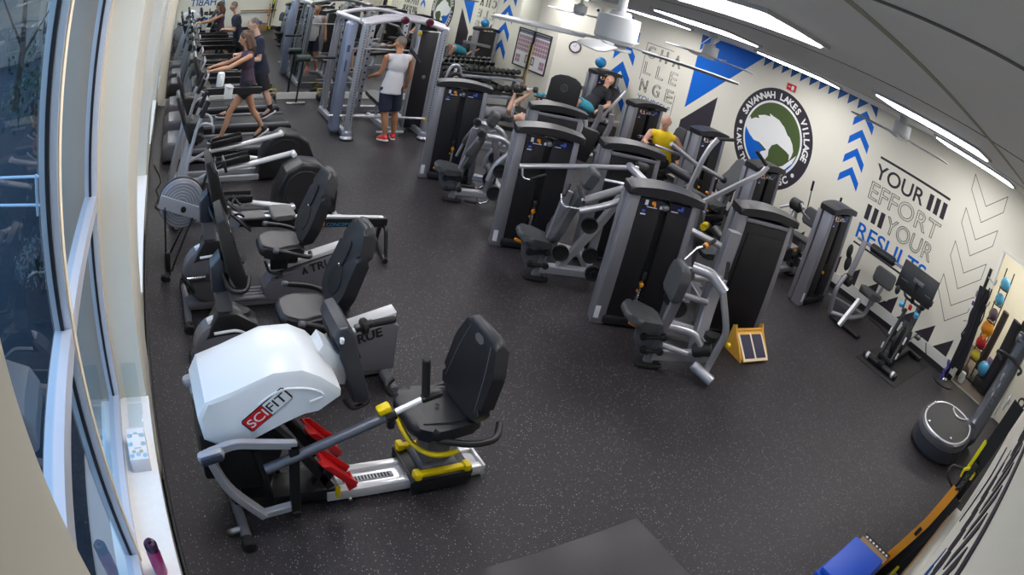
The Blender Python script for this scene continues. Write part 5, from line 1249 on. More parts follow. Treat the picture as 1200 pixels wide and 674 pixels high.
# light hand weights by the pier
t = thing('weight_stand', 'small black stand with coloured hand weights by the pier', 'weight stand', (7.86, 11.35, 0))
b = B(); b.tube([(0, 0, .02), (0, 0, .58)], .025); b.box((0, 0, .015), (.34, .34, .03), bev=.01)
for z in (.25, .42, .56): b.box((0, 0, z), (.30, .16, .025), bev=.006)
b.done('frame', 'plastic_black', t)
mat('vinyl_cyan', (.02, .35, .50), .4); mat('vinyl_orange', (.80, .16, .02), .4); mat('vinyl_purple', (.16, .05, .35), .4)
for k, (x, z, m_, lab) in enumerate(((-.06, .61, 'vinyl_cyan', 'light blue hand weight on top of the small weight stand'), (.08, .61, 'vinyl_cyan', 'light blue hand weight beside the first one on top of the stand'), (-.05, .475, 'vinyl_orange', 'orange hand weight on the middle shelf of the small stand'), (.0, .305, 'vinyl_purple', 'purple hand weight on the lowest shelf of the small stand'))):
    h = thing('hand_weight', lab, 'dumbbell', (7.86 + x, 11.35, z + .006), PI / 2, 'coloured hand weights')
    b = B()
    for s in (-1, 1): b.lathe([(0, 0), (.03, 0), (.036, .015), (.036, .04), (.028, .055), (0, .055)], (s * .04, 0, 0), (s, 0, 0), 8)
    b.done('head', m_, h)
    b = B(); b.cyl((-.045, 0, 0), (.045, 0, 0), .014, n=8); b.done('handle', m_, h)

t = thing('security_camera', 'small white dome camera high on the angled corner wall', 'security camera', (8.72, 11.245, 2.79))
b = B(); b.ball((0, 0, 0), (.075, .075, .07)); b.box((.05, .055, .05), (.10, .10, .06), Euler((0, 0, .74)), bev=.02); b.done('dome', 'white_plastic', t)
b = B(); b.ball((-.05, -.046, -.01), .035); b.done('lens', 'trim_black', t)
t = thing('power_cable', 'black power cable with yellow plug on the floor by the window wall', 'cable', (0, 0, 0))
b = B(); b.tube([(-.10, 8.9, .012), (-.02, 8.5, .012), (.02, 8.2, .012), (-.06, 7.9, .012), (.0, 7.6, .012), (-.08, 7.35, .012), (.02, 7.2, .012)], .010, .08, n=6); b.done('cord', 'rubber_black', t)
b = B(); b.box((.04, 7.17, .018), (.08, .04, .034), Euler((0, 0, -.6)), bev=.008); b.done('plug', 'yellow', t)
mat('ball_sky', (.08, .38, .66), .3); mat('ball_purple', (.10, .07, .11), .4); mat('ball_orange', (.80, .30, .01), .4)
mat('ball_red', (.62, .02, .04), .4); mat('ball_yellow', (.72, .60, .04), .4); mat('cloth_black', (.010, .009, .014), .8)
mat('teal', (.01, .22, .26), .5); mat('pink', (.75, .05, .22), .4); mat('lilac', (.32, .20, .40), .5)
mat('purple_band', (.10, .06, .40), .5); mat('plate_shell', (.035, .040, .055), .3, coat=.3); mat('plate_top', (.022, .023, .025), .6)
mat('strap_orange', (.75, .30, .02), .6); mat('strap_yellow', (.75, .68, .0), .5); mat('strap_black', (.008, .008, .010), .6)
mat('card_brown', (.30, .20, .10), .7); mat('card_dark', (.035, .022, .018), .6); mat('mat_blue', (.008, .09, .62), .45)
mat('slant_pad', (.022, .020, .055), .6); mat('slant_wood', (.80, .42, .06), .45, noise_amt=.12, noise_scale=20)
mat('wood_light', (.85, .74, .55), .5); mat('mat_vinyl', (.040, .036, .039), .36, bump=.5, bump_scale=5)
mat('shelf_brown', (.28, .16, .05), .5); mat('foam_brown', (.035, .026, .026), .7)

# ---------------------------------------------------------------- exercise bike with screen on its mat
b = B(); b.box((7.93, 2.19, .004), (1.46, .74, .008), bev=.003); tag(b.done('floor_mat', mat('bike_mat', (.014, .013, .015), .6)), 'thin dark mat under the exercise bike with the screen', 'mat')
def spin_bike():
    t = thing('exercise_bike', 'black upright exercise bike with a large screen, on a thin mat by the mural wall', 'exercise bike', (7.36, 2.21, .008), 0)
    b = B(); b.cyl((0, -.31, .05), (0, .31, .05), .045, n=16, bev=.01); b.mi = 1
    for s in (-1, 1): b.cyl((0, s * .22, .05), (0, s * .26, .05), .05, n=16)
    b.mi = 0; b.tube([(1.18, -.25, .04), (1.18, .25, .04)], 0, rect=(.08, .06)); b.box((.5, 0, .07), (1.1, .10, .07), bev=.015); b.box((.18, 0, .12), (.22, .26, .10), bev=.02); b.done('base_frame', ['plastic_black', 'rail_white'], t)
    b = B()
    for s in (-1, 1): b.tube([(.10, s * .10, .16), (.24, s * .10, .50), (.30, s * .08, .78)], 0, rect=(.04, .07), up=(1, 0, 0))
    b.tube([(.62, 0, .1), (.66, 0, .45), (.80, 0, .90)], 0, rect=(.06, .08), up=(1, 0, 0)); b.tube([(.26, 0, .62), (.70, 0, .48)], 0, rect=(.06, .08)); b.done('frame', 'plastic_black', t)
    b = B()
    for s in (-1, 1): b.cyl((.12, s * .14, .2), (.14, s * .14, .28), .016); b.cyl((.17, s * .135, .40), (.20, s * .135, .50), .016)
    b.done('frame_highlight', 'rail_white', t)
    b = B(); b.lathe([(0, -.03), (.21, -.03), (.23, -.02), (.23, .02), (.21, .03), (0, .03)], (.36, 0, .36), EY, 32); b.lathe([(0, -.05), (.14, -.05), (.15, 0), (.14, .05), (0, .05)], (.62, 0, .33), EY, 24); b.done('flywheel', 'plate_iron', t)
    for s, a in ((-1, .5), (1, .5 + PI)):
        b = B(); e = V((.62 + .16 * math.cos(a), s * .09, .33 + .16 * math.sin(a))); b.tube([(.62, s * .08, .33), e], .014); cr = b.done('crank', 'chrome', t)
        b = B(); b.box(e + V((0, s * .06, 0)), (.10, .09, .03), bev=.008); b.tube([e + V((-.05, s * .02, .03)), e + V((0, s * .06, .06)), e + V((.05, s * .10, .03))], .008); b.done('pedal', 'plastic_black', cr)
    b = B()
    for s in (-1, 1): b.cyl((.22, s * .10, .74), (.19, s * .11, .93), .014)
    b.done('handlebar_post', 'chrome', t)
    b = B(); b.tube([(.55, -.20, 1.0), (.30, -.22, .97), (.20, -.14, .93), (.20, .14, .93), (.30, .22, .97), (.55, .20, 1.0)], .02, .06); b.ball((.22, -.17, .95), .045); b.done('handlebar', 'plastic_black', t)
    b = B(); b.box((.10, 0, 1.19), (.035, .62, .37), Euler((0, math.radians(8), 0)), bev=.012); sc = b.done('screen_case', 'plastic_black', t)
    b = B(); b.box((.121, 0, 1.19), (.004, .58, .33), Euler((0, math.radians(8), 0))); b.done('display', 'screen', sc)
    b = B(); b.box((.070, -.02, 1.22), (.03, .18, .055), Euler((0, math.radians(8), 0)), bev=.01); b.box((.072, .2, 1.14), (.006, .12, .01)); b.box((.072, -.22, 1.14), (.006, .10, .01)); b.done('screen_bracket', 'plastic_grey', sc)
    b = B(); b.tube([(.08, -.01, 1.22), (.10, 0, 1.02), (.20, 0, .93)], 0, .04, rect=(.06, .05)); b.ball((.06, .24, .98), (.04, .04, .06)); b.ball((.10, -.30, 1.08), (.03, .03, .04)); b.done('screen_arm', 'plastic_black', t)
    b = B(); b.lathe([(0, 0), (.028, 0), (.03, .05), (.02, .06), (0, .06)], (.20, 0, .83), V((-.3, 0, 1)), 16); b.done('resistance_knob', 'red', t)
    for s in (-1, 1):
        b = B(); b.lathe([(0, 0), (.036, 0), (.036, .05), (0, .05)], (.18, s * .14, .80), V((-.3, 0, 1)), 16); b.done('bottle_cap', 'ball_sky', t)
    b = B(); pad(b, (.70, 0, .96), (.98, 0, .97), [(0, .06), (.4, .10), (1, .18)], .06, EY, .025); b.done('saddle', 'pad_black', t)
    b = B(); b.tube([(.82, -.30, .42), (.84, -.36, .30), (.90, -.37, .26)], .01); b.done('pedal_strap', 'chrome', t)
spin_bike()
# ---------------------------------------------------------------- band stand beside the door
t = thing('band_stand', 'tall post on a round base hung with dark resistance bands beside the store room door', 'band rack', (8.57, 1.43, 0), 0)
b = B(); b.lathe([(0, 0), (.19, 0), (.20, .015), (.18, .03), (.06, .04), (0, .04)], (0, 0, 0), EZv, 28); b.done('base', 'rubber_black', t)
b = B(); b.lathe([(.05, .03), (.07, .03), (.065, .06), (.04, .08)], (0, 0, 0), EZv, 24); b.done('base_collar', 'chrome', t)
b = B(); b.cyl((0, 0, .04), (0, 0, 1.78), .03, n=14); b.done('post', 'plastic_black', t)
b = B()
for z, y, c in ((1.66, -.16, 1), (1.36, .08, 1), (1.35, -.18, 1), (.98, .10, -1)):
    b.tube([(-.02, 0, z), (-.02, y * .6, z - .02), (-.04, y, z - .04), (-.06, y * 1.05, z + .05 * c)], .011, .05, n=8)
b.done('hook', 'steel', t)
b = B(); b.box((-.04, .07, 1.2), (.006, .085, .15), bev=.002); b.mi = 1; b.box((-.044, .07, 1.22), (.003, .06, .06)); b.done('card', ['paper', 'print_dark'], t)
for k, (y, z0, z1, w, m_) in enumerate(((-.05, .30, 1.50, .07, 'cloth_black'), (-.11, .42, 1.55, .06, 'cloth_black'), (.02, .75, 1.40, .05, 'strap_black'), (-.15, .62, 1.30, .05, 'cloth_black'), (.04, .06, .34, .04, 'purple_band'))):
    b = B(); N = 10
    if k == 0: b.tube([(-.03, -.02, z1), (-.05, -.06, 1.1), (-.06, -.10, .7), (-.05, -.13, .32)], 0, rect=(.05, .20), up=(0, 1, 0))
    for s in (-1, 1):
        b.tube([(-.05 - .02 * s * (k % 2), y + .016 * math.sin(i * 1.1 + k) + s * w * .3, z0 + (z1 - z0) * i / N) for i in range(N + 1)], 0, rect=(.018, w), up=(1, 0, 0))
    b.tube([(-.05, y - w * .3, z0 + .01), (-.05, y, z0 - .03), (-.05, y + w * .3, z0 + .01)], .02, .02)
    b.done('resistance_band', m_, t)
# ---------------------------------------------------------------- store room: ball tree, rolls, mats
t = thing('ball_rack', 'upright black rack holding exercise balls in the store room', 'ball rack', (9.62, 1.23, 0), 0)
b = B()
for s in (-1, 1): b.cyl((.0, s * .085, .02), (0, s * .085, 1.80), .012, n=8)
b.box((0, 0, .015), (.40, .40, .03), bev=.01); b.done('upright', 'plastic_black', t)
b = B()
for z in (.30, .52, .76, .96, 1.24, 1.50): b.torus((-.08, 0, z), EZv, .09, .010, 18, 6)
b.done('ring', 'plastic_black', t)
for nm, z, r, m_, lab in (('b', 1.58, .105, 'ball_sky', 'light blue ball at the top of the store room ball rack'), ('b', 1.33, .095, 'ball_sky', 'light blue ball second from the top of the store room ball rack'), ('b', 1.07, .10, 'ball_purple', 'dark purple ball in the middle of the store room ball rack'), ('b', .83, .13, 'ball_orange', 'orange ball on the store room ball rack'), ('b', .585, .11, 'ball_red', 'red ball on the store room ball rack'), ('b', .36, .095, 'ball_yellow', 'yellow ball at the bottom of the store room ball rack')):
    b = B(); b.ball((9.54, 1.23, z), r, nu=24, nv=16)
    if m_ == 'ball_orange': b.lathe([(.0, 0), (.05, 0), (.02, .09), (0, .09)], (9.46, 1.21, z - .09), V((-.7, 0, -.7)), 16)
    tag(b.done('exercise_ball', m_), lab, 'ball', 'balls on the store room rack')
b = B(); b.ball((9.46, .96, .30), .12, nu=24, nv=16); tag(b.done('exercise_ball', 'ball_sky'), 'blue ball on the store room floor beside the striped roll', 'ball')
# lift: it rests on a low block
b = B(); b.box((9.46, .94, .09), (.18, .18, .178), bev=.02); tag(b.done('foam_block', 'foam_brown'), 'dark foam block under the blue ball in the store room', 'block')
b = B()
for k in range(6): b.lathe([(0, 0), (.085, 0), (.09, .01), (.09, .03), (.085, .04), (0, .04)], (9.72, .90, .20 + k * .042), V((.25, -.1, 1)), 20)
b.lathe([(0, 0), (.07, 0), (.07, .2), (0, .2)], (9.69, .91, 0.005), EZv, 20); tag(b.done('striped_roll', 'lilac'), 'ribbed lilac foam roll beside the blue ball in the store room', 'foam roll')
b = B(); b.cyl((9.18, 1.40, .10), (9.36, 1.22, .10), .095, n=22, bev=.015); tag(b.done('foam_roller', 'foam_brown'), 'dark foam roller lying on the store room floor', 'foam roller')
b = B(); b.lathe([(0, 0), (.06, 0), (.07, .06), (.05, .16), (0, .17)], (9.08, 1.22, .005), EZv, 18); tag(b.done('white_cup', 'white_plastic'), 'white cup on the store room floor by the foam roller', 'cup')
b = B(); b.cyl((9.95, 1.12, .08), (10.05, 1.06, 1.15), .075, n=20, bev=.015); tag(b.done('foam_roller', 'foam_brown'), 'long dark foam roller standing upright in the store room behind the balls', 'foam roller')
for k, (y, r, h) in enumerate(((.80, .10, 1.25), (.66, .09, 1.32), (.73, .08, 1.20))):
    b = B(); b.lathe([(0, 0), (r, 0), (r, h), (r * .8, h), (r * .75, h - .01), (r * .5, h - .01), (r * .45, h), (r * .2, h), (0, h - .01)], (9.38 + (.24 if k == 2 else 0), y - .02 - (.03 if k == 1 else 0), .004), V((.05, -.05, 1)), 24)
    tag(b.done('exercise_mat', 'cloth_black'), ['rolled black mat standing in the store room nearest the balls', 'rolled black mat standing in the store room, tallest', 'rolled black mat standing behind the other two rolls'][k], 'exercise mat', 'rolled mats in the store room')
b = B(); b.cyl((9.36, .44, .05), (9.44, .40, .95), .05, n=18, bev=.008); tag(b.done('exercise_mat', 'teal'), 'narrow teal rolled mat standing by the black rolls', 'exercise mat')
b = B(); b.cyl((9.20, .62, .06), (9.20, .56, .06), .055, n=20, bev=.015); b.cyl((9.20, .60, .06), (9.26, .45, .06), .02); tag(b.done('small_weight', 'pink'), 'small pink weight on the store room floor by the mats', 'weight')
# ---------------------------------------------------------------- vibration plate
def vibration_plate():
    t = thing('vibration_plate', 'dark vibration platform with rounded deck and leaning column by the rear wall', 'exercise machine', (6.84, .78, 0), 0)
    n = 40
    def oval(k, e=0): return [((.58 + e) * math.cos(a) * (1 if math.cos(a) < 0 else .95), (.40 + e) * math.copysign(abs(math.sin(a)) ** .8, math.sin(a))) for a in [2 * PI * i / n for i in range(n)]]
    b = B(); b.prism(oval(0), (0, 0, .155), EX, EY, .25, True, .03, 3)
    b.prism(oval(0, -.06), (0, 0, .02), EX, EY, .04); b.done('base_shell', 'plate_shell', t, 30)
    b = B()
    for z in (.20, .215, .23, .245): b.tube([(x, y, z) for x, y in oval(0, .003)], .004, 0, n=5, closed=True)
    b.done('grip_line', 'plastic_grey', t)
    b = B(); b.tube([(x, y, .283) for x, y in oval(0, -.045)], .013, 0, n=8, closed=True); b.tube([(.50, -.18, .285), (.36, -.16, .295), (.27, -.08, .30), (.28, .0, .30), (.38, .08, .295), (.50, .10, .285)], .012, .06); b.done('edge_trim', 'rail_white', t)
    b = B(); b.prism(oval(0, -.055), (0, 0, .277), EX, EY, .018); b.done('deck_mat', 'plate_top', t)
    for (x, y) in ((-.40, .20), (-.36, -.18), (.16, .34), (-.1, .35)):
        b = B(); b.cyl((x, y, .28), (x, y, .30), .022, n=14, bev=.004); b.box((x, y + .0, .305), (.05, .02, .008), bev=.003); b.done('strap_anchor', 'chrome', t)
    b = B(); b.tube([(-.36, -.20, .29), (-.40, -.30, .24), (-.38, -.36, .06)], 0, .03, rect=(.02, .005)); b.tube([(-.36, -.20, .29), (-.28, -.36, .22), (-.26, -.40, .06)], 0, .03, rect=(.02, .005)); b.done('anchor_strap', 'strap_black', t)
    b = B(); b.tube([(.38, -.26, .06), (.52, -.34, .22), (.74, -.36, .60), (.86, -.40, 1.05), (.92, -.42, 1.42)], 0, .2, rect=(.26, .27), up=(0, 1, 0), taper=.80); b.ball((.46, -.29, .16), (.22, .18, .16)); col = b.done('column', 'plate_shell', t, 50)
    b = B(); d = V((.21, -.035, .62)).normalized(); u = V((-.62, 0, .21)).normalized()
    nn = V((-.62, 0, .21)).normalized(); fit_text(b, 'POWER PLATE', V((.835, -.365, .96)) + nn * .122, -d, V((0, -1, 0)), .62, .055); b.done('column_lettering', 'plastic_grey', col)
    b = B(); b.box((.90, -.40, 1.42), (.16, .26, .16), Euler((0, .3, 0)), bev=.04); b.done('console', 'plate_shell', t)
    b = B(); b.tube([(.86, -.18, 1.05), (.60, -.10, 1.16), (.50, -.14, 1.22), (.52, -.40, 1.24), (.60, -.60, 1.18), (.86, -.55, 1.05)], .022, .1); b.done('hand_rail', 'plastic_black', t)
    b = B(); b.torus((.66, -.60, .74), (0, 1, 0), .10, .016, 24, 8); b.torus((.66, -.60, .74), (0, 1, 0), .06, .012, 20, 8); b.box((.70, -.62, .74), (.1, .04, .05), bev=.01); b.done('cable_hanger', 'silver_plastic', t)
vibration_plate()
# ---------------------------------------------------------------- straps hanging on the rear wall
SX = 4.20
t = thing('suspension_strap', 'black suspension strap with yellow handles and a printed block hanging on the rear wall', 'suspension strap', (SX, .0, 0), 0)
b = B(); b.box((0, -.07, 1.86), (.10, .06, .12), bev=.01); b.torus((0, -.02, 1.80), EX, .03, .008, 14, 6); b.done('anchor', 'plastic_black', t)
b = B(); b.tube([(0, -.01, 1.78), (0, .04, 1.30), (0, .07, .80), (0, .075, .12)], 0, rect=(.025, .12), up=(0, 1, 0)); b.tube([(.10, .0, 1.70), (.11, .04, 1.2), (.10, .06, .5)], 0, rect=(.02, .06), up=(0, 1, 0)); b.done('strap', 'strap_black', t)
b = B(); b.box((-.01, .065, 1.10), (.11, .05, .34), Euler((.06, 0, 0)), bev=.012); k = b.done('strap_block', 'plastic_black', t)
b = B(); fit_text(b, 'TRX', V((-.0665, .05, 1.02)), (0, .06, 1), (0, 1, -.06), .15, .03, bold=.02); b.done('strap_lettering', 'plastic_grey', k)
b = B(); b.box((-.01, .10, 1.30), (.05, .035, .24), Euler((.05, 0, 0)), bev=.012); b.tube([(-.03, .08, 1.20), (-.04, .13, 1.16), (-.02, .12, 1.10)], 0, .02, rect=(.03, .02)); b.box((.02, .03, 1.52), (.04, .03, .20), bev=.01); b.box((-.02, .03, 1.16), (.06, .03, .06), bev=.01); b.box((0, .085, .10), (.09, .03, .16), bev=.01); b.tube([(.06, .0, 1.5), (.06, .035, .9), (.06, .05, .3)], 0, rect=(.012, .01), up=(0, 1, 0)); b.done('handle', 'strap_yellow', t)
b = B(); b.tube([(-.02, .12, .98), (-.04, .24, 1.04), (.0, .25, 1.10), (.02, .12, 1.14)], .012, .03); b.done('buckle_loop', 'plastic_black', t)
t = thing('exercise_strap', 'orange strap band with a black clip hanging on the rear wall beside the yellow handles', 'exercise strap', (SX - .15, 0, 0), 0)
b = B(); b.tube([(0, .09, 1.06), (0, .13, .70), (0, .23, .22), (0, .28, .02)], 0, rect=(.022, .075), up=(0, 1, 0)); b.done('band', 'strap_orange', t)
b = B(); b.box((0, .145, .62), (.11, .035, .06), Euler((.15, 0, 0)), bev=.008); b.done('clip', 'strap_black', t)
b = B(); b.tube([(.0, .06, 1.10), (0, .09, 1.06)], 0, rect=(.05, .015), up=(0, 1, 0)); b.box((.03, .10, .50), (.02, .09, 1.0), Euler((.16, 0, 0)), bev=.008); b.done('backing_strap', 'strap_black', t)
# cardboard box with a blue folded mat
t = thing('cardboard_box', 'printed brown cardboard box on the floor near the rear wall', 'box', (3.66, .37, 0), 0)
b = B(); b.box((0, 0, .155), (.68, .32, .31), bev=.004); b.done('carton', 'card_brown', t)
b = B(); b.box((.20, 0, .311), (.27, .325, .004)); b.mi = 1; b.box((.245, 0, .3135), (.09, .322, .003)); b.mi = 2
for k in range(7): b.box((.315, -.13 + k * .043, .3135), (.022, .02, .003))
b.mi = 3; b.box((.345, 0, .30), (.006, .322, .03)); b.done('printed_panel', ['card_dark', 'card_brown', 'placard_white', 'card_dark'], t)
b = B(); b.box((3.50, .38, .3405), (.56, .36, .05), bev=.015); b.box((3.50, .38, .392), (.54, .34, .045), Euler((0, .03, .03)), bev=.015); tag(b.done('folded_mat', 'mat_blue'), 'bright blue folded mat lying on the cardboard box', 'mat')
# black padded mat in the foreground
b = B(); b.box((2.02, 1.10, .022), (1.40, 1.40, .044), bev=.012, seg=3); tag(b.done('exercise_mat', 'mat_vinyl'), 'large black vinyl exercise mat on the floor in the foreground', 'exercise mat')
# ---------------------------------------------------------------- slant board
t = thing('slant_board', 'orange wooden slant board with two dark pads leaning at the black machine', 'slant board', (5.365, 2.985, 0), math.radians(-11))
y0, z0, y1, z1 = 0, .02, .27, .22
d = V((0, y1 - y0, z1 - z0)); L = d.length; d.normalize(); 
b = B(); b.prism([(-.185, 0), (.185, 0), (.185, L), (-.185, L)], (0, y0, z0), EX, d, .025, True, .006); b.box((0, y1, z1 + .01), (.37, .03, .05), bev=.006); bd = b.done('board', 'slant_wood', t)
b = B()
for x in (-.17, 0, .17): b.prism([(x - .012, .01), (x + .012, .01), (x + .012, L - .03), (x - .012, L - .03)], V((0, y0, z0)) + V((0, -d.z, d.y)) * .0145, EX, d, .004)
b.prism([(-.18, .005), (.18, .005), (.18, .03), (-.18, .03)], V((0, y0, z0)) + V((0, -d.z, d.y)) * .0145, EX, d, .004); b.done('edge_strip', 'wood_light', bd)
for s in (-1, 1):
    b = B(); b.prism([(s * .085 - .072, .035), (s * .085 + .072, .035), (s * .085 + .072, L - .04), (s * .085 - .072, L - .04)], V((0, y0, z0)) + V((0, -d.z, d.y)) * .016, EX, d, .008, True, .003); b.done('grip_pad', 'slant_pad', t)
    b = B(); b.prism([(.02, .0), (.34, .0), (.33, .27), (.28, .30), (.24, .22), (.04, .05)], (s * .20, 0, 0), EY, EZv, .018, True, .005); b.done('side_panel', 'slant_wood', t)
# ---------------------------------------------------------------- rear wall shelf and notice
t = thing('wall_shelf', 'brown edged white wall shelf low on the rear wall', 'shelf', (3.6, Y0, .78))
b = B(); b.box((0, .05, 0), (1.55, .10, .03), bev=.004); b.done('board', 'white_paint', t)
b = B(); b.box((0, .098, .045), (1.55, .012, .06)); b.done('front_strip', 'shelf_brown', t)
t = thing('framed_notice', 'black framed notice on the rear wall above the shelf', 'picture', (3.5, Y0 + .012, 1.48))
b = B()
for x, z, a, c in ((0, .16, .5, .02), (0, -.16, .5, .02), (.24, 0, .02, .34), (-.24, 0, .02, .34)): b.box((x, -.005, z), (a, .008, c))
b.done('frame', 'trim_black', t)
b = B(); b.box((0, -.004, 0), (.47, .008, .31)); b.done('sheet', 'paper', t)
# ---------------------------------------------------------------- things on the window sill
t = thing('drink_bottle', 'translucent magenta bottle with dark cap on the sunny window sill', 'bottle', (-.265, 1.66, .69))
b = B(); b.lathe([(0, 0), (.034, 0), (.036, .01), (.036, .15), (.030, .175), (0, .178)], (0, 0, 0), EZv, 24); b.done('body', mat('bottle_magenta', (.30, .015, .12), .2), t)
b = B(); b.lathe([(.028, .175), (.034, .178), (.034, .21), (.026, .222), (.012, .225), (.012, .24), (0, .242)], (0, 0, 0), EZv, 20); b.done('cap', mat('bottle_cap', (.035, .006, .035), .25), t)
t = thing('tissue_box', 'floral tissue box on the window sill', 'tissue box', (-.265, 2.42, .69), .04)
b = B(); b.box((0, 0, .045), (.115, .235, .09), bev=.004); b.mi = 1
for k in range(9): b.prism(circ(-.04 + .04 * (k % 3), -.09 + .075 * (k // 3) + .01 * (k % 2), .016, 7), (0, 0, .0905), EX, EY, .002)
b.mi = 2
for k in range(6): b.prism(circ(-.025 + .045 * (k % 2), -.06 + .06 * (k // 2), .013, 6), (0, 0, .0908), EX, EY, .002)
b.done('carton', ['paper', mat('floral_blue', (.30, .52, .62), .6), mat('floral_olive', (.45, .42, .28), .6)], t)
b = B(); b.prism([(-.02, -.05), (.02, -.05), (.03, 0), (.02, .05), (-.02, .05), (-.03, 0)], (0, .01, .094), EX, EY, .01, True, .003); b.done('tissue', 'bottle_white', t)
t = thing('acrylic_holder', 'clear acrylic sign holder leaning by the pier on the window sill', 'sign holder', (-.265, 2.80, .692))
b = B(); b.box((0, .07, .13), (.10, .004, .25), Euler((-.12, 0, 0)), bev=.0015); b.box((0, -.06, .006), (.10, .20, .004), bev=.0015); b.done('sheet', 'acrylic', t)
def skin(n, c): 
    return mat(n, c, .5, noise_amt=.05, noise_scale=20)
skin('skin_tan', (.50, .26, .15)); skin('skin_fair', (.62, .38, .28)); skin('skin_warm', (.45, .21, .11)); skin('skin_pink', (.66, .36, .26))
mat('hair_brown', (.085, .045, .025), .5, noise_amt=.3, noise_scale=60); mat('hair_grey', (.17, .14, .12), .6, noise_amt=.25, noise_scale=60); mat('hair_dark', (.05, .038, .03), .6)
mat('cloth_plum', (.060, .036, .062), .8, noise_amt=.15, noise_scale=40); mat('cloth_navy', (.014, .020, .042), .8, noise_amt=.25, noise_scale=70); mat('cloth_grey', (.58, .57, .60), .8, noise_amt=.05, noise_scale=30)
mat('cloth_midgrey', (.17, .165, .175), .8); mat('cloth_dark', (.014, .015, .020), .8); mat('cloth_cyan', (.06, .38, .52), .7); mat('cloth_yellow', (.85, .60, .005), .7)
mat('shoe_red', (.85, .05, .05), .5); mat('sole_white', (.8, .78, .76), .5); mat('shoe_black', (.012, .012, .014), .5); mat('eye_dark', (.02, .015, .012), .3)

class Blob:
    """rounded volumes welded into ONE continuous surface"""
    def __init__(s): s.b = B()
    def cap(s, p, q, r0, r1, n=14):
        p, q = V(p), V(q); s.b.ball(p, r0, nu=n, nv=8); s.b.ball(q, r1, nu=n, nv=8)
        if (q - p).length > 1e-4: s.b.cyl(p, q, r0, r1, n)
        return s
    def cone(s, p, q, r0, r1, n=18): s.b.cyl(p, q, r0, r1, n); return s
    def econe(s, rings, n=28):
        vs = []; fs = []
        for c, rx, ry, R in rings:
            for k in range(n):
                a = 2 * PI * k / n; vs.append(V(c) + R.col[0] * rx * math.cos(a) + R.col[1] * ry * math.sin(a))
        for i in range(len(rings) - 1):
            for k in range(n): fs.append((i * n + k, i * n + (k + 1) % n, (i + 1) * n + (k + 1) % n, (i + 1) * n + k))
        fs += [tuple(reversed(range(n))), tuple(range((len(rings) - 1) * n, len(rings) * n))]
        s.b._add(vs, fs); return s
    def ell(s, c, r, R=None): s.b.ball(c, r, rot=R, nu=20, nv=12); return s
    def done(s, name, m, parent, vox=.010, smooth=4):
        bmesh.ops.recalc_face_normals(s.b.bm, faces=s.b.bm.faces)
        me = bpy.data.meshes.new(name); s.b.bm.to_mesh(me); s.b.bm.free()
        ob = bpy.data.objects.new(name, me); COL.objects.link(ob)
        md = ob.modifiers.new('r', 'REMESH'); md.mode = 'VOXEL'; md.voxel_size = vox
        if smooth: sm = ob.modifiers.new('s', 'SMOOTH'); sm.factor = .5; sm.iterations = smooth
        dg = bpy.context.evaluated_depsgraph_get()
        m2 = bpy.data.meshes.new_from_object(ob.evaluated_get(dg)); bpy.data.objects.remove(ob); bpy.data.meshes.remove(me)
        for p in m2.polygons: p.use_smooth = True
        m2.materials.clear(); m2.materials.append(MATS[m]); m2.name = name
        o = bpy.data.objects.new(name, m2); COL.objects.link(o); o.parent = parent
        return o
def basis(up, fwd):
    up = V(up).normalized(); f = V(fwd); f = (f - up * f.dot(up)).normalized(); r = f.cross(up).normalized()
    return Matrix((r, f, up)).transposed()          # columns: right, forward, up
def hand(bl, w, d, pn, curl=.5, s=1.0, side=1):
    """palm from wrist w along d, palm normal pn, four unequal bent fingers and a thumb from the palm's side"""
    d = V(d).normalized(); pn = V(pn); pn = (pn - d * pn.dot(d)).normalized(); x = d.cross(pn).normalized() * side
    w = V(w); pc = w + d * .045 * s
    R = Matrix((x, pn, d)).transposed()
    bl.ell(pc, (.040 * s, .017 * s, .052 * s), R)
    for k, L in enumerate((.068, .078, .072, .056)):
        b0 = w + d * .080 * s + x * (.030 - .020 * k) * s
        a = curl * 1.1; d1 = (d * math.cos(a) + pn * math.sin(a)); a2 = curl * 2.4; d2 = (d * math.cos(a2) + pn * math.sin(a2)); 
        m = b0 + d1 * L * .5 * s; bl.cap(b0 - d * .02, m, .0095 * s, .0088 * s, 8); bl.cap(m, m + d2 * L * .5 * s, .0088 * s, .0075 * s, 8)
    t0 = w + d * .025 * s + x * .030 * s; t1 = t0 + (d * .6 + x * .7 + pn * .3).normalized() * .036 * s; t2 = t1 + (d * .9 + x * .1 + pn * .5 * curl).normalized() * .030 * s
    bl.cap(t0, t1, .012 * s, .0105 * s, 8); bl.cap(t1, t2, .0105 * s, .0085 * s, 8)

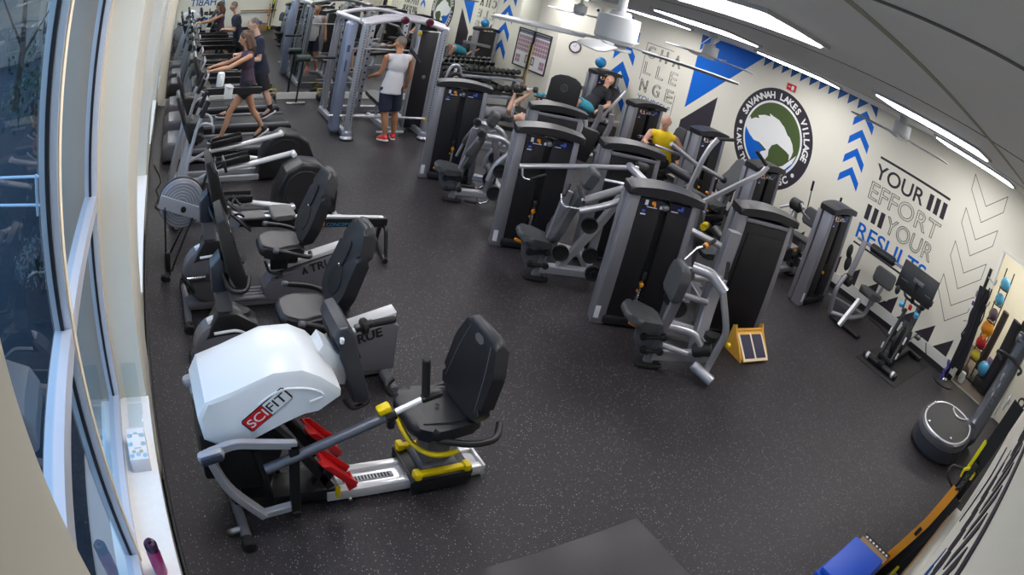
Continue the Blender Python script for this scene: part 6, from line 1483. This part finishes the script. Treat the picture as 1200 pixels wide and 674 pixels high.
def person(label, J, fwd, skin_m, shirt, shorts, hair, hface=None, female=False, sleeve=.55, short_len=.8, shirt_drop=.0, shoe='shoe_black', stripe=None, sock=None, curls=(.5, .5), palms=(None, None), hdirs=(None, None), feet=None, big=1.0):
    t = thing('person', label, 'person', (0, 0, 0))
    J = {k: V(v) for k, v in J.items()}
    fwd = V(fwd).normalized(); hf = V(hface or fwd).normalized()
    pel, chest, neck, head = J['pel'], J['chest'], J['neck'], J['head']
    Rt = basis(neck - pel, fwd); rt, fw, up = Rt.col[0], Rt.col[1], Rt.col[2]
    # right axis follows the shoulders
    sx = (J['shR'] - J['shL']).normalized(); Rs = basis(neck - pel, up.cross(sx))
    k = .9 if female else big
    mid = pel.lerp(chest, .45)
    Rh = basis(head - neck + V((0, 0, .05)) if abs((head - neck).normalized().z) > .3 else head - neck, hf)
    def torso(bl, g, low=True, sh=True):
        bl.ell(chest + up * .03, (.165 * k + g, .108 * k + g, .20 + g), Rs)
        bl.ell(mid, (.140 * k + g, .100 * k + g, .17 + g), Rt)
        bl.ell(pel + up * .02, (.160 * (1 if female else k) + g, .115 * k + g, .13 + g), Rt)
        if sh:
            c = (J['shL'] + J['shR']) / 2
            bl.cap(J['shL'].lerp(c, .12), J['shR'].lerp(c, .12), .062 * k + g, .062 * k + g)
            bl.cap(chest + up * .10, neck - up * .03, .11 * k + g, .060 * k + g)
        if female:
            for s in (-1, 1): bl.ell(chest + rt * .07 * s + fw * .085 + up * .0, (.058 + g, .05 + g, .055 + g), Rt)
    b = Blob(); torso(b, -.004)
    b.cap(neck - up * .02, head - Rh.col[2] * .05, .056 * k, .052)
    # head: skull, jaw, nose, brow, ears
    hx, hy, hz = Rh.col[0], Rh.col[1], Rh.col[2]
    b.ell(head + hz * .012, (.076, .096, .108), Rh); b.ell(head + hy * .030 - hz * .055, (.056, .058, .062), Rh)
    b.cap(head + hy * .092 + hz * .008, head + hy * .108 - hz * .022, .010, .014, 8); b.cap(head + hy * .082 + hx * .03 + hz * .022, head + hy * .082 - hx * .03 + hz * .022, .014, .014, 8)
    b.cap(head + hy * .080 - hz * .055 + hx * .016, head + hy * .080 - hz * .055 - hx * .016, .012, .012, 8)
    for s in (-1, 1): b.ell(head + hx * .078 * s - hz * .005, (.012, .022, .032), Rh)
    for S in 'LR':
        sh, el, wr = J['sh' + S], J['el' + S], J['wr' + S]; i = 0 if S == 'L' else 1
        b.cap(sh, el, .050 * k, .038 * k); b.cap(el, el.lerp(wr, .35), .040 * k, .041 * k); b.cap(el.lerp(wr, .35), wr, .041 * k, .026 * k)
        dd = V(hdirs[i]) if hdirs[i] else (wr - el); pn = V(palms[i]) if palms[i] else V((0, 0, -1)) + fwd * .1
        hand(b, wr, dd, pn, curls[i], 1.0, 1 if S == 'R' else -1)
        hp, kn, an = J['hp' + S], J['kn' + S], J['an' + S]
        b.cap(hp, hp.lerp(kn, .35), .088 * k, .080 * k); b.cap(hp.lerp(kn, .35), kn, .080 * k, .054 * k)
        cf = kn.lerp(an, .32) - (fwd * .012 if abs(fwd.z) < .5 else V())
        b.cap(kn, cf, .054 * k, .056 * k); b.cap(cf, an, .056 * k, .036 * k)
        fd = V((feet or {}).get(S, fwd)).normalized(); b.cap(an, an + fd * .12 - V((0, 0, .045)), .036, .030)
    body = b.done('body', skin_m, t, .0105, 3)
    # shirt
    b = Blob(); g = .012
    b.ell(chest + up * .03, (.165 * k + g, .112 * k + g, .195), Rs); b.ell(mid, (.146 * k + g, .106 * k + g, .18), Rt)
    b.econe([(mid, .140 * k + g, .102 * k + g, Rt), (pel + up * .03, .158 * k + g * 1.6, .115 * k + g * 1.6, Rt), (pel - up * (.03 + shirt_drop), .168 * k + g * 1.8, .124 * k + g * 1.8, Rt)])
    c = (J['shL'] + J['shR']) / 2; inn = .22 if sleeve == 0 else .06
    b.cap(J['shL'].lerp(c, inn), J['shR'].lerp(c, inn), .060 * k + g * (.6 if sleeve == 0 else 1), .060 * k + g * (.6 if sleeve == 0 else 1)); b.cap(chest + up * .10, neck - up * .07, .112 * k + g, .066 * k + g * .4)
    if female:
        for s in (-1, 1): b.ell(chest + rt * .07 * s + fw * .085, (.066, .058, .062), Rt)
    if sleeve > 0:
        for S in 'LR': b.cone(J['sh' + S], J['sh' + S].lerp(J['el' + S], sleeve), .058 * k + g, .060 * k + g); b.ell(J['sh' + S], .060 * k + g)
    sh_o = b.done('shirt', shirt, t, .013, 3)
    # shorts
    b = Blob(); b.ell(pel + up * .01, (.168 * (1 if female else k) + g * .6, .122 * k + g * .6, .12), Rt)
    for S in 'LR':
        hp, kn = J['hp' + S], J['kn' + S]; e = hp.lerp(kn, short_len)
        b.ell(hp, .094 * k + g); b.cone(hp, e, .094 * k + g, (.082 if not female else .088) * k + g + (.012 if not female else -.004))
    so = b.done('shorts', shorts, t, .013, 2)
    if stripe:
        b = B()
        for S, sg in (('L', -1), ('R', 1)):
            hp, kn = J['hp' + S], J['kn' + S]; e = hp.lerp(kn, short_len * .98); o = rt * sg * (.096 * k)
            b.tube([hp + o + V((0, 0, .05)), hp.lerp(e, .5) + o * 1.02, e + o * .98], 0, rect=(.035, .012), up=rt)
        b.done('side_stripe', stripe, so)
    # hair
    if hair:
        kind, hm = hair
        b = Blob()
        if kind == 'short':
            b.ell(head + hz * .030 - hy * .014, (.080, .094, .098), Rh)
        elif kind == 'fringe':
            b.ell(head - hy * .030 + hz * .0, (.080, .074, .060), Rh)
        else:
            b.ell(head + hz * .030 - hy * .012, (.085, .100, .102), Rh); b.cap(head - hy * .05, head - hy * .085 - hz * .16, .075, .070); b.cap(head - hy * .085 - hz * .16, neck - fwd * .085 - V((0, 0, .14)), .070, .040)
            for s in (-1, 1): b.cap(head + hx * .06 * s - hy * .01, head + hx * .07 * s - hy * .03 - hz * .17, .034, .03)
        b.done('hair', hm, t, .010, 2)
    b = B()
    for s in (-1, 1): b.ball(head + hx * .030 * s + hy * .086 + hz * .006, .0105, nu=10, nv=8)
    b.done('eye', 'eye_dark', t)
    # shoes
    for S in 'LR':
        an = J['an' + S]; fd = V((feet or {}).get(S, fwd)).normalized(); si = fd.cross(V((0, 0, 1))).normalized()
        if si.length < .1: si = V((0, 1, 0))
        un = si.cross(fd).normalized(); R = Matrix((fd, -si, un)).transposed()
        o = an - un * .055 + fd * .055
        b = Blob(); b.ell(o - fd * .05 + un * .01, (.07, .040, .042), R); b.ell(o + fd * .06 - un * .006, (.095, .045, .030), R); b.cap(o - fd * .05 + un * .02, an + un * .0, .040, .042)
        sho = b.done('shoe', shoe, t, .009, 2)
        b = B(); pl = [(-.125, -.025), (-.11, -.038), (0, -.036), (.09, -.047), (.14, -.03), (.155, 0), (.14, .03), (.09, .047), (0, .036), (-.11, .038), (-.125, .025)]
        b.prism(pl, o - un * .036, fd, si, .024, True, .006); b.done('sole', 'sole_white', sho)
        if sock:
            kn = J['kn' + S]; b = Blob(); b.cone(an - (kn - an).normalized() * .0, an.lerp(kn, .28), .044, .052); b.done('sock', sock, t, .010, 1)
    return t

person('woman with long brown hair in a purple tank top walking on a treadmill', dict(
    head=(1.19, 9.25, 1.78), neck=(1.25, 9.25, 1.62), chest=(1.28, 9.25, 1.40), pel=(1.33, 9.25, 1.09), shL=(1.28, 9.08, 1.52), shR=(1.28, 9.42, 1.52),
    elL=(.98, 9.06, 1.37), elR=(.98, 9.42, 1.38), wrL=(.74, 9.08, 1.335), wrR=(.74, 9.36, 1.345), hpL=(1.33, 9.17, 1.03), hpR=(1.33, 9.33, 1.03),
    knL=(1.09, 9.17, .67), knR=(1.48, 9.33, .64), anL=(.98, 9.16, .285), anR=(1.68, 9.34, .36)), (-1, 0, 0), 'skin_tan', 'cloth_plum', 'cloth_dark', ('long', 'hair_brown'), hface=(-1, 0, -.15), female=True, sleeve=0, short_len=.38,
    curls=(.75, .75), palms=((-.2, 0, -1), (-.2, 0, -1)), hdirs=((-1, 0, -.1), (-1, 0, -.1)), feet={'L': (-1, 0, .08), 'R': (-.80, 0, -.55)})
person('man with short greying hair in dark shirt, shorts and socks walking on the second treadmill', dict(
    head=(1.46, 10.55, 1.85), neck=(1.55, 10.55, 1.68), chest=(1.61, 10.55, 1.43), pel=(1.72, 10.55, 1.07), shL=(1.60, 10.33, 1.57), shR=(1.60, 10.77, 1.57),
    elL=(1.62, 10.27, 1.27), elR=(1.55, 10.83, 1.28), wrL=(1.36, 10.28, 1.27), wrR=(1.30, 10.78, 1.30), hpL=(1.72, 10.46, 1.02), hpR=(1.72, 10.64, 1.02),
    knL=(1.86, 10.46, .64), knR=(1.46, 10.64, .66), anL=(1.99, 10.46, .37), anR=(1.22, 10.64, .29)), (-1, 0, 0), 'skin_fair', 'cloth_navy', 'cloth_dark', ('short', 'hair_grey'), hface=(-1, -.1, -.1), sleeve=.7, short_len=.82, shirt_drop=.08, sock='cloth_dark',
    curls=(.8, .8), feet={'L': (-.85, 0, -.45), 'R': (-1, 0, .1)}, big=1.06)
person('man in a pale grey sleeveless shirt and red shoes standing at the silver cage', dict(
    head=(3.83, 9.64, 1.68), neck=(3.83, 9.61, 1.53), chest=(3.84, 9.60, 1.30), pel=(3.81, 9.60, .96), shL=(3.62, 9.58, 1.44), shR=(4.05, 9.62, 1.44),
    elL=(3.60, 9.66, 1.15), elR=(4.12, 9.68, 1.16), wrL=(3.55, 9.88, 1.07), wrR=(4.14, 9.80, .95), hpL=(3.72, 9.60, .91), hpR=(3.91, 9.61, .91),
    knL=(3.76, 9.60, .49), knR=(3.97, 9.68, .49), anL=(3.84, 9.60, .115), anR=(4.05, 9.76, .09)), (-.15, 1, 0), 'skin_warm', 'cloth_grey', 'cloth_navy', ('short', 'hair_grey'), hface=(-.5, 1, 0), sleeve=0, short_len=.88, shirt_drop=.10, shoe='shoe_red', stripe='sole_white',
    curls=(.5, .5), feet={'L': (-.3, .9, -.15), 'R': (.2, 1, 0)}, big=1.02)
person('man in a grey shirt lying on the flat bench pressing dumbbells', dict(
    head=(6.00, 9.06, .64), neck=(5.86, 9.14, .62), chest=(5.62, 9.28, .65), pel=(5.28, 9.48, .61), shL=(5.90, 9.33, .65), shR=(5.70, 8.98, .65),
    elL=(6.12, 9.62, .76), elR=(5.56, 8.84, .84), wrL=(6.30, 9.50, .99), wrR=(5.66, 8.92, 1.09), hpL=(5.26, 9.58, .60), hpR=(5.17, 9.42, .60),
    knL=(4.92, 9.80, .60), knR=(4.78, 9.56, .60), anL=(4.98, 9.84, .13), anR=(4.90, 9.58, .13)), (0, 0, 1), 'skin_fair', 'cloth_midgrey', 'cloth_dark', ('fringe', 'hair_grey'), hface=(.15, -.1, 1), sleeve=.5, short_len=.75,
    curls=(.95, .95), palms=((-.5, -.3, .2), (.5, .3, .2)), hdirs=((0, 0, 1), (.1, .1, 1)), feet={'L': (-.85, .5, 0), 'R': (-.85, .5, 0)})
person('bald man in a black shirt and light blue shorts reclining on the leg press', dict(
    head=(8.36, 9.93, 1.39), neck=(8.29, 9.93, 1.24), chest=(8.17, 9.93, 1.06), pel=(7.97, 9.93, .80), shL=(8.22, 9.72, 1.17), shR=(8.22, 10.14, 1.17),
    elL=(8.24, 9.64, .94), elR=(8.24, 10.22, .94), wrL=(8.02, 9.64, .81), wrR=(8.02, 10.22, .81), hpL=(7.95, 9.84, .78), hpR=(7.95, 10.02, .78),
    knL=(7.60, 9.82, .90), knR=(7.60, 10.04, .90), anL=(7.50, 9.84, .56), anR=(7.50, 10.04, .56)), (-.8, 0, .4), 'skin_pink', 'cloth_dark', 'cloth_cyan', None, hface=(-1, 0, -.05), sleeve=.65, short_len=.85,
    curls=(.7, .7), feet={'L': (-.7, 0, .7), 'R': (-.7, 0, .7)}, big=1.08)
person('balding man in a yellow tank top seated at the machine by the mural wall', dict(
    head=(7.55, 7.36, 1.29), neck=(7.60, 7.40, 1.14), chest=(7.64, 7.41, .93), pel=(7.70, 7.42, .63), shL=(7.76, 7.24, 1.04), shR=(7.46, 7.55, 1.04),
    elL=(7.90, 7.08, .80), elR=(7.32, 7.52, .86), wrL=(7.72, 7.00, .76), wrR=(7.20, 7.36, .92), hpL=(7.66, 7.32, .60), hpR=(7.62, 7.50, .60),
    knL=(7.26, 7.24, .58), knR=(7.24, 7.52, .58), anL=(7.22, 7.22, .12), anR=(7.20, 7.54, .12)), (-.85, -.5, 0), 'skin_pink', 'cloth_yellow', 'cloth_dark', ('fringe', 'hair_grey'), hface=(-.95, -.35, -.15), sleeve=0, short_len=.9,
    curls=(.8, .8), feet={'L': (-1, 0, 0), 'R': (-1, 0, 0)}, big=1.05)
dumbbell(6.30, 9.50, 1.09, .058, 0, 'black dumbbell held up in the far hand of the man on the bench', 'dumbbells being pressed', math.radians(-20))
dumbbell(5.67, 8.93, 1.19, .058, 0, 'black dumbbell held up in the near hand of the man on the bench', 'dumbbells being pressed', math.radians(60))
mat('mulch', (.014, .019, .026), .9, noise_amt=.8, noise_scale=14, bump=1.0, bump_scale=40)
mat('leaf', (.03, .075, .045), .5, noise_amt=.4, noise_scale=8)
mat('brick_far', (.24, .20, .17), .8, noise_amt=.3, noise_scale=4)
mat('rail_pale', (.75, .78, .82), .4)
mat('bark', (.04, .032, .028), .9)
sbox('ground_outside', (-30, -8, -.3), (-.62, 45, -.15), 'mulch')
t = thing('building', 'pale stone building beyond the garden outside the window', 'building', (-6.5, 26, -.15))
b = B(); b.box((-2, 5, 1.6), (4, 14, 3.5)); b.done('wall', 'brick_far', t)
b = B()
for k in range(3): b.box((.02, 0 + k * 4, 1.6), (.06, 1.6, 1.4))
b.done('window', 'screen', t)
b = B(); b.prism([(-4.4, 3.3), (.5, 3.3), (.3, 3.6), (-2, 4.6), (-4.2, 3.6)], (0, 5, 0), (1, 0, 0), (0, 0, 1), 14.6); b.done('roof', mat('roof_grey', (.10, .10, .11), .8), t)
t = thing('garden_railing', 'low pale garden railing outside the window', 'railing', (-2.6, 8.0, -.15), math.radians(-14))
b = B()
for z in (.15, .55): b.cyl((-2.2, 0, z), (1.0, 0, z), .022, n=10)
b.done('rail', 'rail_pale', t)
for x in (-2.0, -.8, .6):
    b = B(); b.cyl((x, 0, 0), (x, 0, .58), .025, n=10); b.done('post', 'rail_pale', t)
def shrub(x, y, r, label, m_='leaf', seed=0):
    t = thing('garden_shrub', label, 'shrub', (x, y, -.15), 0, 'shrubs outside the window'); rnd = random.Random(seed)
    b = B()
    for k in range(260):
        a = rnd.random() * 2 * PI; e = math.acos(1 - 1.6 * rnd.random()); rr = r * (.55 + .5 * rnd.random())
        c = V((rr * math.sin(e) * math.cos(a), rr * math.sin(e) * math.sin(a), .25 * r + rr * math.cos(e) * .9 + .3 * r))
        q = Euler((rnd.random() * 6, rnd.random() * 6, rnd.random() * 6)).to_matrix(); L = r * (.10 + .12 * rnd.random())
        b.prism([(0, 0), (L * .5, L * .22), (L, 0), (L * .5, -L * .22)], c, q @ V((1, 0, 0)), q @ V((0, 1, 0)), .004)
    b.done('foliage', m_, t)
    b = B()
    for k in range(5): b.tube([(0, 0, 0), (rnd.uniform(-.3, .3) * r, rnd.uniform(-.3, .3) * r, r * .9)], .02, taper=.008, n=6)
    b.done('stem', 'bark', t)
shrub(-2.0, 10.5, .7, 'dark leafy shrub outside, nearest the garden railing', seed=1)
shrub(-3.4, 13.0, .9, 'dark leafy shrub outside, behind the railing', seed=2)
shrub(-1.6, 6.0, .35, 'small silvery plant low on the ground outside the window', m_=mat('leaf_silver', (.16, .19, .20), .5) and 'leaf_silver', seed=3)
shrub(-4.5, 17.5, 1.2, 'large dark shrub outside in front of the stone building', seed=4)
t = thing('garden_tree', 'slim dark tree trunk outside the window', 'tree', (-4.6, 15.0, -.15))
b = B(); b.tube([(0, 0, 0), (.1, .1, 1.5), (-.1, .2, 3.2)], .12, taper=.07); b.tube([(.08, .1, 1.3), (.9, .3, 2.6)], .05, taper=.02); b.tube([(.05, .1, 1.6), (-.8, 0, 3.0)], .05, taper=.02); b.done('trunk', 'bark', t)
# parts that hold several loose pieces of one kind become one object per piece
SPLIT = set('base_frame cable_tag cam carriage_trim counterweight cross_bar eye fixed_handle foot_rest frame_highlight handle handlebar_post head hook ring screen_arm selector_pin shin_roller side_handle side_stripe storage_peg swivel_arm roller_pad window seat_handle stitching cage_ring'.split())
def split_pieces(o):
    me = o.data; n = len(me.vertices); par = list(range(n))
    def find(a):
        while par[a] != a: par[a] = par[par[a]]; a = par[a]
        return a
    for e in me.edges:
        a, c = find(e.vertices[0]), find(e.vertices[1])
        if a != c: par[a] = c
    isl = {}
    for i in range(n): isl.setdefault(find(i), []).append(i)
    if len(isl) < 2: return
    bx = []
    for ids in isl.values():
        co = [me.vertices[i].co for i in ids]
        bx.append((ids, [min(c[k] for c in co) for k in range(3)], [max(c[k] for c in co) for k in range(3)]))
    g = list(range(len(bx)))
    def f2(a):
        while g[a] != a: a = g[a]
        return a
    for i in range(len(bx)):
        for j in range(i):
            gap = math.sqrt(sum(max(0, bx[i][1][k] - bx[j][2][k], bx[j][1][k] - bx[i][2][k]) ** 2 for k in range(3)))
            if gap <= .004:
                a, c = f2(i), f2(j)
                if a != c: g[a] = c
    grp = {}
    for i in range(len(bx)): grp.setdefault(f2(i), set()).update(bx[i][0])
    if len(grp) < 2: return
    base = o.name.split('.')[0]; sets = sorted(grp.values(), key=lambda s: -len(s))
    for q, keep in enumerate(sets):
        bm = bmesh.new(); bm.from_mesh(me); bm.verts.ensure_lookup_table()
        bmesh.ops.delete(bm, geom=[v for v in bm.verts if v.index not in keep], context='VERTS')
        m2 = bpy.data.meshes.new(base); bm.to_mesh(m2); bm.free()
        for m in me.materials: m2.materials.append(m)
        if q == 0: first = m2
        else:
            c = o.copy(); c.data = m2; c.name = base; COL.objects.link(c)
    o.data = first
for o in list(COL.objects):
    if o.type == 'MESH' and o.parent is not None and o.name.split('.')[0] in SPLIT: split_pieces(o)
K1 = 0.75488363 / 18.0; K3 = 0.11847673 / 18.0 ** 3
cd = bpy.data.cameras.new('camera'); cam = bpy.data.objects.new('camera', cd); COL.objects.link(cam)
cd.type = 'PANO'; cd.sensor_fit = 'HORIZONTAL'; cd.sensor_width = 36.0; cd.sensor_height = 36.0 * 674 / 1200
cd.panorama_type = 'FISHEYE_LENS_POLYNOMIAL'
cd.fisheye_fov = math.radians(170)
cd.fisheye_polynomial_k0 = 0.0; cd.fisheye_polynomial_k1 = -K1; cd.fisheye_polynomial_k2 = 0.0
cd.fisheye_polynomial_k3 = -K3; cd.fisheye_polynomial_k4 = 0.0
cd.clip_end = 200
R = Matrix(((0.84797901, 0.07135916, -0.52520422), (-0.48916584, 0.48689177, -0.72363885), (0.20407935, 0.87054252, 0.44778046)))
cam.matrix_world = Matrix.Translation((0, 0, 3.0)) @ R.to_4x4()
SC.camera = cam
w = bpy.data.worlds.new('sky'); SC.world = w; w.use_nodes = True
nt = w.node_tree; bg = nt.nodes['Background']
tc = nt.nodes.new('ShaderNodeTexCoord'); sx = nt.nodes.new('ShaderNodeSeparateXYZ'); rp = nt.nodes.new('ShaderNodeValToRGB')
nt.links.new(tc.outputs['Generated'], sx.inputs[0]); nt.links.new(sx.outputs['Z'], rp.inputs['Fac']); nt.links.new(rp.outputs['Color'], bg.inputs['Color'])
rp.color_ramp.elements[0].color = (.70, .82, .95, 1); rp.color_ramp.elements[1].color = (.36, .60, 1.0, 1)
bg.inputs['Strength'].default_value = SKY
SC.view_settings.exposure = EXPO
